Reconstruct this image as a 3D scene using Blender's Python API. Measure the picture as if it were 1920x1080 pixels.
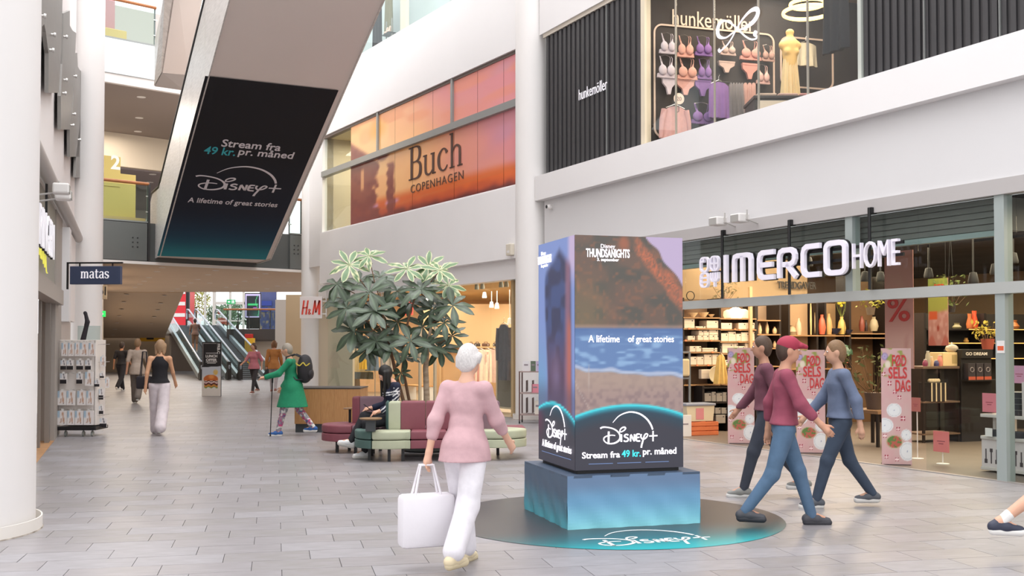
import bpy, bmesh, math, random
import numpy as np
from mathutils import Vector, Matrix
random.seed(7)
PI = math.pi
R = math.radians
for _o in list(bpy.data.objects):
    bpy.data.objects.remove(_o)
SC = bpy.context.scene
COL = SC.collection

# ------------------------------------------------------------------ camera, sky, light, exposure
F = 2000.0; CH = 1.545; PITCH = R(1.5)
SHY = (106.0 - F * math.tan(PITCH)) / F
cam_d = bpy.data.cameras.new('camera'); cam = bpy.data.objects.new('camera', cam_d); COL.objects.link(cam)
cam.location = (0, 0, CH); cam.rotation_euler = (PI / 2 + PITCH, 0, 0)
cam_d.sensor_width = 36; cam_d.lens = 36 * F / 1920; cam_d.shift_y = SHY * F / 1920
cam_d.clip_start = 0.05; cam_d.clip_end = 400
SC.camera = cam
SC.view_settings.view_transform = 'Standard'; SC.view_settings.look = 'None'
SC.view_settings.gamma = 1; SC.view_settings.exposure = 0.0; SC.view_settings.use_curve_mapping = False

wd = bpy.data.worlds.new('sky'); SC.world = wd; wd.use_nodes = True
bg = wd.node_tree.nodes['Background']; bg.inputs[0].default_value = (0.985, 0.985, 1.0, 1); bg.inputs[1].default_value = 1.8

def area(name, loc, size, power, col=(1, 1, 1), rot=(0, 0, 0), size_y=None, spread=PI):
    l = bpy.data.lights.new(name, 'AREA'); l.energy = power; l.color = col; l.size = size
    l.shape = 'RECTANGLE'; l.size_y = size_y or size; l.spread = spread
    o = bpy.data.objects.new(name, l); COL.objects.link(o); o.location = loc; o.rotation_euler = rot
    return o
# glazed roof over the atrium, beyond the top of the frame
area('atrium_skylight', (-2.5, 21.0, 19.0), 16, 6000, (1.0, 0.99, 1.0), size_y=34)

# ------------------------------------------------------------------ helpers
def lin(c):
    if isinstance(c, str):
        c = tuple(int(c[i:i + 2], 16) / 255 for i in (0, 2, 4))
    return tuple(x / 12.92 if x <= 0.04045 else ((x + 0.055) / 1.055) ** 2.4 for x in c)

MATS = {}
def mat(name, c, rough=0.6, metal=0.0, var=0.0, scale=8.0, bump=0.0, emit=0.0, spec=0.5, stretch=(1, 1, 1), c2=None, sheen=0.0, trans=0.0):
    if name in MATS: return MATS[name]
    m = bpy.data.materials.new(name); m.use_nodes = True; MATS[name] = m
    nt = m.node_tree; b = nt.nodes['Principled BSDF']
    col = lin(c) + (1,)
    b.inputs['Base Color'].default_value = col; b.inputs['Roughness'].default_value = rough
    b.inputs['Metallic'].default_value = metal; b.inputs['Specular IOR Level'].default_value = spec
    if trans: b.inputs['Transmission Weight'].default_value = trans
    if sheen: b.inputs['Sheen Weight'].default_value = sheen
    if emit:
        b.inputs['Emission Color'].default_value = col; b.inputs['Emission Strength'].default_value = emit
    if var or bump or c2:
        tc = nt.nodes.new('ShaderNodeTexCoord'); mp = nt.nodes.new('ShaderNodeMapping'); mp.inputs['Scale'].default_value = stretch
        no = nt.nodes.new('ShaderNodeTexNoise'); no.inputs['Scale'].default_value = scale; no.inputs['Detail'].default_value = 6
        nt.links.new(tc.outputs['Object'], mp.inputs[0]); nt.links.new(mp.outputs[0], no.inputs['Vector'])
        if var or c2:
            mx = nt.nodes.new('ShaderNodeMix'); mx.data_type = 'RGBA'
            if c2: a2 = lin(c2) + (1,)
            else: a2 = tuple(max(0, x * (1 - 2 * var)) for x in col[:3]) + (1,)
            mx.inputs['A'].default_value = col; mx.inputs['B'].default_value = a2
            rp = nt.nodes.new('ShaderNodeMapRange'); rp.inputs[1].default_value = 0.35; rp.inputs[2].default_value = 0.68
            nt.links.new(no.outputs['Fac'], rp.inputs[0]); nt.links.new(rp.outputs[0], mx.inputs['Factor'])
            nt.links.new(mx.outputs['Result'], b.inputs['Base Color'])
        if bump:
            bp = nt.nodes.new('ShaderNodeBump'); bp.inputs['Strength'].default_value = bump; bp.inputs['Distance'].default_value = 0.02
            nt.links.new(no.outputs['Fac'], bp.inputs['Height']); nt.links.new(bp.outputs[0], b.inputs['Normal'])
    return m

def glass_mat(name, tint=(0.93, 0.96, 0.95), refl=0.35, rough=0.02):
    if name in MATS: return MATS[name]
    m = bpy.data.materials.new(name); m.use_nodes = True; MATS[name] = m
    nt = m.node_tree; nt.nodes.remove(nt.nodes['Principled BSDF']); out = nt.nodes['Material Output']
    tr = nt.nodes.new('ShaderNodeBsdfTransparent'); tr.inputs[0].default_value = tint + (1,)
    gl = nt.nodes.new('ShaderNodeBsdfGlossy'); gl.inputs['Roughness'].default_value = rough; gl.inputs[0].default_value = (0.9, 0.95, 0.95, 1)
    fr = nt.nodes.new('ShaderNodeFresnel'); fr.inputs[0].default_value = 1.45
    mu = nt.nodes.new('ShaderNodeMath'); mu.operation = 'MULTIPLY'; mu.inputs[1].default_value = refl * 2
    ge = nt.nodes.new('ShaderNodeNewGeometry'); iv = nt.nodes.new('ShaderNodeMath'); iv.operation = 'SUBTRACT'; iv.inputs[0].default_value = 1.0
    m2 = nt.nodes.new('ShaderNodeMath'); m2.operation = 'MULTIPLY'; nt.links.new(ge.outputs['Backfacing'], iv.inputs[1])
    mx = nt.nodes.new('ShaderNodeMixShader')
    nt.links.new(fr.outputs[0], mu.inputs[0]); nt.links.new(mu.outputs[0], m2.inputs[0]); nt.links.new(iv.outputs[0], m2.inputs[1]); nt.links.new(m2.outputs[0], mx.inputs[0])
    nt.links.new(tr.outputs[0], mx.inputs[1]); nt.links.new(gl.outputs[0], mx.inputs[2]); nt.links.new(mx.outputs[0], out.inputs[0])
    return m

def print_mat(name, emit=0.0, rough=0.5):
    """colour printed on (or shown by) a surface, carried by the mesh's own colour attribute"""
    if name in MATS: return MATS[name]
    m = bpy.data.materials.new(name); m.use_nodes = True; MATS[name] = m
    nt = m.node_tree; b = nt.nodes['Principled BSDF']; at = nt.nodes.new('ShaderNodeAttribute'); at.attribute_name = 'Col'
    b.inputs['Roughness'].default_value = rough
    if emit:
        b.inputs['Base Color'].default_value = (0.01, 0.01, 0.01, 1)
        nt.links.new(at.outputs['Color'], b.inputs['Emission Color']); b.inputs['Emission Strength'].default_value = emit
    else:
        nt.links.new(at.outputs['Color'], b.inputs['Base Color'])
    return m

def ray(px, py):
    x = (px - 960) / F; y = (540 - py) / F + SHY
    c, s = math.cos(PITCH), math.sin(PITCH)
    return Vector((x, c - s * y, s + c * y))
def P(px, py, Y):
    r = ray(px, py); t = Y / r.y
    return Vector((r.x * t, Y, CH + r.z * t))
def G(px, py, z=0.0):
    r = ray(px, py); t = (z - CH) / r.z
    return Vector((r.x * t, r.y * t, z))

class Fr:
    """a vertical plane's frame: x along it, y into it, z up"""
    def __init__(s, ox, oy, deg, z=0.0):
        s.a = R(deg); s.o = Vector((ox, oy, z)); s.x = Vector((math.cos(s.a), math.sin(s.a), 0)); s.y = Vector((-math.sin(s.a), math.cos(s.a), 0))
        s.M = Matrix.Translation(s.o) @ Matrix.Rotation(s.a, 4, 'Z')
    def w(s, u, d, z=0.0): return s.o + s.x * u + s.y * d + Vector((0, 0, z))
    def hit(s, px, py, d=0.0):
        r = ray(px, py); c = Vector((0, 0, CH)); t = ((s.o + s.y * d) - c).dot(s.y) / r.dot(s.y)
        q = c + r * t - s.o
        return q.dot(s.x), q.z
    def U(s, px, d=0.0): return s.hit(px, 646, d)[0]
    def loc(s, v):
        q = Vector(v) - s.o; return q.dot(s.x), q.dot(s.y)
WF = Fr(0, 0, 0)

class MB:
    def __init__(s): s.v = []; s.f = []
    def add(s, vs, fs):
        n = len(s.v); s.v += [tuple(v) for v in vs]; s.f += [tuple(i + n for i in f) for f in fs]; return s
    def box(s, x0, y0, z0, x1, y1, z1):
        if x0 > x1: x0, x1 = x1, x0
        if y0 > y1: y0, y1 = y1, y0
        if z0 > z1: z0, z1 = z1, z0
        return s.add([(x0, y0, z0), (x1, y0, z0), (x1, y1, z0), (x0, y1, z0), (x0, y0, z1), (x1, y0, z1), (x1, y1, z1), (x0, y1, z1)],
                     [(0, 3, 2, 1), (4, 5, 6, 7), (0, 1, 5, 4), (1, 2, 6, 5), (2, 3, 7, 6), (3, 0, 4, 7)])
    def bbox(s, x0, y0, z0, x1, y1, z1, b=0.01, seg=2):
        bm = bmesh.new(); bmesh.ops.create_cube(bm, size=1)
        for v in bm.verts:
            v.co = Vector(((x0 + x1) / 2 + v.co.x * (x1 - x0), (y0 + y1) / 2 + v.co.y * (y1 - y0), (z0 + z1) / 2 + v.co.z * (z1 - z0)))
        bmesh.ops.bevel(bm, geom=bm.edges[:], offset=b, segments=seg, affect='EDGES', profile=0.5)
        bm.verts.index_update()
        s.add([v.co[:] for v in bm.verts], [tuple(v.index for v in f.verts) for f in bm.faces]); bm.free(); return s
    def prism(s, poly, h0, h1, ax='z'):
        """poly: 2-D points; ax z: (x,y) extruded in z; ax y: (x,z) extruded in y; ax x: (y,z) extruded in x"""
        n = len(poly)
        def q(p, h): return {'z': (p[0], p[1], h), 'y': (p[0], h, p[1]), 'x': (h, p[0], p[1])}[ax]
        vs = [q(p, h0) for p in poly] + [q(p, h1) for p in poly]
        return s.add(vs, [tuple(range(n))[::-1], tuple(range(n, 2 * n))] + [(i, (i + 1) % n, n + (i + 1) % n, n + i) for i in range(n)])
    def tube(s, pts, r, n=8, cap=True):
        pts = [Vector(p) for p in pts]; m = len(pts)
        rs = r if isinstance(r, (list, tuple)) else [r] * m
        t0 = (pts[1] - pts[0]).normalized(); up = Vector((0, 0, 1)) if abs(t0.z) < 0.9 else Vector((1, 0, 0))
        a = t0.cross(up).normalized(); vs = []
        for i, p in enumerate(pts):
            t = ((pts[min(i + 1, m - 1)] - pts[i]).normalized() + (pts[i] - pts[max(i - 1, 0)]).normalized())
            t = t.normalized() if t.length > 1e-6 else t0
            a = (a - t * a.dot(t)); a = a.normalized() if a.length > 1e-6 else t.orthogonal().normalized(); b = t.cross(a)
            for k in range(n):
                an = 2 * PI * k / n; vs.append(p + (a * math.cos(an) + b * math.sin(an)) * rs[i])
        fs = [(i * n + k, i * n + (k + 1) % n, (i + 1) * n + (k + 1) % n, (i + 1) * n + k) for i in range(m - 1) for k in range(n)]
        if cap: fs += [tuple(range(n))[::-1], tuple((m - 1) * n + k for k in range(n))]
        return s.add(vs, fs)
    def lathe(s, prof, n=24, c=(0, 0, 0), ax='z', sy=1.0):
        vs = []
        for r_, z in prof:
            for k in range(n):
                an = 2 * PI * k / n; x, y = r_ * math.cos(an), r_ * math.sin(an) * sy
                vs.append((c[0] + x, c[1] + y, c[2] + z) if ax == 'z' else ((c[0] + x, c[1] + z, c[2] + y) if ax == 'y' else (c[0] + z, c[1] + x, c[2] + y)))
        m = len(prof)
        fs = [(i * n + k, i * n + (k + 1) % n, (i + 1) * n + (k + 1) % n, (i + 1) * n + k) for i in range(m - 1) for k in range(n)]
        if prof[0][0] > 1e-5: fs.append(tuple(range(n))[::-1])
        if prof[-1][0] > 1e-5: fs.append(tuple((m - 1) * n + k for k in range(n)))
        return s.add(vs, fs)
    def ell(s, c, r, n=12, m=8):
        prof = [(math.sin(PI * i / m), -math.cos(PI * i / m)) for i in range(m + 1)]
        vs = [(c[0] + r[0] * p * math.cos(2 * PI * k / n), c[1] + r[1] * p * math.sin(2 * PI * k / n), c[2] + r[2] * q) for p, q in prof for k in range(n)]
        return s.add(vs, [(i * n + k, i * n + (k + 1) % n, (i + 1) * n + (k + 1) % n, (i + 1) * n + k) for i in range(m) for k in range(n)])
    def stroke(s, pts, w, y=0.0, th=0.01, closed=False, cap=True):
        """a pen stroke in the x-z plane with its own width along the way, th thick"""
        n = len(pts); ws = w if isinstance(w, (list, tuple)) else [w] * n
        L, Rr = [], []
        for i, p in enumerate(pts):
            if closed: a, b = pts[(i - 1) % n], pts[(i + 1) % n]
            else: a, b = pts[max(i - 1, 0)], pts[min(i + 1, n - 1)]
            d1 = (p[0] - a[0], p[1] - a[1]); d2 = (b[0] - p[0], b[1] - p[1])
            l1 = math.hypot(*d1) or 1; l2 = math.hypot(*d2) or 1
            tx, tz = d1[0] / l1 * (a is not p) + d2[0] / l2 * (b is not p), d1[1] / l1 * (a is not p) + d2[1] / l2 * (b is not p)
            l = math.hypot(tx, tz) or 1; tx, tz = tx / l, tz / l
            cosv = max(0.5, (tx * d2[0] / l2 + tz * d2[1] / l2) if b is not p else 1)
            h = ws[i] / 2 / cosv
            L.append((p[0] - tz * h, p[1] + tx * h)); Rr.append((p[0] + tz * h, p[1] - tx * h))
        vs = [(x, y, z) for x, z in L] + [(x, y, z) for x, z in Rr] + [(x, y + th, z) for x, z in L] + [(x, y + th, z) for x, z in Rr]
        fs = []
        for i in range(n if closed else n - 1):
            j = (i + 1) % n
            fs += [(i, j, n + j, n + i), (2 * n + i, 3 * n + i, 3 * n + j, 2 * n + j), (i, 2 * n + i, 2 * n + j, j), (n + i, n + j, 3 * n + j, 3 * n + i)]
        if not closed: fs += [(0, n, 3 * n, 2 * n), (n - 1, 3 * n - 1, 4 * n - 1, 2 * n - 1)]
        return s.add(vs, fs)
    def mesh(s, name, smooth=False):
        me = bpy.data.meshes.new(name); me.from_pydata(s.v, [], s.f); me.update()
        bm = bmesh.new(); bm.from_mesh(me); bmesh.ops.recalc_face_normals(bm, faces=bm.faces); bm.to_mesh(me); bm.free()
        if smooth: smooth_mesh(me)
        return me
def smooth_mesh(me, ang=40):
    me.polygons.foreach_set('use_smooth', [True] * len(me.polygons))
    try: me.set_sharp_from_angle(angle=R(ang))
    except Exception: pass

def ob(name, me, m, parent=None, fr=None, loc=None, rz=0.0, smooth=False, kind=None):
    """one mesh object: child of a thing, or top-level in a frame"""
    if isinstance(me, MB): me = me.mesh(name, smooth)
    if m is not None and len(me.materials) == 0: me.materials.append(m)
    o = bpy.data.objects.new(name, me); COL.objects.link(o)
    if parent is not None: o.parent = parent
    if fr is not None and parent is None:
        l = loc or (0, 0, 0); o.location = fr.w(*l); o.rotation_euler = (0, 0, fr.a + rz)
    elif loc is not None:
        o.location = loc; o.rotation_euler = (0, 0, rz)
    if kind: o['kind'] = kind
    return o
def tag(o, label, cat, group=None):
    o['label'] = label; o['category'] = cat
    if group: o['group'] = group
    return o
def thing(name, label, cat, fr=WF, loc=(0, 0, 0), rz=0.0, group=None):
    o = bpy.data.objects.new(name, None); COL.objects.link(o); o.empty_display_size = 0.1
    o.location = fr.w(*loc); o.rotation_euler = (0, 0, fr.a + rz)
    return tag(o, label, cat, group)
def struct(name, me, m, fr=WF, loc=None, smooth=False):
    return ob(name, me, m, fr=fr, loc=loc or (0, 0, 0), smooth=smooth, kind='structure')
def copy_tree(o, parent=None):
    c = o.copy(); COL.objects.link(c)
    if parent is not None: c.parent = parent
    for ch in [x for x in bpy.data.objects if x.parent == o]: copy_tree(ch, c)
    return c

def text_mesh(s, w=None, h=None, offset=0.0, th=0.004, align='c', shear=0.0, space=1.0):
    cu = bpy.data.curves.new('t', 'FONT'); cu.body = s; cu.offset = offset; cu.shear = shear; cu.space_character = space
    cu.resolution_u = 3
    o = bpy.data.objects.new('t', cu); COL.objects.link(o)
    bpy.context.view_layer.update()
    dg = bpy.context.evaluated_depsgraph_get(); me = bpy.data.meshes.new_from_object(o.evaluated_get(dg))
    bpy.data.objects.remove(o); bpy.data.curves.remove(cu)
    vs = np.array([v.co[:] for v in me.vertices]); x0, y0 = vs[:, 0].min(), vs[:, 1].min(); x1, y1 = vs[:, 0].max(), vs[:, 1].max()
    sx = (w / (x1 - x0)) if w else None; sy = (h / (y1 - y0)) if h else None
    sx = sx or sy; sy = sy or sx
    me2 = MB(); ox = {'c': -(x0 + x1) / 2, 'l': -x0, 'r': -x1}[align]
    pts = [((v[0] + ox) * sx, 0.0, (v[1] - (y0 + y1) / 2) * sy) for v in vs]
    n = len(pts); fs = [tuple(p.vertices) for p in me.polygons]
    # front + back + rim
    cnt = {}
    for f in fs:
        for i in range(len(f)):
            a, b = f[i], f[(i + 1) % len(f)]; cnt[(a, b)] = cnt.get((a, b), 0) + 1
    rim = [(a, b) for (a, b) in cnt if (b, a) not in cnt]
    vs2 = pts + [(p[0], th, p[2]) for p in pts]
    me2.add(vs2, fs + [tuple(i + n for i in f[::-1]) for f in fs] + [(a, b, b + n, a + n) for a, b in rim])
    bpy.data.meshes.remove(me)
    return me2
def text(name, s, m, parent, x, y, z, w=None, h=None, rz=0.0, **k):
    return ob(name, text_mesh(s, w, h, **k), m, parent=parent, loc=(x, y, z), rz=rz)

def grid_print(name, w, h, nx, nz, fn, m, parent, loc, rz=0.0, y=0.0, map3=None):
    """a flat printed face w x h (x-z plane, origin bottom centre); fn(u, v) numpy arrays 0..1, v up -> (n,3) sRGB"""
    us = np.linspace(0, 1, nx + 1); vs = np.linspace(0, 1, nz + 1); U, V = np.meshgrid(us, vs)
    U = U.ravel(); V = V.ravel()
    co = [map3(u, v) for u, v in zip(U, V)] if map3 else [((u - 0.5) * w, y, v * h) for u, v in zip(U, V)]
    fs = [(j * (nx + 1) + i, j * (nx + 1) + i + 1, (j + 1) * (nx + 1) + i + 1, (j + 1) * (nx + 1) + i) for j in range(nz) for i in range(nx)]
    me = bpy.data.meshes.new(name); me.from_pydata(co, [], fs)
    c = np.clip(fn(U, V), 0, 1); c = np.where(c <= 0.04045, c / 12.92, ((c + 0.055) / 1.055) ** 2.4)
    at = me.color_attributes.new('Col', 'FLOAT_COLOR', 'POINT')
    at.data.foreach_set('color', np.hstack([c, np.ones((len(c), 1))]).astype(np.float32).ravel())
    me.update()
    return ob(name, me, m, parent=parent, loc=loc, rz=rz)
def hexa(s): return np.array([int(s[i:i + 2], 16) / 255 for i in (0, 2, 4)])
def noise2(U, V, sx, sz, seed=0):
    rs = np.random.RandomState(seed); g = rs.rand(64, 64); x = U * sx; z = V * sz
    xi = np.floor(x).astype(int); zi = np.floor(z).astype(int); fx = x - xi; fz = z - zi; fx = fx * fx * (3 - 2 * fx); fz = fz * fz * (3 - 2 * fz)
    a = g[xi % 64, zi % 64]; b = g[(xi + 1) % 64, zi % 64]; c = g[xi % 64, (zi + 1) % 64]; d = g[(xi + 1) % 64, (zi + 1) % 64]
    return (a * (1 - fx) + b * fx) * (1 - fz) + (c * (1 - fx) + d * fx) * fz
def mixc(a, b, t): return a * (1 - t[:, None]) + b * t[:, None]
def sst(a, b, x): t = np.clip((x - a) / (b - a), 0, 1); return t * t * (3 - 2 * t)
def flat(U, c): return np.repeat(hexa(c)[None, :], len(U), 0)

# ------------------------------------------------------------------ frames of the place
FR = Fr(0.755, 21.6, -63.43)        # home shop facade, u grows towards the camera
FB = Fr(-5.64, 31.7, -58.8)         # facade with the sunset print
FL = Fr(-7.49, 17.56, 109.7)        # facade on the other side
E0 = G(183, 490, 3.85)
FE = Fr(E0.x, E0.y, 42.0)           # edge of the bridge slabs
FT = Fr(0, 0, 12.5)                 # floor tile grid
FD = Fr(0.872, 9.67, 16.4)          # LED column
FW = Fr(2.33, 18.5, 16.5)           # side wall inside the lingerie shop
FS = Fr(P(1278, 646, 19.0).x, 19.0, 20.0)   # shelf wall inside the home shop

# ------------------------------------------------------------------ shared materials
WHITE = mat('white_paint', 'e8e6e6', 0.65, var=0.015, scale=0.6)
OFFW = mat('column_paint', 'e9e6e4', 0.5, var=0.012, scale=0.8)
GREYP = mat('grey_fascia_paint', 'f0eeee', 0.6, var=0.015, scale=0.7)
STEEL = mat('brushed_steel', 'aaa6a2', 0.35, 0.7, var=0.05, scale=6, stretch=(1, 1, 14))
DKMETAL = mat('dark_metal', '2b2a2b', 0.45, 0.4)
BLACK = mat('black_plastic', '161517', 0.5)
ALU = mat('grey_window_metal', '8d8f8d', 0.45, 0.3)
GLASS = glass_mat('shop_glass')
GLASS2 = glass_mat('green_edge_glass', (0.82, 0.9, 0.87), 0.4)
CREAM = mat('cream_wall', 'd8cdb8', 0.7, var=0.02, scale=1)
WOODH = mat('wooden_handrail', 'a9683a', 0.45, var=0.1, scale=5, stretch=(1, 1, 1))
OAK = mat('oak_veneer', 'b98a58', 0.5, c2='a87646', scale=9, stretch=(9, 1, 0.6))
LAMP = mat('lamp_glow', 'ffe9c8', 0.5, emit=6.0)
LAMPW = mat('cool_lamp_glow', 'fff6e8', 0.5, emit=5.0)
WPLAST = mat('white_plastic', 'e2dfdc', 0.45)
LETTER = mat('white_lettering', 'f3f0f6', 0.5, emit=0.35)
# ------------------------------------------------------------------ smooth bodies from blended limbs
def snet(prims, h, k=0.03, zc=None):
    """prims: ('c', a, b, ra, rb[, sx, sy]) tapered limb, ('e', c, (rx,ry,rz)) ellipsoid -> welded surface mesh (verts, quads)"""
    lo = np.array([1e9] * 3); hi = -lo
    bb = []
    for p in prims:
        if p[0] == 'c':
            a, b = np.array(p[1]), np.array(p[2]); r = max(p[3], p[4]); l = np.minimum(a, b) - r; u = np.maximum(a, b) + r
        else:
            c = np.array(p[1]); r = np.array(p[2]); l = c - r; u = c + r
        bb.append((l, u)); lo = np.minimum(lo, l); hi = np.maximum(hi, u)
    lo = lo - 3 * h; n = np.ceil((hi + 3 * h - lo) / h).astype(int) + 1
    f = np.full(tuple(n), 1.0, np.float32)
    ax = [lo[i] + h * np.arange(n[i]) for i in range(3)]
    for p, (l, u) in zip(prims, bb):
        kk = min(k, 0.7 * min(p[3], p[4])) if p[0] == 'c' else k
        m = kk + 2.5 * h
        i0 = np.maximum(((l - m - lo) / h).astype(int), 0); i1 = np.minimum(((u + m - lo) / h).astype(int) + 2, n)
        X = ax[0][i0[0]:i1[0], None, None]; Y = ax[1][None, i0[1]:i1[1], None]; Z = ax[2][None, None, i0[2]:i1[2]]
        if p[0] == 'c':
            a, b = np.array(p[1], float), np.array(p[2], float); s = p[5] if len(p) > 5 else 1.0
            ba = b - a; L = max(ba.dot(ba), 1e-9)
            t = np.clip(((X - a[0]) * ba[0] + (Y - a[1]) * ba[1] + (Z - a[2]) * ba[2]) / L, 0, 1)
            dx = X - a[0] - t * ba[0]; dy = (Y - a[1] - t * ba[1]) / s; dz = Z - a[2] - t * ba[2]
            d = np.sqrt(dx * dx + dy * dy + dz * dz) - (p[3] + (p[4] - p[3]) * t)
            if s < 1: d = d * s
        else:
            c = p[1]; r = p[2]
            q0 = np.sqrt(((X - c[0]) / r[0]) ** 2 + ((Y - c[1]) / r[1]) ** 2 + ((Z - c[2]) / r[2]) ** 2)
            q1 = np.sqrt(((X - c[0]) / r[0] ** 2) ** 2 + ((Y - c[1]) / r[1] ** 2) ** 2 + ((Z - c[2]) / r[2] ** 2) ** 2) + 1e-9
            d = q0 * (q0 - 1) / q1
        g = f[i0[0]:i1[0], i0[1]:i1[1], i0[2]:i1[2]]
        hh = np.clip(0.5 + 0.5 * (d - g) / kk, 0, 1)
        f[i0[0]:i1[0], i0[1]:i1[1], i0[2]:i1[2]] = d * (1 - hh) + g * hh - kk * hh * (1 - hh)
    if zc is not None: f = np.maximum(f, (zc - ax[2])[None, None, :].astype(np.float32))
    ins = f < 0
    c = [(i, j, l) for i in (0, 1) for j in (0, 1) for l in (0, 1)]
    sh = tuple(n - 1)
    def cor(o): return (slice(o[0], o[0] + sh[0]), slice(o[1], o[1] + sh[1]), slice(o[2], o[2] + sh[2]))
    cnt = np.zeros(sh, np.int8)
    for o in c: cnt += ins[cor(o)]
    act = np.argwhere((cnt > 0) & (cnt < 8))
    idx = np.full(sh, -1, np.int64); idx[act[:, 0], act[:, 1], act[:, 2]] = np.arange(len(act))
    acc = np.zeros((len(act), 3)); w = np.zeros(len(act))
    for a in c:
        for ax_ in range(3):
            if a[ax_] == 1: continue
            b = list(a); b[ax_] = 1
            fa = f[act[:, 0] + a[0], act[:, 1] + a[1], act[:, 2] + a[2]]; fb = f[act[:, 0] + b[0], act[:, 1] + b[1], act[:, 2] + b[2]]
            msk = (fa < 0) != (fb < 0); t = np.where(msk, fa / np.where(msk, fa - fb, 1), 0)
            pos = np.array(a, float)[None, :].repeat(len(act), 0); pos[:, ax_] += t
            acc += pos * msk[:, None]; w += msk
    verts = lo + h * (act + acc / w[:, None])
    faces = []
    for ax_ in range(3):
        o1, o2 = (ax_ + 1) % 3, (ax_ + 2) % 3
        A = [slice(0, -1) if i == ax_ else slice(1, -1) for i in range(3)]; Bs = [slice(1, None) if i == ax_ else slice(1, -1) for i in range(3)]
        ia, ib = ins[tuple(A)], ins[tuple(Bs)]
        for flip, msk in ((0, ia & ~ib), (1, ~ia & ib)):
            e = np.argwhere(msk)
            if not len(e): continue
            off = np.ones(3, int); off[ax_] = 0; e = e + off
            def ci(d1, d2):
                q = e.copy(); q[:, o1] -= d1; q[:, o2] -= d2; return idx[q[:, 0], q[:, 1], q[:, 2]]
            qd = np.stack([ci(1, 1), ci(0, 1), ci(0, 0), ci(1, 0)], 1)
            faces.append(qd[:, ::-1] if flip else qd)
    return verts, np.vstack(faces)
def body_mesh(name, prims, h, k=0.03, paint=None, zc=None):
    v, q = snet(prims, h, k, zc)
    me = bpy.data.meshes.new(name); me.from_pydata(v.tolist(), [], q.tolist()); me.update()
    me.polygons.foreach_set('use_smooth', [True] * len(me.polygons))
    if paint is not None:
        c = paint(v); c = np.where(c <= 0.04045, c / 12.92, ((c + 0.055) / 1.055) ** 2.4)
        at = me.color_attributes.new('Col', 'FLOAT_COLOR', 'POINT')
        at.data.foreach_set('color', np.hstack([c, np.ones((len(c), 1))]).astype(np.float32).ravel())
    return me

SKIN = mat('skin', 'd8a88c', 0.55, var=0.03, scale=10)
def rotx(v, a): c, s = math.cos(a), math.sin(a); return Vector((v[0], v[1] * c - v[2] * s, v[1] * s + v[2] * c))
def roty(v, a): c, s = math.cos(a), math.sin(a); return Vector((v[0] * c + v[2] * s, v[1], -v[0] * s + v[2] * c))
def rotz(v, a): c, s = math.cos(a), math.sin(a); return Vector((v[0] * c - v[1] * s, v[0] * s + v[1] * c, v[2]))

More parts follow.
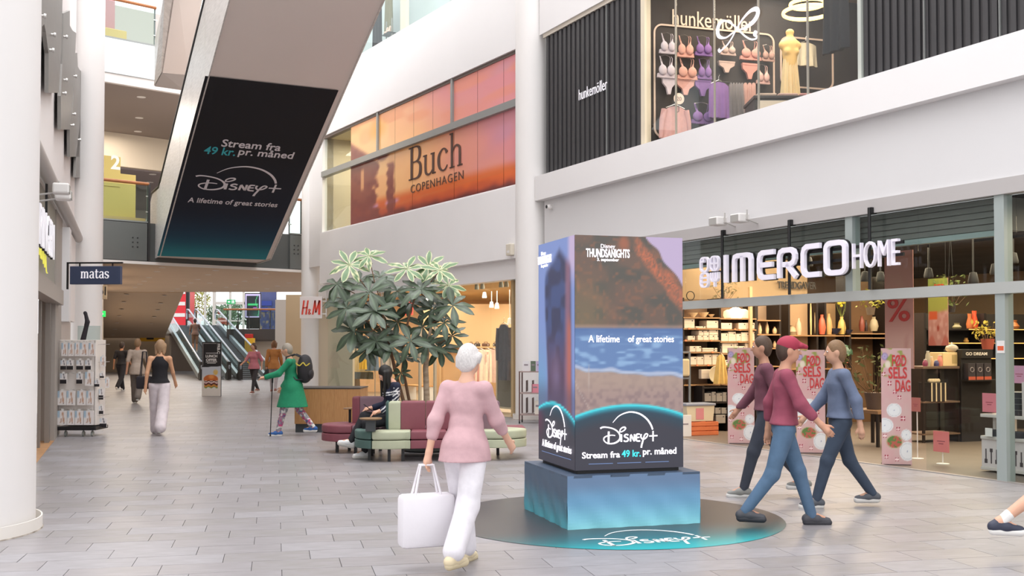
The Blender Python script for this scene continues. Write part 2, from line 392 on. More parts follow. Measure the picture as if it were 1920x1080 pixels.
def person(label, X, Y, face, H=1.68, hip=(15, -18), knee=(5, 25), arm=(-15, 20), elbow=(15, 20), abd=(8, 8), lean=0, nod=0, turn=0,
           top='999999', bottom='333333', hair='3a2c22', shoe='222222', skin='d8a88c', sleeve=1.0, pants=1.0, wide=0.0, coat=0.0, longhair=0.0,
           hat=None, vox=0.011, z=None, name='person', sole='e8e6e2', female=False, top_paint=None, bot_paint=None, bag=None, root_z=None, foot_flat=True, yaw_leg=(0, 0), sock=None, cap=None, hands=True):
    """face: heading in degrees (0 = +x). Forward is local +y."""
    s = H / 1.70
    t = thing(name, label, 'person', WF, (X, Y, 0), R(face - 90))
    V = Vector
    hipx = 0.088; shx = 0.165 if female else 0.185
    J = {}
    pel = V((0, 0, 0.93)); J['pel'] = pel
    for i, sd in enumerate((-1, 1)):
        hp = pel + V((sd * hipx, 0, -0.03)); hf = R(hip[i]); kf = R(knee[i])
        th = rotz(rotx(V((0, 0, -0.42)), hf), R(yaw_leg[i])); kn = hp + th
        shn = rotz(rotx(V((0, 0, -0.41)), hf - kf), R(yaw_leg[i])); an = kn + shn
        J['hip', i], J['knee', i], J['ank', i] = hp, kn, an
        pitch = (hf - kf) * 0.5 if not foot_flat else 0
        J['toe', i] = an + rotz(rotx(V((0, 0.15, -0.055)), pitch), R(yaw_leg[i] + sd * -6)); J['heel', i] = an + rotz(rotx(V((0, -0.045, -0.05)), pitch), R(yaw_leg[i]))
    low = min(min(J['toe', i].z, J['heel', i].z) for i in (0, 1)) - 0.032
    la = R(-lean)
    def up(v): return rotx(v, la)
    J['waist'] = pel + up(V((0, 0.01, 0.15))); J['chest'] = pel + up(V((0, 0.005, 0.36))); J['neck'] = pel + up(V((0, -0.005, 0.53)))
    hd = J['neck'] + rotz(rotx(V((0, 0.025, 0.155)), la - R(nod)), R(turn)); J['head'] = hd
    def hv(v): return hd + rotz(rotx(V(v), la - R(nod)), R(turn))
    for i, sd in enumerate((-1, 1)):
        sh = pel + up(V((sd * shx, -0.01, 0.455)))
        ua = roty(rotx(V((0, 0, -0.28)), R(arm[i])), -sd * R(abd[i])); el = sh + ua
        fa = roty(rotx(V((0, 0, -0.245)), R(arm[i] + elbow[i])), -sd * R(abd[i]) * 0.6); wr = el + fa
        J['sh', i], J['el', i], J['wr', i] = sh, el, wr; J['fd', i] = fa.normalized()
    off = V((0, 0, -low)) if root_z is None else V((0, 0, root_z / s - 0.93))
    for k_ in list(J):
        if k_[0] != 'fd': J[k_] = J[k_] + off
    hd = J['head']
    def sc(v): return tuple(x * s for x in v)
    def C(a, b, ra, rb, sy=1.0): return ('c', sc(a), sc(b), ra * s, rb * s, sy)
    def El(c_, r_): return ('e', sc(c_), tuple(x * s for x in r_))
    # bare body ------------------------------------------------
    B = [C(J['pel'], J['waist'], 0.125, 0.105, 0.72), C(J['waist'], J['chest'], 0.105, 0.13, 0.72), C(J['chest'], J['neck'] - V((0, 0, 0.06)), 0.12, 0.08, 0.7),
         C(J['neck'] - V((0, 0, 0.03)), J['head'] - V((0, 0.01, 0.05)), 0.05, 0.048),
         El(J['head'], (0.073, 0.092, 0.11)), El(hv((0, 0.03, -0.055)), (0.052, 0.055, 0.05)),
         C(hv((0, 0.09, 0.012)), hv((0, 0.108, -0.022)), 0.008, 0.013), C(hv((-0.018, 0.083, -0.055)), hv((0.018, 0.083, -0.055)), 0.008, 0.008),
         El(hv((-0.075, -0.005, -0.005)), (0.012, 0.022, 0.03)), El(hv((0.075, -0.005, -0.005)), (0.012, 0.022, 0.03))]
    for i in (0, 1):
        B += [C(J['sh', i], J['el', i], 0.048, 0.038), C(J['el', i], J['wr', i], 0.038, 0.026), C(J['hip', i], J['knee', i], 0.085, 0.056),
              C(J['knee', i], J['ank', i], 0.054, 0.036), C(J['chest'] + V((0, 0, 0.07)), J['sh', i], 0.06, 0.046),
              C(J['ank', i], J['toe', i], 0.035, 0.028), C(J['ank', i], J['heel', i], 0.034, 0.03)]
        sd = (-1, 1)[i]; fd = J['fd', i]; pc = J['wr', i] + fd * 0.05
        sidev = V((1, 0, 0)) - fd * fd.x; sidev.normalize(); nrm = fd.cross(sidev)
        acr = nrm if abs(fd.z) > 0.6 else sidev     # row of knuckles runs front to back on a hanging arm
        cur = sidev * -sd if abs(fd.z) > 0.6 else nrm * (1 if nrm.z < 0 else -1)
        B += [C(J['wr', i], J['wr', i] + fd * 0.075, 0.026, 0.032, 1.0)]
        if hands:
            for q, (o_, L_) in enumerate(((-0.026, 0.062), (-0.009, 0.072), (0.009, 0.068), (0.026, 0.052))):
                b0 = J['wr', i] + fd * 0.08 + acr * o_; b1 = b0 + fd * L_ * 0.55 + cur * 0.010; b2 = b1 + fd * L_ * 0.45 + cur * 0.022
                B += [C(b0, b1, 0.0095, 0.0085), C(b1, b2, 0.0085, 0.007)]
            tb = J['wr', i] + fd * 0.03 + acr * (-0.024); B += [C(tb, tb + fd * 0.035 - acr * 0.028, 0.012, 0.010), C(tb + fd * 0.035 - acr * 0.028, tb + fd * 0.065 - acr * 0.034 + cur * 0.01, 0.010, 0.008)]
    sk = mat('skin_' + skin, skin, 0.55, var=0.03, scale=10)
    ob('body', body_mesh('body', B, vox, 0.028), sk, parent=t)
    # top ------------------------------------------------------
    g = 0.014
    T_ = [C(J['pel'] - V((0, 0, 0.04)), J['waist'], 0.156 + g, 0.116 + g, 0.80), C(J['waist'], J['chest'], 0.112 + g, 0.136 + g, 0.74), C(J['chest'], J['neck'] - V((0, 0, 0.09)), 0.13 + g, 0.075 + g, 0.72)]
    T_ += [C(J['pel'] + V((-.07, 0, -.04)), J['pel'] + V((.07, 0, -.04)), .132, .132, .95)]
    if female: T_ += [El(J['chest'] + up(V((-0.06, 0.07, -0.02))), (0.065, 0.06, 0.065)), El(J['chest'] + up(V((0.06, 0.07, -0.02))), (0.065, 0.06, 0.065))]
    for i in (0, 1):
        if sleeve > 0: T_ += [C(J['chest'] + V((0, 0, 0.07)), J['sh', i], 0.070, 0.050 + g * .6), C(J['sh', i], J['sh', i].lerp(J['el', i], min(1, sleeve * 2)), 0.050 + g * .6, 0.043 + g)]
        if sleeve > 0.5: T_ += [C(J['el', i], J['el', i].lerp(J['wr', i], (sleeve - 0.5) * 2 * 0.93), 0.046 + g, 0.034 + g)]
    if coat:
        a = J['waist']; b = J['pel'] - V((0, 0, coat + 0.06)); T_ += [C(a, J['pel'], 0.13, 0.175, 0.95), C(J['pel'], b, 0.175, 0.20 + 0.20 * coat, 1.1)]
    tm = print_mat('patterned_cloth', rough=0.85) if top_paint else mat('cloth_' + top, top, 0.85, var=0.06, scale=14, bump=0.25)
    ob('top', body_mesh('top', T_, vox, 0.03, (lambda v: top_paint(v / s)) if top_paint else None, zc=None if root_z is not None else (J['pel'].z - (coat if coat else -.01)) * s), tm, parent=t)
    # trousers -------------------------------------------------
    Q = [C(J['pel'] + V((0, 0, 0.05)), J['pel'] - V((0, 0, 0.03)), 0.122, 0.132, 0.74)]
    for i in (0, 1):
        Q += [C(J['hip', i], J['hip', i].lerp(J['knee', i], min(1, pants * 2)), 0.096 + wide * 0.3, 0.066 + wide * 0.8)]
        if pants > 0.5: Q += [C(J['knee', i], J['knee', i].lerp(J['ank', i], (pants - 0.5) * 2), 0.066 + wide * 0.8, 0.048 + wide * 1.3)]
    bm_ = print_mat('patterned_cloth', rough=0.85) if bot_paint else mat('cloth_' + bottom, bottom, 0.85, var=0.07, scale=12, bump=0.25)
    ob('trousers', body_mesh('trousers', Q, vox, 0.03, bot_paint), bm_, parent=t)
    # shoes, hair, eyes ---------------------------------------
    for i in (0, 1):
        a, b = J['heel', i], J['toe', i]; m_ = a.lerp(b, 0.45)
        S_ = [C(a + V((0, 0, 0.012)), m_ + V((0, 0, 0.02)), 0.038, 0.042), C(m_ + V((0, 0, 0.018)), b + V((0, 0, 0.002)), 0.042, 0.03), C(J['ank', i], a + V((0, 0, 0.02)), 0.04, 0.038)]
        so = ob('shoe', body_mesh('shoe', S_, min(vox, 0.009), 0.02), mat('shoe_' + shoe, shoe, 0.6), parent=t)
        ob('sole', body_mesh('sole', [C(a - V((0, 0, 0.012)), b - V((0, -0.004, 0.014)), 0.037, 0.034)], min(vox, 0.009), 0.02), mat('sole_' + sole, sole, 0.6), parent=so)
        if sock: ob('sock', body_mesh('sock', [C(J['ank', i] + V((0, 0, -0.01)), J['ank', i].lerp(J['knee', i], 0.22), 0.041, 0.043)], min(vox, 0.009), 0.02), mat('sock_' + sock, sock, 0.9), parent=t)
    Hh = [El(hv((0, -0.018, 0.022)), (0.084, 0.098, 0.108)), El(hv((0, -0.05, -0.02)), (0.078, 0.06, 0.09))]
    if longhair:
        for x in (-0.06, 0.0, 0.06):
            q_ = hv((x, -0.05 + 0.02 * abs(x) / 0.06, 0.0)); Hh += [C(q_, q_ + V((x * .1, -.03, -longhair)), 0.046, 0.022)]
        for x in (-0.075, 0.075): q_ = hv((x, 0.01, 0.03)); Hh += [C(q_, q_ + V((0, .0, -longhair)), 0.032, 0.016)]
    if hair: ob('hair', body_mesh('hair', Hh, min(vox, 0.01), 0.02), mat('hair_' + hair, hair, 0.6, var=0.15, scale=40, stretch=(6, 6, 1)), parent=t)
    if cap: ob('cap', body_mesh('cap', [El(hv((0, -0.01, 0.05)), (0.09, 0.104, 0.085)), C(hv((-0.03, 0.10, 0.05)), hv((0.03, 0.10, 0.05)), 0.02, 0.02), C(hv((0, 0.07, 0.06)), hv((0, 0.15, 0.045)), 0.035, 0.02)], min(vox, 0.01), 0.015), mat('cap_' + cap, cap, 0.8), parent=t)
    for x in (-0.03, 0.03):
        e = MB().ell(sc(hv((x, 0.084, 0.012))), (0.013 * s, 0.008 * s, 0.008 * s), 8, 6); eo = ob('eye', e, mat('eye_white', 'e9e4de', 0.3), parent=t, smooth=True)
        e = MB().ell(sc(hv((x, 0.0905, 0.012))), (0.006 * s, 0.004 * s, 0.006 * s), 8, 6); ob('iris', e, mat('eye_dark', '2a1c14', 0.3), parent=eo, smooth=True)
    return t, J, s
def hand_at(t, J, s, i):
    """world point of a closed hand"""
    q = (J['wr', i] + J['fd', i] * .10) * s
    return t.location + Matrix.Rotation(t.rotation_euler.z, 3, 'Z') @ q
# ================================================================== floor
TILE = mat('grey_floor_tile', 'a39fa1', 0.42, c2='94908f', scale=3.0, stretch=(1.2, 5, 1), bump=0.04, spec=0.45)
TILES = [mat('grey_floor_tile_%d' % i, c, 0.33 + 0.03 * i, c2=c2, scale=3.0 + i, stretch=(1.2, 5, 1), bump=0.04, spec=0.45) for i, (c, c2) in enumerate((('979396', '8a8688'), ('928e91', '868280'), ('9a979b', '8d8a8d')))]
GROUT = mat('floor_joint', '7d7979', 0.8)
TL, TW, GAP = 0.612, 0.33, 0.003
fl = MB().box(-45, -25, -0.3, 40, 95, -0.012)
floor = struct('floor', fl, GROUT, FT, (0, 0, 0))
tile_me = []
for q in range(3):
    for i_ in range(3):
        r_ = random.Random(q * 3 + i_); ox, oy = 0, 0
        b = MB().add([(GAP / 2, GAP / 2, -0.012), (TL - GAP / 2, GAP / 2, -0.012), (TL - GAP / 2, TW - GAP / 2, -0.012), (GAP / 2, TW - GAP / 2, -0.012),
                      (GAP / 2 + .001, GAP / 2 + .001, 0), (TL - GAP / 2 - .001, GAP / 2 + .001, 0), (TL - GAP / 2 - .001, TW - GAP / 2 - .001, 0), (GAP / 2 + .001, TW - GAP / 2 - .001, 0)],
                     [(4, 5, 6, 7), (0, 1, 5, 4), (1, 2, 6, 5), (2, 3, 7, 6), (3, 0, 4, 7)])
        me = b.mesh('floor_tile'); me.materials.append(TILES[q]); tile_me.append(me)
far = [MB(), MB(), MB()]
ref = FT.loc(G(472, 1061.5)); ox0 = ref[0]; oy0 = ref[1] - TW / 2
cand = []
for j in range(-22, 170):
    for i in range(-40, 60):
        u = ox0 + i * TL - (j % 3) * TL / 3; d = oy0 + j * TW
        c = FT.w(u + TL / 2, d + TW / 2)
        if c.y < 0.5 or c.y > 62 or abs(c.x) > 0.56 * c.y + 3: 
            continue
        lr = FR.loc(c)
        if lr[1] > 0.35 and c.x > 0: continue
        lb = FB.loc(c)
        if lb[1] > 0.5 and c.y > 20 and lb[0] > 0: continue
        ll = FL.loc(c)
        if ll[1] > 0.3 and c.y < 24: continue
        px = 960 + F * c.x / c.y; py = 646 + F * CH / c.y
        vis = -25 < px < 1945 and py < 1095
        cand.append((0 if vis else 1, c.y, u, d))
cand.sort(); n_t = 0
for v_, y_, u, d in cand:
    k = random.randrange(3)
    if v_ == 0 and n_t < 298:
        n_t += 1
        o = bpy.data.objects.new('floor_tile', random.choice(tile_me)); COL.objects.link(o); o.parent = floor
        o.location = (u, d, random.uniform(-0.0006, 0.0004))
    elif y_ < 40:
        g2 = GAP / 2
        far[k].add([(u + g2, d + g2, 0), (u + TL - g2, d + g2, 0), (u + TL - g2, d + TW - g2, 0), (u + g2, d + TW - g2, 0)], [(0, 1, 2, 3)])
    else:
        far[k].add([(u, d, -0.001), (u + TL, d, -0.001), (u + TL, d + TW, -0.001), (u, d + TW, -0.001)], [(0, 1, 2, 3)])
for q in range(3): ob('distant_floor_tiling', far[q], TILES[q], parent=floor, kind='stuff')

# ================================================================== the white column with its hollow ring foot (near) and three more
def column(cx, cy, r, label_ring=False, h=22, ring=None):
    c = struct('column', MB().lathe([(r, 0), (r, h)], 64), OFFW, WF, (cx, cy, 0), smooth=True)
    if ring:
        ob('foot_ring', MB().lathe([(ring - 0.012, 0.0), (ring, 0.0), (ring, 0.105), (ring - 0.012, 0.105), (ring - 0.012, 0.02)], 64), mat('ring_paint', 'e6e1da', 0.45), parent=c, smooth=True)
        ob('sealant', MB().lathe([(ring + 0.008, 0), (ring + 0.004, 0.008), (ring - 0.01, 0.009)], 64), mat('brown_sealant', '6e6358', 0.9, c2='b5aca2', scale=12), parent=c)
    return c
rr = 0.86
column(P(66, 646, 8.8).x - rr, 8.8, rr - 0.055, ring=rr)
column(P(997.5, 646, 22.2).x, 22.2, 0.345, ring=0.40)          # between the two shop facades
column(P(160, 646, 22.9).x, 22.9, 0.335)                       # behind the sock stand
column(P(585, 646, 33.0).x, 33.0, 0.335)                       # with the square red-lettered sign

# ================================================================== facade R: home shop below, lingerie shop above
R0, R1 = -0.2, 16.0
ZL, ZT0, ZT1, ZB0, ZB1, ZS, ZW0, ZW1 = 0.0, 2.12, 2.25, 3.24, 3.42, 4.49, 4.99, 7.86
struct('wall_home_shop_upper', MB().box(R0, 0.0, ZB1, R1, 0.35, ZS), mat('soft_grey_paint', 'd8d7d8', .65, var=.01, scale=.6), FR)
struct('trim_1', MB().box(R0 - .12, -0.16, ZS, R1, 0.40, ZW0), WHITE, FR)                     # projecting slab band
struct('wall_top_band', MB().box(R0 - .1, -0.06, ZW1 + 0.06, R1, 0.3, 12.5), WHITE, FR)
struct('trim_2', MB().box(R0, -0.03, ZW1 - 0.02, R1, 0.2, ZW1 + 0.06), mat('cream_trim', 'cfc6b8', 0.5), FR)
struct('trim_3', MB().box(R0, -0.05, ZB0, R1, 0.12, ZB1), mat('beam_paint', 'b5b1b0', 0.5), FR)     # grey beam over the shop
struct('trim_4', MB().box(R0, -0.04, ZT0, R1, 0.10, ZT1), mat('transom_paint', 'b3b6b3', 0.45, 0.1), FR)
struct('trim_5', MB().box(R0, -0.03, 0, R1, 0.02, 0.012), mat('threshold_metal', 'b9b4b0', 0.35, 0.5), FR)
# mullions
for i, (px, w_) in enumerate(((1595, 0.13), (1878, 0.13))):
    u = FR.U(px, 0); struct('trim_%d' % (6 + i), MB().box(u - w_ / 2, -0.02, 0 if i else ZT1, u + w_ / 2, 0.12, ZB0), mat('mullion_paint', 'a9b3b1', 0.4, 0.2), FR)
# panes
def panes(fr, us, z0, z1, d, base, th=0.012, mm=None, n0=1):
    for i in range(len(us) - 1):
        struct('%s_%d' % (base, n0 + i), MB().box(us[i] + .004, d, z0, us[i + 1] - .004, d + th, z1), mm or GLASS, fr)
us_r = [R0] + [FR.U(p) for p in (1180, 1283, 1355, 1481)] + [FR.U(1590), FR.U(1720), FR.U(1870), FR.U(1905), R1]
panes(FR, us_r, ZT1, ZB0, 0.03, 'window')
panes(FR, [FR.U(1731), FR.U(1870), FR.U(1905), R1], 0.02, ZT0, 0.03, 'window', n0=20)
struct('trim_9', MB().box(R0, -0.02, 0, R0 + 0.75, 0.1, ZT0), WHITE, FR)
# wall stub between column and display (hidden by the LED column)
struct('wall_shop_pier', MB().box(R0, 0.0, 0, FR.U(1150), 0.3, ZB0), WHITE, FR)

# home shop interior shell
HD = 11.0
HFL = mat('shop_floor', '6e6258', 0.5, var=0.05, scale=4)
struct('floor_home_shop', MB().box(-1, 0.02, -0.05, R1 + 3, HD, 0.004), HFL, FR)
struct('ceiling_home_shop', MB().box(-1, 0.5, 3.22, R1 + 3, HD, 3.3), mat('dark_ceiling', '3f3a38', 0.9, c2='2f2b2a', scale=2), FR)
struct('wall_home_shop_back', MB().box(-1, HD - 0.1, 0, R1 + 3, HD, 3.3), mat('warm_wall', 'a88f70', 0.8), FR)
struct('wall_home_shop_side', MB().box(-0.6, 0.05, 0, 3.35, 0.15, 3.21), mat('sand_wall', 'b89a78', 0.8), Fr(FS.w(-0.3, 0.5).x, FS.w(-0.3, 0.5).y, 20.0))
struct('wall_home_shop_near_end', MB().box(-1.1, 0.3, 0, -1, HD, 3.3), mat('sand_wall', 'b89a78', 0.8), FR)
struct('wall_home_shop_end', MB().box(R1 + 2.9, 0.2, 0, R1 + 3, HD, 3.3), mat('warm_wall', 'a88f70', 0.8), FR)
# roller shutter box and grey ribbed soffit behind the upper panes
shb = struct('trim_10', MB().box(R0, 0.22, 2.86, FR.U(1868), 0.5, 3.24), mat('shutter_grey', '5e5f5c', 0.5), FR)
for i in range(5):
    z = 2.88 + i * 0.075
    ob('slat', MB().box(R0, 0.195, z, FR.U(1868), 0.222, z + 0.062), mat('shutter_grey2', '6a6c68', 0.45), parent=shb)
ob('rail', MB().box(R0, 0.15, 2.80, FR.U(1868), 0.25, 2.865), mat('shutter_rail', '8fa09f', 0.4, 0.3), parent=shb)
area('shelf_fill_light', FS.w(1.7, -0.75, 3.19), 3.0, 90, (1.0, 0.80, 0.56), (0, 0, FS.a), size_y=.4)  # added fill light to brighten the shelf bays, not a fitting of the shop
for k in range(4):
    area('home_shop_light', FR.w(2.2 + 3.3 * k, 4.0, 3.15), 2.2, 260, (1.0, 0.80, 0.56), (0, 0, FR.a), size_y=5.5)
# upper lingerie shop shell
uW0, uW1 = FR.U(1213), FR.U(1616)
LF = 7.0
struct('floor_lingerie_shop', MB().box(R0, 0.1, 4.9, R1, LF, 5.0), mat('dark_floor', '3a3230', 0.5), FR)
struct('ceiling_lingerie_shop', MB().box(R0, 0.1, 7.9, R1, LF, 8.0), mat('tan_ceiling', 'b39b80', 0.8), FR)
struct('wall_lingerie_back', MB().box(R0, LF, 4.9, R1, LF + .1, 8), mat('charcoal_wall', '3b3634', 0.8), FR)
struct('wall_lingerie_side', MB().box(0.02, 0, 4.95, 9.0, 0.12, 7.9), mat('charcoal_wall', '3b3634', 0.8), FW)
for k in range(2):
    area('lingerie_shop_light', FR.w(uW0 + 1.6 + 2.6 * k, 1.6, 7.85), 2.0, 120, (1.0, 0.84, 0.68), (0, 0, FR.a), size_y=2.2)
# ribbed dark panels on both sides of the show window
RIB = mat('charcoal_ribbed_panel', '403e3f', 0.55); RIB2 = mat('charcoal_rib', '353436', 0.5)
def ribbed(u0, u1, nrib, n, seam):
    pn = struct('trim_%d' % n, MB().box(u0, 0.02, ZW0, u1, 0.08, ZW1 - 0.02), RIB, FR)
    w = (u1 - u0) / nrib
    for i in range(nrib):
        ob('panel_rib', MB().box(u0 + i * w + w * .25, -0.008, ZW0, u0 + i * w + w * .8, 0.02, ZW1 - 0.02), RIB2, parent=pn)
    for s_ in seam:
        ob('panel_seam', MB().box(s_ - .006, -0.03, ZW0, s_ + .006, 0.03, ZW1 - 0.02), ALU, parent=pn)
    return pn
ribbed(R0 + .05, uW0 - 0.12, 20, 12, [FR.U(1140)])
RIB3 = mat('navy_ribbed_panel', '2c2c33', 0.55); 
pn2 = ribbed(uW1 + 0.06, R1, 60, 13, [FR.U(1741), FR.U(1884)])
struct('trim_14', MB().box(uW0 - 0.12, -0.03, ZW0, uW0, 0.10, ZW1 - 0.02), mat('cream_post', 'd9cdb6', 0.5), FR)
struct('trim_15', MB().box(uW1, -0.03, ZW0, uW1 + 0.06, 0.10, ZW1 - 0.02), mat('pale_post', 'b9bdb6', 0.5), FR)
panes(FR, [uW0, FR.U(1270), FR.U(1342), FR.U(1425), FR.U(1517), uW1], ZW0, ZW1 - 0.02, 0.01, 'window', n0=30, mm=glass_mat('lingerie_glass', (0.95, 0.96, 0.95), 0.5))
for i, px in enumerate((1268, 1341, 1424, 1517)):
    u = FR.U(px); struct('trim_%d' % (16 + i), MB().box(u - .009, 0.0, ZW0, u + .009, 0.03, ZW1 - 0.02), mat('joint_seal', '9b958b', 0.5), FR)

# ================================================================== facade B: clothes shop below, sunset print above
B0, B1 = -0.05, 11.25
zb = [2.93, 3.35, 4.86, 7.76, 9.56]
struct('wall_sunset_head', MB().box(B0 - .6, 0.12, zb[0], B1 - .1, 0.4, zb[1]), GREYP, FB)
struct('wall_sunset_fascia', MB().box(B0 - .05, -0.05, zb[1], B1 - .15, 0.35, zb[2]), GREYP, FB)
struct('wall_sunset_parapet', MB().box(B0 - 1.2, 0.0, zb[3], B1 - .1, 0.35, zb[4] + 0.02), WHITE, FB)
struct('wall_sunset_end', MB().box(B0 - 1.6, 0.0, 3.9, B0, 0.35, zb[4]), WHITE, FB)
BU = lambda px: FB.U(px, 0)
bal = struct('window_40', MB().box(-1.2, 0.05, zb[4], B1 + .6, 0.07, 11.2), GLASS, FB)
struct('wall_upper_shop', MB().box(-1.2, 1.6, zb[4] - .5, B1 + .6, 1.7, 13), mat('pale_teal_wall', 'b9c4c4', 0.7), FB)
struct('floor_upper_shop', MB().box(-1.2, 0.1, zb[4] - .3, B1 + .6, 3.6, zb[4] - .2), WHITE, FB)
# sunset window
struct('trim_20', MB().box(B0, 0.05, zb[3] - .07, B1, 0.2, zb[3]), mat('window_head', '6f625c', 0.5), FB)
u_, zt = FB.hit(606, 308); zt = 6.62
struct('trim_21', MB().box(B0 - .03, -0.03, zt - .08, B1, 0.14, zt + .08), mat('transom_grey', '969896', 0.4, 0.3), FB)
for i, px in enumerate((704, 844)):
    u = BU(px); struct('trim_%d' % (22 + i), MB().box(u - .045, 0.02, zt + .08, u + .045, 0.14, zb[3]), mat('transom_grey', '969896', 0.4, 0.3), FB)
struct('trim_24', MB().box(B0, 0.0, zb[2], B1, 0.14, zb[2] + 0.04), GREYP, FB)
uP = BU(652)
SUN = print_mat('sunset_print', rough=0.35)
def sunset(U, V):   # U 0..1 from the clear pane to the column, V 0..1 bottom to top
    c = flat(U, 'f0b47a'); n = noise2(U, V, 9, 6, 3); n2 = noise2(U, V, 30, 22, 5)
    c = mixc(c, flat(U, 'f6c486'), sst(.35, .6, n) * sst(.5, .1, U))
    c = mixc(c, flat(U, 'e59a78'), sst(.40, .75, U)); c = mixc(c, flat(U, 'd68a96'), sst(.55, .95, U + .25 * (V - .4) + .2 * (n - .5)) * .8)
    c = mixc(c, flat(U, 'cf7f86'), sst(.60, 1.0, V) * sst(.2, .7, U) * .7)
    c = mixc(c, flat(U, 'e08a62'), sst(.5, .75, noise2(U + .3 * V, V, 7, 12, 8)) * .5 * sst(.4, .9, V))
    c = mixc(c, flat(U, 'b98cae'), sst(.55, .8, noise2(U * 1.3, V - .2 * U, 6, 8, 21)) * sst(.75, 1, U) * .6)
    c = mixc(c, flat(U, 'e6a040'), sst(.09, .0, np.hypot(U - .2, (V - .86) * .6)) * .7)
    hz = .14 - .02 * U
    c = mixc(c, flat(U, 'd8662e'), sst(hz + .1, hz, V)); c = mixc(c, flat(U, 'b04a30'), sst(hz, hz - .1, V - .04 * (n2 - .5)))
    c = mixc(c, flat(U, '5c2a28'), sst(.06, .0, V - .03 * (n2 - .5)))
    c = mixc(c, flat(U, 'cf95b4'), sst(.9, .3, np.abs(V - .13) / .03) * np.maximum(sst(.12, .15, U) * sst(.22, .19, U), sst(.24, .27, U) * sst(.36, .32, U)))
    Ur = U; U = U * .62
    c = mixc(c, flat(U, 'cf7040'), sst(.02, .0, np.abs(V - (.07 + .12 * (U - .0)))) * .6)
    # palms on the side of the clear pane
    edge = .115 + .05 * (n2 - .5) - .03 * sst(.5, .75, V) * noise2(U, V, 3, 40, 4)
    tree = sst(edge + .015, edge - .01, U) * sst(.86 - U * 2.2, .80 - U * 2.2, V)
    tree = np.maximum(tree, sst(.035, .02, np.hypot((U - .145), (V - .60) * .55)) * 1.0)
    tree = np.maximum(tree, sst(.02, .01, np.abs(U - .185 + .01 * n2)) * sst(.52, .48, V))
    gaps = sst(.45, .3, np.abs(U - .055) / .02) * sst(.30, .35, V) * sst(.55, .5, V) * .8
    c = mixc(c, flat(U, '7e3a34'), tree * (1 - gaps) * (.8 + .2 * n2)); return c * 1.05
def sun_panel(u0, u1, z0, z1, name='print_panel'):
    zlo, zhi = zb[2] + .04, zb[3] - .07
    nx = max(4, int((u1 - u0) / .05)); nz = max(6, int((z1 - z0) / .05))
    def fn(U, V):
        return sunset(((u0 + U * (u1 - u0)) - uP) / (B1 - uP), ((z0 + V * (z1 - z0)) - zlo) / (zhi - zlo))
    return grid_print(name, 1, 1, nx, nz, fn, SUN, sun_w, (0, 0, 0), map3=lambda u, v: (u0 + .006 + u * (u1 - u0 - .012), 0.07, z0 + v * (z1 - z0)))
sun_w = struct('window_41', MB().box(uP, 0.10, zb[2] + .04, B1, 0.12, zb[3] - .07), mat('print_backing', '59322c', 0.6), FB)
top_s = [uP] + [BU(p) for p in (704, 735, 770, 806, 844, 890, 939)] + [B1]
low_s = [uP] + [BU(p) for p in (735, 768, 846, 890, 939)] + [B1]
for a, b in zip(top_s[:-1], top_s[1:]): sun_panel(a, b, zt + .08, zb[3] - .07)
for a, b in zip(low_s[:-1], low_s[1:]): sun_panel(a, b, zb[2] + .04, zt - .08)
panes(FB, [B0, uP], zb[2] + .04, zb[3] - .07, 0.08, 'window', n0=42)
# clothes shop upstairs (through the clear pane) and downstairs
struct('floor_clothes_upper', MB().box(B0, 0.15, 4.7, B1, 6, 4.86), mat('pale_floor', 'b0a48f', 0.5), FB)
struct('ceiling_clothes_upper', MB().box(B0, 0.15, 7.72, B1, 6, 7.8), mat('beige_ceiling', 'cdbf9f', 0.8), FB)
struct('wall_clothes_upper', MB().box(B0 - .5, 5.9, 4.7, B1, 6, 7.8), mat('olive_wall', 'a4946e', 0.8), FB)
struct('wall_clothes_upper_side', MB().box(B0 - .1, 0.15, 4.7, B0, 6, 7.8), CREAM, FB)
struct('wall_clothes_upper_side.002', MB().box(B1 - .3, 0.2, 4.7, B1, 6, 7.8), CREAM, FB)
area('clothes_upper_light', FB.w(1.5, 2.5, 7.6), 2, 170, (1, .85, .6), (0, 0, FB.a), size_y=4)
BD = 8.5
struct('floor_clothes_shop', MB().box(B0 - 2, 0.12, -0.05, B1 - .5, BD, 0.006), mat('pale_shop_floor', 'a5937c', 0.45), FB)
struct('ceiling_clothes_shop', MB().box(B0 - 2, 0.3, 3.05, B1, BD, 3.12), mat('warm_ceiling', 'c9a878', 0.8, var=.03, scale=1), FB)
struct('wall_clothes_shop_back', MB().box(B0 - 2, BD, 0, B1, BD + .1, 3.1), mat('peach_wall', 'd9b48c', 0.8), FB)
struct('wall_clothes_shop_side', MB().box(B1 - .9, 0.3, 0, B1 - .8, BD, 3.1), mat('peach_wall', 'd9b48c', 0.8), FB)
struct('wall_clothes_shop_end', MB().box(B0 - 2.1, 0.2, 0, B0 - 2, BD, 3.1), mat('peach_wall', 'd9b48c', 0.8), FB)
for k in range(3):
    area('clothes_shop_light', FB.w(1.2 + 3.6 * k, 3.2, 3.0), 2.4, 230, (1.0, 0.87, 0.70), (0, 0, FB.a), size_y=4.5)
ub = [B0, BU(676), BU(707), BU(800), BU(850), BU(905), B1 - .25]
panes(FB, ub, 0.02, zb[0], 0.2, 'window', n0=50)
for i, px in enumerate((705, 712)):
    u = BU(px); struct('trim_%d' % (25 + i), MB().box(u - .04, 0.15, 0, u + .04, 0.27, zb[0]), mat('pale_frame', 'bdb3a6', 0.45, .2), FB)
struct('trim_27', MB().box(-1.6, .3, 0, BU(643), .36, zb[0]), mat('cream_blind', 'd9ccb4', 0.8), FB)

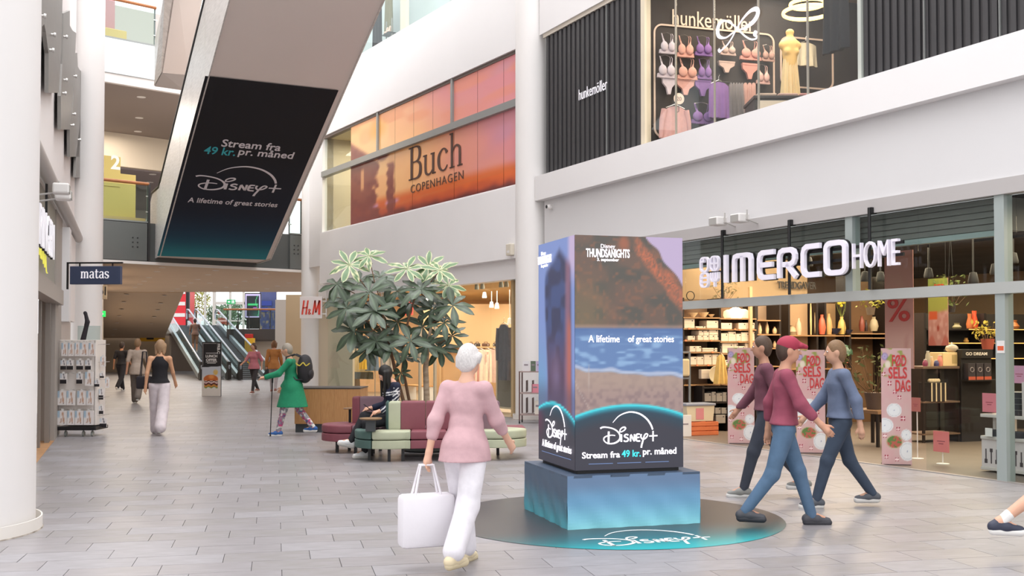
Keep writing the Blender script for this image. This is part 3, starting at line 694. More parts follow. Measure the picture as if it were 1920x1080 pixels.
# ================================================================== facade L: the shop on the other side
GREYW = mat('left_wall_paint', 'efeae8', 0.6, var=0.02, scale=.5)
L0 = -9.0
struct('wall_far_shop_upper', MB().box(L0, 0, 3.86, 5.4, 0.3, 20), GREYW, FL)
struct('trim_30', MB().tube([(L0, -0.08, 3.80), (5.3, -0.08, 3.80)], 0.095, 16), mat('tube_fascia', 'bdb7b3', 0.45), FL, smooth=True)
uD = FL.U(106); uE = FL.U(111)
_, zbm1 = FL.hit(64, 527); _, zbm0 = FL.hit(64, 560)
struct('wall_sign_field', MB().box(L0, 0.02, 2.42, uD + .2, 0.10, 3.72), mat('sage_panel', '9a978c', 0.5), FL)
struct('trim_31', MB().box(L0, -0.08, 2.20, uD + .35, 0.12, 2.44), mat('door_beam', '9f968e', 0.5, .1), FL)
struct('wall_pier_1', MB().box(uD - .35, 0.0, 0, uE + .55, 0.25, 3.72), mat('pier_paint', 'a39b94', 0.55), FL)
struct('wall_pier_2', MB().box(uE + .5, -0.12, 1.95, uE + 1.1, 0.25, 3.6), WHITE, FL)
struct('wall_pier_3', MB().box(uE + 1.1, 0.05, 0, 5.3, 0.3, 3.72), mat('pier_paint2', 'c9bfb8', 0.55), FL)
struct('wall_pier_4', MB().box(uE + 1.2, -0.06, 2.0, 4.6, 0.2, 3.66), GREYW, FL)
struct('floor_far_shop', MB().box(L0, 0.0, -0.02, uD, 6, 0.006), mat('wood_floor', 'b98a5c', 0.5, var=.1, scale=3), FL)
struct('wall_far_shop_inner', MB().box(L0, 2.5, 0, uD + 2, 2.6, 3.7), mat('dim_wall', '8d8177', 0.8), FL)
struct('ceiling_far_shop', MB().box(L0, 0.2, 3.6, uD + 2, 2.6, 3.7), mat('dim_wall', '8d8177', 0.8), FL)
struct('door_1', MB().box(uD - 1.6, 0.12, 0, uD - 1.5, 0.16, 2.2).box(uD - .75, 0.05, 0, uD - .65, 0.12, 2.2).box(uD - .55, 0.05, 0, uD - .5, 0.12, 2.2), mat('door_frame', '8b837c', 0.4, .4), FL)
# arcade wall going back behind the column
cA = G(196, 783); FA = Fr(cA.x, cA.y, math.degrees(math.atan2(0.93, -0.36)))
FA = Fr(P(190, 646, 23.5).x, 23.5, 110.9)
struct('wall_arcade', MB().box(0, 0, 0, 46, 0.3, 3.9), mat('arcade_wall', 'b3a595', 0.7), FA)

# ================================================================== bridge slabs of the upper storeys
SPAN = 7.0
SOF = mat('brown_soffit', 'd6bfa6', 0.8, var=0.02, scale=.5)
zf2, zs2 = 5.02, 3.86
struct('floor_bridge', MB().prism([(-3, .05), (8.5, .05), (8.5, 14), (-3, 14)], 3.9, 4.98), mat('bridge_floor', '8a8078', .6), FE)
# ground-floor soffit, reaching back to the open well
c0, c1, c2, c3 = FE.w(-3, 0), FE.w(7.3, 0), P(575, 548, 47), P(150, 548, 47)
struct('ceiling_arcade', MB().add([(c0.x, c0.y, zs2), (c1.x, c1.y, zs2), (c2.x + 3, c2.y, zs2), (c3.x - 6, c3.y, zs2)] + [(c0.x, c0.y, zs2 + .04), (c1.x, c1.y, zs2 + .04), (c2.x + 3, c2.y, zs2 + .04), (c3.x - 6, c3.y, zs2 + .04)],
       [(0, 1, 2, 3), (7, 6, 5, 4), (0, 4, 5, 1), (1, 5, 6, 2), (2, 6, 7, 3), (3, 7, 4, 0)]), SOF)
uA, uB = FE.U(278), FE.U(536)
struct('trim_40', MB().box(-3, -0.06, zs2 - .03, 7.1, 0.06, zs2 + .05), mat('slab_edge_white', 'ded8d4', .5), FE)
sp = struct('wall_bridge_spandrel', MB().box(-3, 0, zs2 + .05, 7.1, 0.05, zf2), mat('spandrel_back', '4f5150', .5), FE)
SPG = mat('grey_spandrel_glass', '626462', 0.25, var=.03, scale=.6)
for a, b in ((-3.0, uA - .08), (uB + .1, 7.1)):
    ob('spandrel_panel', MB().box(a, -0.05, zs2 + .07, b, -0.02, zf2 - .02), SPG, parent=sp)
ob('corner_post', MB().box(uA - .06, -0.06, zs2 + .07, uA + .0, 0.04, zf2 + 1.15), mat('post_dark', '3e3d3e', .4, .5), parent=sp)
ob('corner_post', MB().box(FE.U(566) - .06, -0.06, zs2 + .07, FE.U(566), 0.04, zf2 + 1.15), mat('post_dark', '3e3d3e', .4, .5), parent=sp)
for k in range(2):
    for j in range(3):
        ob('bolt', MB().lathe([(0.02, -.065), (.02, -.05)], 8, (uA - .5 + .14 * k, 0, zf2 - .45 - .13 * j), ax='y'), DKMETAL, parent=sp)
        ob('bolt', MB().lathe([(0.02, -.065), (.02, -.05)], 8, (uB + .25 + .14 * k, 0, zf2 - .35 - .13 * j), ax='y'), DKMETAL, parent=sp)
def balustrade(fr, u0, u1, d, zf, label, frosted=False):
    t = thing('balustrade', label, 'railing', fr, (u0, d, zf))
    L = u1 - u0; n = max(1, round(L / 1.5))
    for i in range(n): ob('glass_panel', MB().box(L * i / n + .01, -.006, 0.03, L * (i + 1) / n - .01, .006, 1.05), GLASS2, parent=t)
    ob('handrail', MB().tube([(-.02, 0, 1.12), (L + .02, 0, 1.12)], .045, 12), WOODH, parent=t, smooth=True)
    ob('shoe_rail', MB().box(0, -.03, 0, L, .03, .04), ALU, parent=t)
    for i in range(n + 1):
        ob('post', MB().box(L * i / n - .02, .02, 0, L * i / n + .02, .05, 1.1), mat('post_grey', '77797a', .4, .5), parent=t)
        for z in (.3, .75): ob('glass_clamp', MB().box(L * i / n - .06, -.012, z, L * i / n + .06, .02, z + .03), mat('clamp_steel', 'c9c9c6', .3, .8), parent=t)
    return t
balustrade(FE, -3, uA - .05, -0.02, zf2, 'glass balustrade with brown handrail in front of the yellow floor number board')
balustrade(FE, uB + .1, FE.U(566), -0.02, zf2, 'short glass balustrade with brown handrail beside the round column')
# level-2 hall: soffit of level 3, cream bulkhead, further ceiling
zs3, zf3 = 8.9, 10.1
struct('ceiling_hall_front', MB().box(-4, 0.05, zs3, 7.5, 7.2, zs3 + .1), mat('grey_brown_soffit', '8c8079', .8), FE)
struct('wall_bulkhead', MB().box(-4, 7.0, 7.75, 9, 7.2, zs3), mat('cream_bulkhead', 'd3c6b2', .75), FE)
struct('ceiling_hall_back', MB().box(-4, 7.2, 7.7, 11, 18, 7.78), mat('mauve_soffit', '8f8688', .8), FE)
struct('wall_hall_back', MB().box(-4, 18, 4.9, 12, 18.2, 7.8), mat('hall_back', 'a59a92', .8), FE)
struct('trim_41', MB().box(-3, -.05, zs3 - .02, 7, .1, zf3 - .95), mat('slab_edge_white', 'ded8d4', .5), FE)
struct('trim_42', MB().box(-3, .0, zs3, 7, .1, zf3), WHITE, FE)
frs = struct('trim_43', MB().box(-3, -.09, zf3 - .95, uA + .1, -.06, zf3 + .02), mat('frosted_panel', 'd3dbdc', .25), FE)
struct('floor_level_three', MB().box(-4, .1, zf3 - .1, 8, 14, zf3), WHITE, FE)
balustrade(FE, -3, uA + .1, -0.05, zf3 + .03, 'glass balustrade with orange-brown handrail on the top gallery')
struct('wall_gallery_back', MB().box(-4, 9, zf3, 9, 9.2, 14), mat('gallery_back', 'b5aca6', .8), FE)
tag(ob('hanging_banner', MB().box(-.62, 0, 0, .62, .03, 3.2), mat('pink_banner', 'b98a8f', .7), fr=FE, loc=(uA - 1.2, 1.2, zf3 + .55)), 'dusty pink banner behind the glass of the top gallery', 'banner')
tag(ob('display_ledge', MB().bbox(-.8, 0, 0, .8, .4, .55, .02), mat('pale_wood', 'd3b078', .6), fr=FE, loc=(uA - 1.2, .75, zf3 + .0)), 'pale wooden ledge behind the glass of the top gallery', 'ledge')
# ramp side seen through the top balustrade
tb = MB().add([(-3.2, 2.6, zf3 + 2.3), (-3.2, 2.6, zf3 + 2.7), (1.8, 2.6, zf3 + .4), (1.8, 2.6, zf3 + 0.05), (-3.2, 2.7, zf3 + 2.3), (-3.2, 2.7, zf3 + 2.7), (1.8, 2.7, zf3 + .4), (1.8, 2.7, zf3 + 0.05)],
       [(0, 3, 2, 1), (4, 5, 6, 7), (0, 1, 5, 4), (1, 2, 6, 5), (2, 3, 7, 6), (3, 0, 4, 7)])
tag(ob('escalator', tb, STEEL, fr=FE, loc=(0, 0, 0)), 'pale sloping escalator side behind the top gallery glass', 'escalator')

for k in range(3):
    area('passage_light', (-13.5 - 1.2 * k, 34 + 5.0 * k, 3.78), 7, 260, (1.0, 0.88, 0.74), (0, 0, 0), size_y=3)
area('hall_light', FE.w(1, 4, 8.8), 5, 500, (1.0, 0.9, 0.78), (0, 0, FE.a), size_y=5)
area('passage_light', P(262, 590, 51)[:2] + (2.6,), 4, 200, (1.0, 0.86, 0.68), (0, 0, 0), size_y=6)
# ================================================================== stroke lettering
def bez(pts, n=8):
    """smooth curve through points (Catmull-Rom)"""
    out = []
    P_ = [pts[0]] + list(pts) + [pts[-1]]
    for i in range(1, len(P_) - 2):
        p0, p1, p2, p3 = P_[i - 1], P_[i], P_[i + 1], P_[i + 2]
        for k in range(n):
            t = k / n
            out.append(tuple(0.5 * ((2 * p1[j]) + (-p0[j] + p2[j]) * t + (2 * p0[j] - 5 * p1[j] + 4 * p2[j] - p3[j]) * t * t + (-p0[j] + 3 * p1[j] - 3 * p2[j] + p3[j]) * t ** 3) for j in range(len(p1))))
    out.append(tuple(pts[-1])); return out
def logo_plus(w, th=0.003):
    """the streaming service's script word with arc and plus, w wide, centred; returns an MB in the x-z plane"""
    S = [([(598, 208), (640, 166), (690, 144), (740, 138), (800, 153), (850, 188), (880, 228), (894, 262)], [3, 6, 8, 10, 11, 12, 12, 11]),
         ([(506, 246), (525, 238), (560, 240), (605, 252), (638, 275), (652, 302), (645, 328), (618, 346), (585, 352), (555, 347), (534, 330), (533, 312), (552, 300), (585, 294), (615, 297)], [11, 10, 9, 9, 10, 12, 12, 11, 9, 8, 8, 8, 8, 7, 6]),
         ([(568, 268), (566, 355)], [13, 13]),
         ([(650, 276), (652, 258), (668, 244), (686, 242), (692, 250), (682, 262), (664, 272), (652, 274)], [7, 8, 9, 10, 9, 8, 7, 7]),
         ([(660, 290), (660, 341)], [13, 13]),
         ([(712, 296), (698, 291), (685, 298), (686, 308), (702, 314), (712, 324), (706, 336), (690, 339), (678, 333)], [10] * 9),
         ([(728, 341), (730, 296)], [11, 11]), ([(730, 293), (757, 339)], [12, 12]), ([(757, 340), (758, 291)], [10, 11]),
         ([(798, 292), (776, 293), (771, 315), (774, 336), (800, 339)], [9, 11, 12, 11, 10]), ([(773, 315), (795, 313)], [9, 9]),
         ([(808, 292), (806, 312), (818, 326), (838, 322), (852, 308), (856, 296), (848, 290), (838, 294), (828, 312), (818, 345), (811, 368), (808, 385)], [11, 10, 9, 9, 9, 9, 9, 9, 10, 11, 11, 12]),
         ([(897, 272), (896, 343)], [10, 10]), ([(868, 306), (930, 305)], [9, 9])]
    k = w / 425.0; b = MB()
    for pts, ws in S:
        q = bez([(x, -z, w_) for (x, z), w_ in zip(pts, ws)], 5)
        b.stroke([((x - 718) * k, (z + 262) * k) for x, z, _ in q], [w_ * k for *_, w_ in q], 0, th)
    return b
def ser(b, x, z, w, h): return b.add([(x - w / 2, 0, z), (x + w / 2, 0, z), (x + w / 2, 0, z + h), (x - w / 2, 0, z + h), (x - w / 2, .012, z), (x + w / 2, .012, z), (x + w / 2, .012, z + h), (x - w / 2, .012, z + h)],
                                    [(0, 1, 2, 3), (7, 6, 5, 4), (0, 4, 5, 1), (1, 5, 6, 2), (2, 6, 7, 3), (3, 7, 4, 0)])
def serif_word(word, h, th=.012):
    """slab-footed book letters; x-height 0.62 of h. Each glyph: list of (points, widths), serifs, advance (in units of h)"""
    x_ = .62
    Gl = {
        'B': ([([(.12, 0), (.12, 1)], .11), ([(.12, .98), (.36, .98), (.48, .88), (.48, .66), (.36, .54), (.12, .53)], [.04, .05, .10, .10, .05, .04]), ([(.36, .53), (.50, .44), (.53, .27), (.49, .10), (.36, .02), (.12, .02)], [.05, .09, .12, .11, .06, .04])], [(.08, 0, .2), (.08, .96, .2)], .66),
        'u': ([([(.10, x_), (.10, .16), (.18, .03), (.30, .03), (.42, .14)], [.09, .09, .07, .05, .04]), ([(.44, x_), (.44, 0)], .09)], [(.07, x_ - .035, .16), (.41, x_ - .035, .16), (.47, 0, .15)], .60),
        'c': ([([(.43, .50), (.34, x_), (.22, x_), (.10, .48), (.08, .30), (.12, .12), (.24, .01), (.36, .03), (.45, .14)], [.11, .05, .05, .09, .11, .09, .05, .05, .03])], [], .53),
        'h': ([([(.11, 0), (.11, 1)], .09), ([(.11, .42), (.20, .57), (.31, .61), (.41, .54), (.43, .42), (.43, 0)], [.03, .05, .06, .08, .09, .09])], [(.11, 0, .2), (.43, 0, .2), (.07, .96, .12)], .62),
        'm': ([([(.10, 0), (.10, x_)], .10), ([(.10, .42), (.20, .58), (.31, .58), (.37, .46), (.37, 0)], [.04, .06, .08, .10, .10]), ([(.37, .42), (.47, .58), (.58, .58), (.64, .46), (.64, 0)], [.04, .06, .08, .10, .10])], [(.10, 0, .2), (.37, 0, .18), (.64, 0, .2), (.06, x_ - .04, .12)], .80),
        'a': ([([(.09, .50), (.18, .61), (.30, .60), (.38, .50), (.38, .12), (.42, .02), (.49, .03)], [.08, .06, .07, .10, .10, .07, .04]), ([(.38, .36), (.22, .33), (.10, .24), (.09, .11), (.18, .01), (.29, .03), (.38, .14)], [.04, .06, .09, .10, .07, .05, .04])], [], .52),
        't': ([([(.16, .82), (.16, .14), (.22, .03), (.31, .02), (.38, .10)], [.08, .10, .09, .05, .04]), ([(.03, x_ - .02), (.35, x_ - .02)], .06)], [], .40),
        's': ([([(.37, .47), (.35, .57), (.24, .61), (.12, .57), (.09, .46), (.15, .36), (.30, .28), (.38, .18), (.34, .05), (.22, 0), (.10, .05), (.07, .17)], [.04, .06, .06, .08, .10, .11, .12, .11, .08, .06, .06, .04])], [], .46),
    }
    b = MB(); x = 0
    for ch in word:
        st, sf, adv = Gl[ch]
        for pts, ws in st:
            ws = ws if isinstance(ws, list) else [ws] * len(pts)
            q = [(p[0], p[1], w_) for p, w_ in zip(pts, ws)]
            if len(q) > 2: q = bez(q, 4)
            b.stroke([((x + a) * h, c_ * h) for a, c_, _ in q], [w_ * h for *_, w_ in q], 0, th)
        for sx, sz, sw in sf: ser(b, (x + sx) * h, sz * h, sw * h, .04 * h)
        x += adv
    W = x * h
    b.v = [(vx - W / 2, vy, vz) for vx, vy, vz in b.v]; return b, W

# ================================================================== the hanging double escalator with its printed underside
S0 = P(303, 478, 29.8); FX = Fr(S0.x, S0.y, 26.3)
EW = 3.03; SL = math.tan(R(25.9))
es = thing('escalator', 'overhead double escalator with steel sides and a dark printed underside', 'escalator', FX, (0, 0, 0))
z0 = S0.z
run = 15.0
# underside: y from 0 towards -run rising; flat foot behind; profile (y,z)
prof_b = [(-run, z0 + run * SL), (0, z0), (2.6, z0), (3.6, z0 + .25)]
prof_t = [(3.6, z0 + 1.0), (0.4, z0 + 1.05), (-run, z0 + 1.05 + run * SL + .15)]
UND = mat('escalator_underside', 'dacfc9', .6, var=.02, scale=.4)
ob('truss', MB().prism(prof_b + prof_t, -.02, EW + .02, 'x'), UND, parent=es)
SS = mat('brushed_side', 'd2cdc9', 0.4, 0.25, c2='bdb8b4', scale=3, stretch=(1, 1, 12))
for x in (-.05, EW + .02):
    # one steel side in sheets
    N = 9
    for i in range(N):
        ya, yb = -run + run * i / N, -run + run * (i + 1) / N
        za, zb_ = z0 - ya * SL, z0 - yb * SL
        ob('side_sheet', MB().prism([(ya + .006, za - .03), (yb - .006, zb_ - .03), (yb - .006, zb_ + 2.02), (ya + .006, za + 2.02)], x, x + .03, 'x'), SS, parent=es)
    ob('side_sheet', MB().prism([(0, z0 - .03), (2.6, z0 - .03), (3.3, z0 + .2), (3.3, z0 + 1.1), (1.6, z0 + 1.9), (0, z0 + 2.02)], x, x + .03, 'x'), SS, parent=es)
    xs = x + .015
    ob('handrail', MB().tube([(xs, -run, z0 + 2.1 + run * SL), (xs, .3, z0 + 2.1 - .15), (xs, 1.6, z0 + 1.95), (xs, 2.3, z0 + 1.9), (xs, 2.55, z0 + 1.72), (xs, 2.55, z0 + 1.45), (xs, 2.3, z0 + 1.25)], .045, 10), BLACK, parent=es, smooth=True)
ob('end_cap', MB().prism([(0, z0), (EW, z0), (EW, z0 + .14), (0, z0 + .14)], 2.58, 2.62, 'y'), UND, parent=es)
ob('foot_panel', MB().box(-.3, 2.7, z0 - .12, EW + .3, 3.9, z0 + .06), mat('white_foot', 'd5cec9', .5), parent=es)
# the print, seen from below
bl, br_, tl_, tr_ = (303, 478), (505, 487), (375, 138), (625, 169)
def under(px, py):   # point on the sloping underside, local coordinates
    r = ray(px, py); c = Vector((0, 0, CH)); nrm = Vector((0, 0, 1)) + FX.y * SL
    q0 = FX.w(0, 0, z0); t = (q0 - c).dot(nrm) / r.dot(nrm); q = c + r * t; u, d = FX.loc(q); return u, d, q.z
UA = [under(*p) for p in (bl, br_, tr_, tl_)]
x_l = (UA[0][0] + UA[3][0]) / 2; x_r = (UA[1][0] + UA[2][0]) / 2; y_b = (UA[0][1] + UA[1][1]) / 2; y_t = (UA[2][1] + UA[3][1]) / 2
PW = x_r - x_l; PH = math.hypot(y_t - y_b, (y_t - y_b) * SL)
def bfn(U, V):
    c = flat(U, '0f0e16'); c = mixc(c, flat(U, '0e1528'), sst(.75, .3, V)); c = mixc(c, flat(U, '143c54'), sst(.36, .1, V)); c = mixc(c, flat(U, '2a8490'), sst(.17, -.02, V)); return c
ca, sa = math.cos(math.atan(SL)), math.sin(math.atan(SL))
def und(u, v, off=.02):    # u metres from the left edge, v metres up the slope
    return (x_l + u, y_b - v * ca - off * sa, z0 - y_b * SL + v * sa - off * ca)
BP = print_mat('banner_print', rough=.85)
bn = grid_print('printed_banner', 1, 1, 6, 40, bfn, BP, es, (0, 0, 0), map3=lambda u, v: und(u * PW, v * PH))
def on_under(name, mb, uc, vc, m, sx=1.0):
    mb.v = [und(uc + x * sx, vc + z, .028 + (0.004 - y)) for x, y, z in mb.v]
    return ob(name, mb, m, parent=bn)
BW = mat('banner_white', 'd5cfd6', .6, emit=.0); BT = mat('banner_teal', '35a7b4', .6)
# lettering: photo pixels -> slope coordinates
def uv(px, py): u, d, z = under(px, py); return u - x_l, (y_b - d) / ca
def fit(name, s, pa, pb, hh, m, **k):
    a, b_ = uv(*pa), uv(*pb); w = b_[0] - a[0]
    return on_under(name, text_mesh(s, w, hh, **k), (a[0] + b_[0]) / 2, (a[1] + b_[1]) / 2, m)
cx_ = PW / 2
fit('lettering', 'Stream fra', (416, 266), (527, 275), .30, BW, offset=.014)
fit('lettering', '49 kr.', (383, 279), (442, 284), .32, BT, offset=.014)
fit('lettering', 'pr. måned', (447, 285), (550, 291), .38, BW, offset=.014)
a_, b_ = uv(365, 335), uv(528, 350); on_under('lettering', logo_plus(b_[0] - a_[0]), (a_[0] + b_[0]) / 2, (a_[1] + b_[1]) / 2 + .12, BW)
fit('lettering', 'A lifetime of great stories', (353, 372), (519, 386), .30, BW, offset=.012)

# second escalator, one storey higher, only its foot in view
e2 = thing('escalator', 'white boxed escalator foot resting on the top gallery edge', 'escalator', WF, (0, 0, 0))
def pp(px, py, Y): return P(px, py, Y)
Ya, Yb = 29.0, 23.0
lo_l, lo_r = pp(290, 160, 29.5), pp(345, 168, 30.6)
k_l, k_r = pp(304, 135, 28.3), pp(352, 139, 29.4)
u_l, u_r = pp(330, -40, 24.2), pp(385, -40, 25.3)
sA, sB, sC = pp(290, 75, 29.5), pp(300, 30, 28.3), pp(312, -40, 24.0)
def pane4(name, q, m, par, th=.03, n=None):
    q = [Vector(v) for v in q]; nn = (q[1] - q[0]).cross(q[3] - q[0]).normalized() * th
    return ob(name, MB().add([v[:] for v in q] + [(v + nn)[:] for v in q], [(0, 1, 2, 3), (7, 6, 5, 4), (0, 4, 5, 1), (1, 5, 6, 2), (2, 6, 7, 3), (3, 7, 4, 0)]), m, parent=par)
pane4('foot_underside', [lo_l, lo_r, k_r, k_l], mat('foot_grey', 'a39b98', .5), e2)
pane4('truss_underside', [k_l, k_r, u_r, u_l], UND, e2)
pane4('side_sheet', [lo_l, k_l, u_l, sC], SS, e2); pane4('side_sheet', [lo_l, sA, sB, sC], SS, e2)

# ================================================================== downlights
def downlight(px, py, z, r=.06, label='', group=None, nrm=None, pos=None):
    g = pos if pos is not None else G(px, py, z)
    t = thing('ceiling_downlight', label, 'ceiling light', WF, (g.x, g.y, g.z), 0, group)
    ob('rim', MB().lathe([(r, -.006), (r + .018, -.006), (r + .018, .004), (r, .004)], 20), WPLAST, parent=t)
    ob('lamp', MB().lathe([(0, -.003), (r, -.003)], 20), LAMP, parent=t)
    return t
dl = [(517, 78), (483, 105), (430, 145), (397, 170), (333, 211), (367, 190), (712, 181), (665, 202), (622, 222), (583, 238), (828, 126), (880, 98), (838, 182), (757, 157), (948, 211), (895, 235), (1010, 193), (1075, 170), (1150, 144), (1215, 119), (1377, 180), (1298, 202), (1225, 221), (1157, 238)]
NUM = 'first second third fourth fifth sixth seventh eighth ninth tenth eleventh twelfth thirteenth fourteenth fifteenth sixteenth seventeenth eighteenth nineteenth twentieth twenty-first twenty-second twenty-third twenty-fourth'.split()
for i, (x, y) in enumerate(sorted(dl)):
    downlight(160 + x / 3.6, 480 + y / 3.6, zs2, .085, '%s small warm downlight of the flat passage soffit, counted from the hosiery stand side' % NUM[i], 'downlights in the flat passage soffit')
for i, (x, y) in enumerate(((265, 182), (261, 221), (258.5, 246.5))):
    downlight(x, y, zs3, .11, ('bright round downlight under the top slab nearest its white edge', 'middle one of three round downlights under the top slab', 'round downlight under the top slab next to the cream bulkhead')[i])
for q_, (x, y) in zip(('nearest the bulkhead', 'in the middle', 'farthest back'), ((286, 327), (281, 342), (262, 375))):
    g = G(x, y, 7.69) if y < 350 else G(x, 345, 7.69)
    downlight(0, 0, 7.69, .11, 'faint downlight %s of the mauve ceiling behind the yellow board' % q_, 'downlights behind the yellow board', pos=g)

# sloping soffit (underside of a stair flight) and its spots
q = [P(138, 548, 47), P(344, 549, 47), P(308, 634, 60), P(180, 634, 60)]
sl = struct('ceiling_sloping_soffit', MB(), SOF) if False else None
mbs = MB().add([v[:] for v in q] + [(v + Vector((0, 0, .2)))[:] for v in q], [(0, 1, 2, 3), (7, 6, 5, 4), (0, 4, 5, 1), (1, 5, 6, 2), (2, 6, 7, 3), (3, 7, 4, 0)])
struct('ceiling_sloping', mbs, mat('sloping_soffit', 'c4ad95', .8, var=.02, scale=.4))
nn_ = (q[1] - q[0]).cross(q[3] - q[0]).normalized()
for i, (x, y) in enumerate(((277, 260), (260, 311), (244, 361), (228, 407), (213, 451), (199, 494), (185, 533), (532, 268), (508, 320), (486, 366), (464, 413), (443, 457))):
    r = ray(160 + x / 3.6, 480 + y / 3.6); c = Vector((0, 0, CH)); t_ = (q[0] - c).dot(nn_) / r.dot(nn_); pz = c + r * (t_ * .997)
    downlight(0, 0, 0, .09, '%s bright spot from the top in the %s line of the sloping soffit' % ((NUM[i], 'longer') if i < 7 else (NUM[i - 7], 'shorter')), 'spots in the sloping soffit', pos=pz)

# ================================================================== far end of the arcade
BEI = mat('beige_far_wall', 'a3917e', .8)
YB = 66.0
a, b = P(150, 632, 60.2), P(318, 632, 60.2)
struct('wall_far_1', MB().box(a.x - 6, 60.2, -.05, b.x, 60.5, P(0, 630, 60.2).z), BEI)
a, b = P(318, 640, 60.2), P(520, 640, 60.2)
struct('wall_far_2', MB().box(a.x - 2.5, 62.5, -.05, b.x, 62.8, P(0, 622, 62.5).z), mat('dim_far_wall', '6f6258', .8))
# landing
zl = P(0, 617, 61).z
struct('floor_landing', MB().box(P(300, 600, 61).x, 61.2, zl - .25, P(535, 600, 61).x, 76, zl), mat('landing_floor', 'a9a39c', .5))
# dark spandrel with railing to the side of the escalators
a, b = P(425, 617, 57), P(526, 617, 57)
struct('wall_far_spandrel', MB().box(a.x, 57, P(0, 637, 57).z, b.x, 57.25, P(0, 617, 57).z), mat('dark_spandrel', '3f3733', .6))
struct('wall_far_3', MB().box(P(470, 640, 57.5).x, 57.5, -.05, P(560, 640, 57.5).x, 57.8, P(0, 640, 57.5).z), mat('beige_far_wall2', 'a79a8c', .8))
rl = thing('balustrade', 'far glass balustrade with thin brown rail on the dark landing edge', 'railing', WF, (a.x, 57.1, P(0, 617, 57).z))
L_ = b.x - a.x; hr = P(0, 580, 57).z - P(0, 617, 57).z
ob('handrail', MB().tube([(-.2, 0, hr), (L_, 0, hr)], .05, 8), WOODH, parent=rl)
for i in range(5): ob('glass_panel', MB().box(L_ * i / 5 + .02, -.006, .05, L_ * (i + 1) / 5 - .02, .006, hr - .06), glass_mat('far_glass', (.8, .86, .85), .3), parent=rl)
for i in range(6): ob('post', MB().box(L_ * i / 5 - .02, .01, 0, L_ * i / 5 + .02, .04, hr), DKMETAL, parent=rl)
# beige flank walls towards the round column
struct('wall_far_flank', MB().box(P(540, 600, 50).x, 49.5, 0, P(590, 600, 50).x, 50, 3.86), mat('tan_pillar', 'b09878', .7))
struct('wall_far_flank_2', MB().box(P(516, 600, 55).x, 55, 0, P(545, 600, 55).x, 55.3, 3.86), mat('grey_beige', 'a89d93', .7))
# street front: frames and panes
a, b = P(318, 550, 72), P(520, 550, 72)
FRM = mat('street_frame', 'c8c2bc', .5)
zt_ = 5.6
n = 0
for i, (x0, x1, m_) in enumerate(((349, 355, DKMETAL), (383, 386, FRM), (399, 404, FRM), (430, 433, FRM), (455, 458, FRM), (516, 519, FRM))):
    struct('trim_%d' % (60 + i), MB().box(P(x0, 600, 72).x, 71.9, zl - .1, P(x1, 600, 72).x, 72.1, zt_), m_)
struct('trim_66', MB().box(P(404, 600, 72).x, 71.92, P(0, 571, 72).z, P(458, 600, 72).x, 72.08, P(0, 566, 72).z), FRM)
struct('trim_67', MB().box(P(404, 600, 72).x, 71.92, P(0, 603, 72).z, P(458, 600, 72).x, 72.08, P(0, 600, 72).z), FRM)
for i, (x0, x1) in enumerate(((355, 383), (386, 399), (404, 430), (433, 455))):
    struct('window_%d' % (70 + i), MB().box(P(x0, 600, 72).x, 72, zl, P(x1, 600, 72).x, 72.02, zt_), glass_mat('street_glass', (.95, .97, .96), .15))
struct('floor_street', MB().box(-60, 76, zl - .6, 20, 140, zl - .1), mat('street', '8f8d88', .9))
t = thing('bus', 'red and white double-deck bus on the street beyond the escalators', 'bus', WF, P(318, 630, 84)[:2] + (zl - .1,))
ob('bus_body', MB().bbox(-4.5, 0, .3, 1.25, 2.5, 4.4, .15), mat('bus_red', 'd8232f', .4), parent=t)
for z in (1.4, 2.3, 3.2): ob('white_stripe', MB().box(-4.4, -.02, z, 1.2, 0.02, z + .28), WPLAST, parent=t)
ob('window_band', MB().box(-4.3, -.03, 3.55, 1.1, 0.01, 4.1), BLACK, parent=t)
for x in (-3.5, .4): ob('wheel', MB().lathe([(0.0, -.05), (.45, -.05), (.45, .3), (0, .3)], 20, (x, 0, .45), ax='y'), BLACK, parent=t)
def far_tree(px, py, Y, h, label, cols):
    g = P(px, py, Y); t = thing('tree', label, 'tree', WF, (g.x, Y, zl - .1))
    ob('trunk', MB().tube([(0, 0, 0), (.1, 0, h * .5)], [.18, .1], 8), mat('bark', '5c4a38', .9), parent=t)
    b = MB(); r_ = random.Random(int(px))
    for i in range(900):
        a_, q_, s_ = r_.uniform(0, 2 * PI), r_.random() ** .5 * 1.3, r_.uniform(.08, .16); zz = h * .35 + r_.random() * h * .7
        x, y = q_ * math.cos(a_), q_ * math.sin(a_); d1 = Vector((r_.uniform(-1, 1), r_.uniform(-1, 1), r_.uniform(-1, 1))).normalized() * s_; d2 = d1.orthogonal().normalized() * s_ * .5
        c_ = Vector((x, y, zz)); b.add([(c_ - d1)[:], (c_ + d2)[:], (c_ + d1)[:], (c_ - d2)[:]], [(0, 1, 2, 3)])
    ob('foliage', b, mat('foliage_' + cols, cols, .8, var=.2, scale=2), parent=t, kind='stuff')
far_tree(365, 600, 88, 4.6, 'yellow-green tree on the street behind the dark door post', 'b9b45c')
far_tree(444, 600, 90, 2.6, 'low dark green shrub tree seen through the street door', '5f8060')
far_tree(416, 600, 86, 2.2, 'low bushy tree outside beside the street door', '6f8a6a')
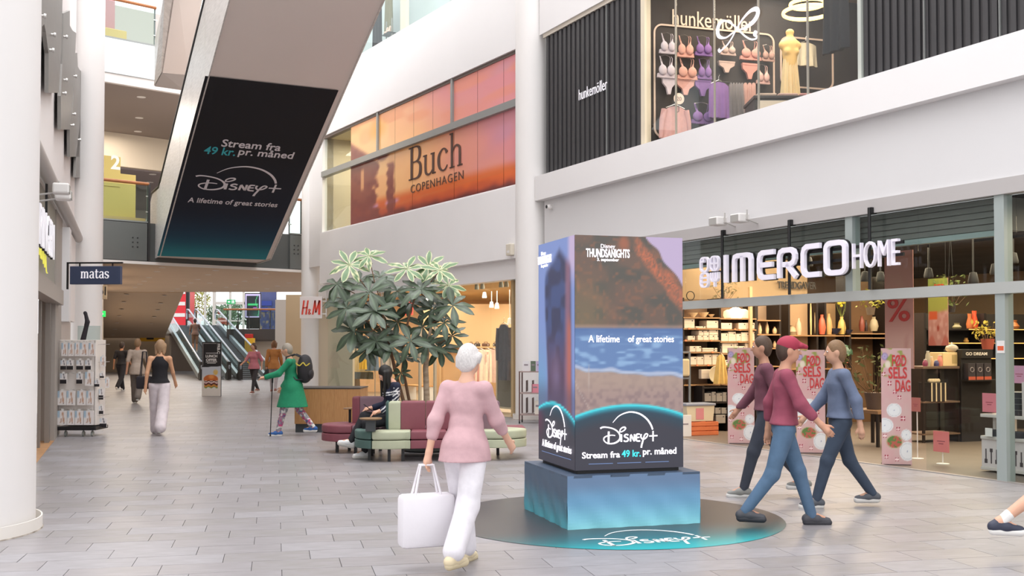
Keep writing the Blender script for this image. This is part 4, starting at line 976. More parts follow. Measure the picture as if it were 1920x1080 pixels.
# exit sign, street side
g = P(425, 568, 70); t = thing('exit_sign', 'green and white emergency exit sign over the far street door', 'sign', WF, (P(433, 568, 71.85).x, 71.85, P(0, 568, 70).z))
EXG = mat('exit_green', '2f9a5c', .5, emit=.5)
ob('sign_box', MB().box(-.29, 0, 0, .29, .06, .3), EXG, parent=t)
b = MB().stroke([(-.2, .15), (-.05, .15)], .05, -.01, .01).add([(-.12, -.01, .07), (-.2, -.01, .15), (-.12, -.01, .23), (-.12, 0, .07), (-.2, 0, .15), (-.12, 0, .23)], [(0, 1, 2), (5, 4, 3), (0, 3, 4, 1), (1, 4, 5, 2), (2, 5, 3, 0)])
ob('arrow', b, LETTER, parent=t); ob('door_pictogram', MB().box(.06, -.01, .05, .12, 0, .25).box(.16, -.01, .05, .22, 0, .25), LETTER, parent=t)
# digital sign
g = P(472, 640, 60); t = thing('digital_sign', 'tall digital display glowing purple and green on the far landing', 'screen', WF, (g.x, 60.2, zl))
zb_, zt2 = P(0, 595, 60).z - zl, P(0, 551, 60).z - zl; w2 = (P(486, 600, 60).x - P(458, 600, 60).x) / 2
ob('housing', MB().bbox(-w2 - .04, 0, zb_ - .05, w2 + .04, .12, zt2 + .06, .02), BLACK, parent=t)
ob('pedestal', MB().box(-w2 + .05, .02, 0, w2 - .05, .1, zb_ - .05), BLACK, parent=t)
def scr(U, V):
    c = flat(U, '17242c'); c = mixc(c, flat(U, '1f5a4c'), sst(.45, .1, V) * sst(.2, .8, U)); c = mixc(c, flat(U, '3fd07a'), sst(.5, .3, np.abs(V - .55) / .1) * sst(.12, .2, U) * sst(.9, .8, U))
    c = mixc(c, flat(U, 'c05ad0'), sst(.5, .3, np.abs(V - .42) / .03) * sst(.5, .55, U) * sst(.8, .75, U)); c = mixc(c, flat(U, '57d488'), sst(.03, .02, np.abs(U - .8 - .1 * np.sin(V * 7))) * .8)
    e_ = (U < .1) | (U > .9) | (V < .05) | (V > .94); c[e_] = hexa('d6c8f8'); return c
grid_print('screen_face', 2 * w2, zt2 - zb_, 20, 34, scr, print_mat('screen_glow', emit=1.1), t, (0, -.005, zb_))
# mural with blue night town
def mural(U, V):
    c = flat(U, '3c4a78'); n = noise2(U, V, 8, 10, 9); c = mixc(c, flat(U, '2d3660'), n); c = mixc(c, flat(U, '8a7a62'), sst(.55, .8, noise2(U, V, 11, 14, 4)) * sst(.7, .3, V)); c = mixc(c, flat(U, '5a5f8e'), sst(.6, .9, V) * .7); return c
g = P(502, 617, 66); t = thing('mural', 'blue mural panel on the far wall behind the digital display', 'mural', WF, (g.x, 66, zl))
w3 = (P(517, 600, 66).x - P(486, 600, 66).x); h3 = P(0, 545, 66).z - zl
ob('panel', MB().box(-w3 / 2, .01, 0, w3 / 2, .06, h3), DKMETAL, parent=t); grid_print('mural_print', w3, h3, 24, 40, mural, print_mat('mural_print'), t, (0, 0, 0))
ob('blue_sign', MB().box(-.45, -.05, h3 * .62, .25, -.02, h3 * .74), mat('blue_sign', '2c3f8f', .5), parent=t); ob('blue_sign', MB().box(-.45, -.05, h3 * .47, .0, -.02, h3 * .57), mat('blue_sign', '2c3f8f', .5), parent=t)
# yellow boxes under the landing
def blockthing(nm, label, cat, px0, py0, px1, py1, Y, m, dep=.5, bev=.02, trim=None):
    a, b_ = P(px0, py1, Y), P(px1, py0, Y); t = thing(nm, label, cat, WF, ((a.x + b_.x) / 2, Y, max(0, a.z)))
    w = b_.x - a.x; h = b_.z - max(0, a.z)
    ob('body', MB().bbox(-w / 2, 0, 0, w / 2, dep, h, bev), m, parent=t)
    if trim: ob('trim', MB().box(-w / 2 - .01, -.01, h * .45, w / 2 + .01, dep, h * .5), trim, parent=t)
    return t, w, h
YEL = mat('yellow_panel', 'd9a21e', .5)
t, w, h = blockthing('parcel_locker', 'yellow wall cabinet under the sloping soffit beside the escalators', 'cabinet', 262, 623, 308, 640, 59.9, YEL, .12, trim=BLACK)
ob('dark_screen', MB().box(-.3, -.02, .1, .1, 0, h - .1), BLACK, parent=t)
t, w, h = blockthing('information_pillar', 'yellow pillar with red top at the foot of the far escalators', 'pillar', 458, 634, 476, 712, 56.5, YEL, .3)
ob('red_top', MB().bbox(-w / 2, 0, h, w / 2 - .1, .3, h + .22, .02), mat('red_panel', 'b8261e', .5), parent=t)

# far escalators (two), rising away to the landing
def far_escalator(px_l, px_r, label):
    Y0 = 46.8; a = P(px_l, 712, Y0); w = P(px_r, 712, Y0).x - a.x
    th = math.atan2(15.7 * .388, 15.7 * .922); LL = 15.7; fr = Fr(a.x, Y0, math.degrees(th)); sl_ = .172
    t = thing('escalator', label, 'escalator', fr, (0, 0, 0)); cs = 1 / math.cos(th)
    wl = w * math.cos(th)
    Hh = LL * sl_
    skirt = mat('escalator_skirt', '9fa9ae', .35, .5); 
    st = MB(); N = 34
    for i in range(N):
        y0_, y1_ = LL * i / N, LL * (i + 1) / N; z = max(0.02, Hh * (i + .5) / N); st.box(.12, y0_, z - .3 if z > .3 else 0, wl - .12, y1_, z)
    ob('steps', st, mat('step_metal', '6f7478', .4, .6), parent=t)
    for x in (0, wl):
        ob('skirt', MB().prism([(-.4, 0), (LL, Hh - .1), (LL, Hh + .22), (-.4, .22)], x - .07, x + .07, 'x'), skirt, parent=t)
        for i in range(6):
            y0_, y1_ = LL * i / 6, LL * (i + 1) / 6
            ob('glass_panel', MB().prism([(y0_, y0_ * sl_ + .2), (y1_ - .04, y1_ * sl_ + .2), (y1_ - .04, y1_ * sl_ + .80), (y0_, y0_ * sl_ + .80)], x - .01, x + .01, 'x'), glass_mat('far_glass', (.8, .86, .85), .3), parent=t)
        hp = [(x, -.3, .1), (x, -.75, .3), (x, -.8, .6), (x, -.5, .82), (x, 0, .86)] + [(x, LL * k / 6, LL * k / 6 * sl_ + .86) for k in range(1, 7)] + [(x, LL + .9, Hh + .9), (x, LL + 1.2, Hh + .7), (x, LL + 1.1, Hh + .35)]
        ob('handrail', MB().tube(hp, .045, 8), mat('handrail_shine', '8d94a0', .3, .4), parent=t, smooth=True)
        nb = MB().prism([(-.85, .03), (-.1, .03), (-.1, .25), (-.45, .35), (-.55, .8), (-.75, .8), (-.83, .4)], x - .08, x + .08, 'x')
        ob('newel_cover', nb, BLACK, parent=t)
    return t
far_escalator(374, 428, 'far escalator with its glass sides next to the sloping soffit')
far_escalator(446, 500, 'far escalator with glass sides next to the beige wall')

# ================================================================== big yellow floor number board behind the balustrade
g = FE.hit(197, 405, 1.2); t = thing('floor_number_board', 'tall yellow board with a white number on the second floor', 'sign', FE, (FE.hit(224, 400, 1.2)[0], 1.2, zf2))
YL = mat('board_yellow', 'cdb568', .6); 
xa, xb = FE.hit(192, 400, 1.2)[0] - FE.hit(224, 400, 1.2)[0], FE.hit(254, 400, 1.2)[0] - FE.hit(224, 400, 1.2)[0]
ht = FE.hit(240, 327, 1.2)[1] - zf2; ht2 = FE.hit(210, 293, 1.2)[1] - zf2
ob('board', MB().box(xa, 0, 0, xb, .06, ht), YL, parent=t); ob('head', MB().box(xa + .03, -.02, ht - .4, (xa + xb) / 2 + .02, .08, ht2), YL, parent=t)
text('lettering', '2', mat('white_flat', 'f2efe6', .6), t, xa + .36, -.025, (ht + ht2) / 2 + .07, h=.42, offset=.03)
ob('wood_base', MB().box(xa - .05, -.25, 0, xb + .2, .1, .24), mat('pale_wood', 'd3b078', .6), parent=t)

# ================================================================== staggered steel plates on the far-side wall
PLT = mat('plate_steel', '8b8884', .42, .45, var=.04, scale=4)
pls = [([(72, -30), (83, -30), (83, 45), (79, 50), (78, 80), (72, 80)], 'topmost dark steel wall plate beside the white column'),
       ([(83, -30), (118, -30), (115, 90), (110, 174), (91, 174), (91, 100), (86, 60), (83, 45)], 'large steel wall plate with two bolts, second from the white column'),
       ([(119, 25), (131, 20), (131, 48), (136, 57), (143, 62), (141, 105), (136, 190), (131, 243), (114, 243), (114, 180), (117, 120)], 'third steel wall plate with a notched top corner'),
       ([(141, 100), (145, 99), (146, 125), (150, 132), (155, 134), (153, 200), (148, 294), (131, 294), (131, 240), (137, 190)], 'fourth steel wall plate, notched, with a bolt'),
       ([(154, 187), (161, 190), (158, 260), (155, 333), (142, 333), (143, 290), (149, 240)], 'lowest steel wall plate nearest the second column')]
bolts = [[(80, 30)], [(99, 65), (96, 94)], [(122, 69), (122, 150), (120, 175)], [(140, 143), (138, 214), (135, 235)], [(148, 262)]]
for (poly, lab), bs in zip(pls, bolts):
    pts = [FL.hit(x, y, -.10) for x, y in poly]; cu = sum(p[0] for p in pts) / len(pts); cz = min(p[1] for p in pts)
    t = thing('wall_plate', lab, 'wall panel', FL, (cu, -.10, cz))
    ob('plate', MB().prism([(p[0] - cu, p[1] - cz) for p in pts], 0, .05, 'y'), PLT, parent=t)
    for bx, by in bs:
        u, z = FL.hit(bx, by, -.12); ob('bolt', MB().lathe([(.0, -.06), (.028, -.06), (.032, -.035), (.018, -.03), (.02, .015), (0, .015)], 14, (u - cu, 0, z - cz), ax='y'), mat('bolt_steel', 'c9c5c0', .3, .8), parent=t, smooth=True)
# ================================================================== LED column on its wrapped plinth, and the floor sticker
pl_ = thing('plinth', 'square plinth wrapped in blue gradient cloth under the LED column', 'plinth', FD, (0, 0, 0))
PHt = 0.447; hw = .607
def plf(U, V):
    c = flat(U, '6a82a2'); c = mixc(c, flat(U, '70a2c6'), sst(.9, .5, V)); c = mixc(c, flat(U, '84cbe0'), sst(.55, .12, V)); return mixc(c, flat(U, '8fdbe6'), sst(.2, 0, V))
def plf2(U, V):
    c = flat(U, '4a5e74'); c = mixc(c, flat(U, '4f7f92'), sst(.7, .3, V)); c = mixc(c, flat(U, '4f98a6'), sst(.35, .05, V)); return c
WR = print_mat('wrap_print', rough=.5)
def creased(sx, sy):
    def f(u, v):
        w = .006 * math.sin(u * 23 + v * 9) * (1 - v) + .004 * math.sin(u * 51 + 3 * v) * (1 - v) ** 2
        return (sx(u, w), sy(u, w), v * PHt)
    return f
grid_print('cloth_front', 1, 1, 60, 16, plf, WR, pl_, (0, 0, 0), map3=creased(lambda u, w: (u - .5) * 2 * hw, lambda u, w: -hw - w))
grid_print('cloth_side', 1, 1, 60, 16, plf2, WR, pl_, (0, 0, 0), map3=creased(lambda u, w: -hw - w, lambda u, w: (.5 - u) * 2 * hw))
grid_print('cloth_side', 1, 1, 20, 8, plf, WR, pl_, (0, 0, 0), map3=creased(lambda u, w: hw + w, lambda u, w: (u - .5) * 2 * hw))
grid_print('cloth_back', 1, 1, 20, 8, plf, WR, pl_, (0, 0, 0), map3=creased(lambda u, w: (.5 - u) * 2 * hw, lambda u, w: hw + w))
ob('cloth_top', MB().box(-hw, -hw, PHt - .02, hw, hw, PHt), mat('wrap_top', '46566c', .5), parent=pl_)
led = thing('led_display', 'tall square LED advertising tower showing a coast at dusk', 'LED display', FD, (0, 0, PHt))
ob('recessed_base', MB().box(-.47, -.47, 0, .47, .47, .03), BLACK, parent=led)
ob('cabinet', MB().bbox(-.497, -.497, .03, .497, .497, 2.03, .004, 1), BLACK, parent=led)
def ledface(side):
    def f(U, V):
        y = 1 - V     # from the top, 0..1
        n = noise2(U, V * 2, 9, 9, 3); n2 = noise2(U, V * 2, 34, 34, 5); n3 = noise2(U, V * 2, 80, 80, 6)
        if not side:
            c = flat(U, 'b9a6c8')
            ridge = .02 + .0 * U + np.where(U > .66, (U - .66) * .62 - .02, -1) + .03 * (n - .5)
            mt = flat(U, '5f4a3c'); mt = mixc(mt, flat(U, '46433a'), sst(.3, .7, n)); mt = mixc(mt, flat(U, '78503a'), sst(.6, .9, n2) * .8)
            mt = mixc(mt, flat(U, 'a35a3c'), sst(.07, .02, np.abs(y - (.0 + (U - .55) * .55 + .05 * n))) * sst(.5, .6, U) * (.4 + n3))
            mt = mixc(mt, flat(U, '9a5436'), sst(.05, .01, np.hypot((U - .45) * .6, y - .03)) * .9)
            mt = mixc(mt, flat(U, '8f5a3e'), sst(.05, .0, np.abs(y - (.24 + .35 * (U - .1)))) * (1 - U) * n2 * 1.2)
            mt = mixc(mt, flat(U, '6a5f3e'), sst(.1, .35, y) * sst(.4, .1, U) * .6)
            c = mixc(c, mt, sst(ridge - .005, ridge + .006, y))
            c = mixc(c, flat(U, 'a98878'), sst(.375, .39, y) * sst(.42, .40, y) * .6)
            sea = flat(U, '5377ab'); sea = mixc(sea, flat(U, '7fa6cf'), sst(.5, .9, noise2(U, V, 12, 90, 8))); sea = mixc(sea, flat(U, '3f6299'), sst(.45, .39, y))
            c = mixc(c, sea, sst(.392, .398, y))
            shore = .575 + .035 * U + .02 * (n - .5)
            sand = flat(U, '9a8078'); sand = mixc(sand, flat(U, '7a6464'), sst(.3, .8, n2) * .7); sand = mixc(sand, flat(U, 'a58d7c'), sst(.7, .62, y) * .7)
            c = mixc(c, sand, sst(shore - .006, shore + .006, y)); c = mixc(c, flat(U, 'b8c0d4'), sst(.012, .002, np.abs(y - shore + .008)) * .8)
            # grass blades of the lower corner
            gr = sst(.006, .002, np.abs(U - .05 - .12 * (y - .5) ** 2 * 6 - .1 * np.sin(y * 9))) * sst(.42, .5, y) * .5 + sst(.005, .002, np.abs(U - .12 - .3 * (.72 - y) ** 2)) * sst(.5, .6, y) * .5
            c = mixc(c, flat(U, 'b7a9a0'), np.clip(gr, 0, 1))
        else:
            c = flat(U, '6f86c0'); c = mixc(c, flat(U, '5a93b8'), sst(.3, .8, y) * sst(.4, .1, U)); c = mixc(c, flat(U, 'b9a6c8'), sst(.78, .9, U) * sst(.25, .1, y))
            body = sst(.20, .27, U + .04 * np.sin(y * 7)) * sst(.93, .86, U - .04 * y) * sst(.02, .08, y - .25 * np.abs(U - .6))
            bc = flat(U, '2d3f6e'); bc = mixc(bc, flat(U, '22294a'), sst(.3, .6, n)); bc = mixc(bc, flat(U, '54324a'), sst(.35, .6, y) * .7); bc = mixc(bc, flat(U, '8a5a6e'), sst(.12, .02, np.abs(U - .84 + .05 * y)) * .8)
            bc = mixc(bc, flat(U, 'a8564a'), sst(.1, .0, np.abs(U - .86)) * sst(.3, .42, y)); bc = mixc(bc, flat(U, '7a6a8e'), sst(.2, .0, np.hypot(U - .5, (y - .6) * 1.2)) * .5)
            c = mixc(c, bc, body); c = mixc(c, flat(U, '3a3550'), sst(.6, .72, y) * .5)
        c = mixc(c, flat(U, 'a89cac'), np.full(len(U), .13))
        # lower dark panel under a bright curved rim
        rim = (.727 + .045 * (2 * (U - .5)) ** 2) if not side else (.728 + .05 * np.abs(2 * (U - .42)) ** 2)
        pc = flat(U, '34333f'); pc = mixc(pc, flat(U, '1f3e50'), sst(rim + .09, rim + .01, y)); pc = mixc(pc, flat(U, '2aa3b6'), sst(rim + .03, rim, y))
        if side: pc = mixc(pc, flat(U, '5c2b44'), sst(.25, .0, U) * sst(.95, .8, y) * sst(.72, .8, y) * .8)
        c = mixc(c, pc, sst(rim - .002, rim + .002, y)); c = mixc(c, flat(U, '3fd4e0'), sst(.008, .001, np.abs(y - rim)))
        return c
    return f
LEDM = print_mat('led_glow', emit=1.15, rough=.5)
LW = mat('led_white', 'f4eef6', .5, emit=1.0); LT = mat('led_teal', '3cc4cc', .5, emit=1.0); LG = mat('led_grey', '56688c', .5, emit=.9)
scrF = grid_print('screen_front', 1, 1, 80, 170, ledface(False), LEDM, led, (0, 0, 0), map3=lambda u, v: ((u - .5), -.502, .031 + v * 2.0))
scrS = grid_print('screen_side', 1, 1, 50, 120, ledface(True), LEDM, led, (0, 0, 0), map3=lambda u, v: (-.502, (.5 - u), .031 + v * 2.0))
def lt(par, mb, u, z, m, side=False, nm='lettering'):
    if side: mb.v = [(-.508 - .003 + y, -(x + u), zz + z) for x, y, zz in mb.v]
    else: mb.v = [(x + u, -.508 + y, zz + z) for x, y, zz in mb.v]
    return ob(nm, mb, m, parent=par)
def lz(py): return .031 + 2.0 * (880 - py) / 439.0
def lu(px): return (px - 1078) / 202.0 - .5 + .0
for par, sd in ((scrF, False), (scrS, True)):
    k = 0 if not sd else 1
    lt(par, text_mesh('Disney', .13, .045), -.2 if not sd else -.33, lz(462), LW, sd)
    lt(par, text_mesh('THUNDSANIGHTS', .40, .075, offset=.02), -.2 if not sd else -.30, lz(474), LW, sd)
    lt(par, text_mesh('3. september', .20, .035, offset=.02), -.2 if not sd else -.30, lz(487), LW, sd)
    lt(par, logo_plus(.53 if not sd else .58), -.01 if not sd else .02, lz(807) if not sd else lz(803), LW, sd)
lt(scrF, text_mesh('A lifetime', .285, .062, offset=.008), lu(1131), lz(635), LW); lt(scrF, text_mesh('of great stories', .43, .075, offset=.008), lu(1219), lz(637), LW)
lt(scrF, text_mesh('Stream fra', .345, .055, offset=.018), lu(1125), lz(852), LW); lt(scrF, text_mesh('49 kr.', .175, .06, offset=.018), lu(1181), lz(851), LT); lt(scrF, text_mesh('pr. måned', .315, .075, offset=.018), lu(1234.5), lz(850), LW)
lt(scrS, text_mesh('A lifetime of great stories', .80, .085, offset=.008), .03, lz(846), LW, True)
for i in range(3): lt(scrF, MB().box(-.38 + .26 * i, 0, 0, -.38 + .26 * i + .22, .002, .006), .0, lz(869), LG, False, 'fine_print')
lt(scrS, MB().box(-.38, 0, 0, .42, .002, .006), .0, lz(862), LG, True, 'fine_print')

st_ = thing('floor_sticker', 'big round floor sticker fading from black to teal under the plinth', 'floor sticker', FD, (-.01, -.10, 0))
RS = 1.51
dv = [(0, 0, .003)]; ring_n = 72; rings = 26; fs = []
for i in range(1, rings + 1):
    for k in range(ring_n):
        a_ = 2 * PI * k / ring_n; dv.append((RS * i / rings * math.cos(a_), RS * i / rings * math.sin(a_), .003))
for k in range(ring_n): fs.append((0, 1 + k, 1 + (k + 1) % ring_n))
for i in range(rings - 1):
    for k in range(ring_n):
        a_ = 1 + i * ring_n; fs.append((a_ + k, a_ + ring_n + k, a_ + ring_n + (k + 1) % ring_n, a_ + (k + 1) % ring_n))
me = bpy.data.meshes.new('sticker_disc'); me.from_pydata(dv, [], fs)
V_ = np.array([v[1] for v in dv]) / RS; U_ = np.zeros(len(V_)); c = flat(U_, '3b3b40'); c = mixc(c, flat(U_, '2f5f66'), sst(-.3, -.7, V_)); c = mixc(c, flat(U_, '19a8ac'), sst(-.6, -.98, V_))
c = np.where(c <= 0.04045, c / 12.92, ((c + 0.055) / 1.055) ** 2.4); at = me.color_attributes.new('Col', 'FLOAT_COLOR', 'POINT'); at.data.foreach_set('color', np.hstack([c, np.ones((len(c), 1))]).astype(np.float32).ravel())
dsk = ob('sticker_disc', me, print_mat('sticker_print', rough=.35), parent=st_)
lg = logo_plus(1.02, .001); lg.v = [(x - .12, z * 1.15 - 1.02, .0045 + (.001 - y)) for x, y, z in lg.v]
ob('lettering', lg, mat('sticker_white', 'f3f6f6', .5), parent=dsk)

# ================================================================== seating island
def rpoly(pts): return pts
M_MAR = mat('maroon_leather', '874a54', .6, var=.05, scale=5, bump=.06); M_MAU = mat('mauve_leather', '80646e', .6, var=.05, scale=5, bump=.06)
M_GRN = mat('dusty_green_leather', '54706a', .6, var=.05, scale=5, bump=.06); M_CRE = mat('pale_green_leather', 'b9bda2', .6, var=.05, scale=5, bump=.06)
def pad(poly, z0, z1, b=.02):
    """upholstered block with rounded edges from a plan polygon"""
    bm = bmesh.new(); vs = [bm.verts.new((x, y, z0)) for x, y in poly]; f = bm.faces.new(vs)
    if f.normal.z > 0: f.normal_flip()
    r_ = bmesh.ops.extrude_face_region(bm, geom=[f]); bmesh.ops.translate(bm, vec=(0, 0, z1 - z0), verts=[v for v in r_['geom'] if isinstance(v, bmesh.types.BMVert)])
    bmesh.ops.recalc_face_normals(bm, faces=bm.faces)
    ed = [e for e in bm.edges if abs(e.verts[0].co.z - e.verts[1].co.z) < 1e-5]
    bmesh.ops.bevel(bm, geom=ed, offset=b, segments=3, affect='EDGES', profile=.6)
    m = MB(); bm.verts.index_update(); m.add([v.co[:] for v in bm.verts], [tuple(v.index for v in f.verts) for f in bm.faces]); bm.free(); return m
def arc(cx, cy, rx, ry, a0, a1, n=12): return [(cx + rx * math.cos(R(a0 + (a1 - a0) * i / n)), cy + ry * math.sin(R(a0 + (a1 - a0) * i / n))) for i in range(n + 1)]
O_ = G(727, 862); FSO = Fr(O_.x, O_.y + .12, 4.0)     # local origin at the end of the back wall
sf = thing('sofa', 'modular sofa in green, cream and maroon with a round-ended seat under the tree', 'sofa', FSO, (0, 0, 0))
S0z, S1z, SMz, BZ = .17, .405, .285, .78
def seat(poly, m, nm='seat_cushion'):
    ob('seat_base', pad(poly, S0z, SMz - .004, .012), m, parent=sf, smooth=True)
    return ob(nm, pad(poly, SMz + .004, S1z, .03), m, parent=sf, smooth=True)
# round end: green half then cream half
W1 = .46
ge = arc(.0, .02, W1, .46, 180 - 62, 270 - 28, 12)
seat([(-.18, .10)] + arc(0, .02, W1, .47, 140, 242, 12) + [(-.16, -.1)], M_GRN)
seat([(-.155, -.1)] + arc(0, .02, W1, .47, 244, 300, 8) + [(.30, -.42), (.30, -.10)], M_CRE)
for i in range(4):
    x0, x1 = .305 + i * .24, .305 + (i + 1) * .24 - .008
    seat([(x0, -.08), (x0, -.40 + .02 * i), (x1, -.40 + .02 * (i + 1)), (x1, -.08)], M_MAR if i < 3 else M_MAU)
ex = .305 + 4 * .24
seat([(ex, -.08), (ex, -.34)] + arc(ex + .18, -.05, .42, .33, 255, 380, 12) + [(ex + .3, .3), (ex, .3)], M_CRE)
# rear seats on the other side of the back wall
for i in range(5):
    x0, x1 = -.12 + i * .40, -.12 + (i + 1) * .40 - .008
    seat([(x0, .16), (x1, .16), (x1, .62), (x0, .62)], M_MAU if i < 2 else M_MAR)
seat([(-.13, .16), (-.13, .62), (-.30, .58), (-.42, .40), (-.40, .24)], M_MAU)
# back wall segments
def backp(poly, m): return ob('backrest', pad(poly, S1z - .02, BZ, .035), m, parent=sf, smooth=True)
backp([(.0, .14)] + arc(.03, .03, .075, .11, 90, 240, 8) + [(.02, -.08)], M_GRN)
backp([(.015, .14), (.0, -.085), (.07, -.10), (.16, -.10), (.16, .14)], M_CRE)
for i in range(4):
    x0 = .165 + i * .335; backp([(x0, -.10), (x0 + .327, -.10), (x0 + .327, .14), (x0, .14)], M_MAR if i < 3 else M_MAU)
for x, y in ((-.25, -.15), (.02, -.33), (.20, -.30), (.8, -.30), (1.25, -.2), (-.25, .4), (.9, .5), (1.5, .4)):
    ob('leg', MB().box(x - .02, y - .02, 0, x + .02, y + .02, S0z + .01), DKMETAL, parent=sf)
tx, ty = P(695, 790, 14.05).x, 14.05; tl = FSO.loc((tx, ty, 0))
ob('table_post', MB().bbox(tl[0] - .065, tl[1] - .04, S1z, tl[0] + .065, tl[1] + .04, .56, .006), mat('charcoal_post', '3f4345', .5), parent=sf)
ob('table_top', MB().lathe([(0, .56), (.135, .56), (.148, .572), (.148, .580), (0, .580)], 36, (tl[0], tl[1], 0)), mat('walnut_top', '9a7a58', .5, var=.1, scale=8), parent=sf, smooth=True)
# second unit further back
O2 = G(690, 845); F2 = Fr(P(690, 800, 15.5).x, 15.5, -6)
s2 = thing('sofa', 'low maroon and mauve sofa with a rounded end beside the wooden counter', 'sofa', F2, (0, 0, 0))
def seat2(poly, m):
    ob('seat_base', pad(poly, S0z, SMz - .004, .012), m, parent=s2, smooth=True); ob('seat_cushion', pad(poly, SMz + .004, S1z, .03), m, parent=s2, smooth=True)
seat2([(-.20, .15)] + arc(-.24, -.05, .42, .40, 110, 262, 12) + [(-.14, -.42), (-.1, -.1)], M_MAR)
seat2([(-.13, -.40), (.24, -.40), (.24, .12), (-.09, -.1)], M_MAU)
for poly, m in (([(-.24, .02), (-.16, .0), (-.13, .02), (-.13, .2), (-.24, .18)], M_MAR), ([(-.125, .02), (.24, .10), (.24, .26), (-.125, .2)], M_MAU)):
    ob('backrest', pad(poly, S1z - .02, .79, .035), m, parent=s2, smooth=True)
for x, y in ((-.4, -.2), (-.1, -.32), (.15, -.3), (.15, .15), (-.3, .1)):
    ob('leg', MB().box(x - .02, y - .02, 0, x + .02, y + .02, S0z + .01), DKMETAL, parent=s2)
ob('armrest_table', MB().lathe([(0, .60), (.09, .60), (.10, .61), (.09, .62), (0, .62)], 20, (-.30, .12, 0)), mat('walnut_top', '9a7a58', .5, var=.1, scale=8), parent=s2)
ob('table_post', MB().tube([(-.30, .12, .40), (-.30, .12, .60)], .02, 8), DKMETAL, parent=s2)

# wooden counter box
FC = Fr(G(612, 811).x, G(612, 811).y, -1.5)
ct = thing('counter', 'oak-fronted low counter with a black plinth behind the sofas', 'counter', FC, (0, 0, 0))
x0, x1 = FC.U(553), FC.U(676)
ob('plinth_base', MB().box(x0 + .01, .03, 0, x1 - .02, .8, .15), mat('counter_plinth', '3d4144', .6), parent=ct)
n = 5
for i in range(n): ob('front_panel', MB().box(x0 + (x1 - x0) * i / n + .001, 0, .15, x0 + (x1 - x0) * (i + 1) / n - .001, .022, .765), OAK, parent=ct)
ob('carcass', MB().box(x0 + .002, .022, .15, x1 - .002, .82, .765), OAK, parent=ct)
ob('counter_top', MB().box(x0 - .005, -.005, .765, x1 + .005, .825, .785), mat('counter_top', '3a3634', .5), parent=ct)

# ================================================================== umbrella tree
TY = 15.6
pt = P(800, 757, TY)
tr = thing('umbrella_tree', 'variegated umbrella tree with star-shaped leaf clusters behind the sofa', 'potted tree', WF, (pt.x, TY, 0))
def tl3(px, py, dy=0.0): v = P(px, py, TY + dy); return (v.x - pt.x, dy, v.z)
BARKP = mat('pale_bark', 'b7a48c', .85, c2='9a8870', scale=12, stretch=(1, 1, 3)); BARKB = mat('brown_stem', '7d5f45', .8, var=.1, scale=10)
ob('pot', MB().lathe([(.30, 0), (.36, .02), (.40, .50), (.38, .50), (.37, .44), (0, .44)], 40), mat('grey_pot', '5a5f5c', .6), parent=tr, smooth=True)
ob('trunk', MB().tube([(0, 0, .4), (.0, 0, .8), tl3(798, 690), tl3(803, 640), tl3(810, 605)], [.05, .046, .042, .03, .018], 10), BARKP, parent=tr, smooth=True)
ob('trunk', MB().tube([(-.25, .0, .4), tl3(742, 700), tl3(733, 660), tl3(722, 610), tl3(712, 560)], [.028, .026, .022, .018, .012], 8), BARKB, parent=tr, smooth=True)
ob('trunk', MB().tube([(-.2, .1, .4), tl3(757, 700, .1), tl3(757, 640, .1), tl3(768, 590), tl3(782, 545)], [.024, .022, .018, .015, .01], 8), BARKB, parent=tr, smooth=True)
def leaf_mesh(L, W, droop, varieg, seed):
    r_ = random.Random(seed); n = 7; v = []; col = []
    for i in range(n + 1):
        t = i / n; w = W * math.sin(PI * min(1, (t * .92 + .04)) ** 1.25) * (0.25 + .85 * t ** .6) if t < .98 else W * .04
        w = W * (math.sin(PI * t ** 1.35) ** .75) if 0 < t < 1 else .002
        z = -droop * t * t * L; x = L * t * (1 - .1 * droop * t); rip = .006 * math.sin(t * 14 + seed)
        for s_, ww in ((-1, w), (-.5, w * .5), (0, 0), (.5, w * .5), (1, w)):
            e_ = abs(s_); v.append((x, s_ * W * 0 + (ww if s_ > 0 else -ww), z + e_ * .10 * w + rip * e_))
            if varieg: cc = hexa('d9d8ae') if (e_ == 1 or (e_ == .5 and r_.random() < .28)) else hexa('5f7f56')
            else: cc = hexa('43513f') * (1.0 if e_ > 0 else 1.35)
            col.append(cc)
    f = [(i * 5 + k, i * 5 + k + 1, (i + 1) * 5 + k + 1, (i + 1) * 5 + k) for i in range(n) for k in range(4)]
    me = bpy.data.meshes.new('leaf'); me.from_pydata(v, [], f); c = np.array(col); c = np.where(c <= 0.04045, c / 12.92, ((c + 0.055) / 1.055) ** 2.4)
    at = me.color_attributes.new('Col', 'FLOAT_COLOR', 'POINT'); at.data.foreach_set('color', np.hstack([c, np.ones((len(c), 1))]).astype(np.float32).ravel())
    me.polygons.foreach_set('use_smooth', [True] * len(me.polygons)); me.materials.append(print_mat('leaf_surface', rough=.38)); return me
LV = [leaf_mesh(.27, .042, d, True, i) for i, d in enumerate((.15, .4))]; LD = [leaf_mesh(.28, .045, d, False, i + 5) for i, d in enumerate((.12, .3, .55))]
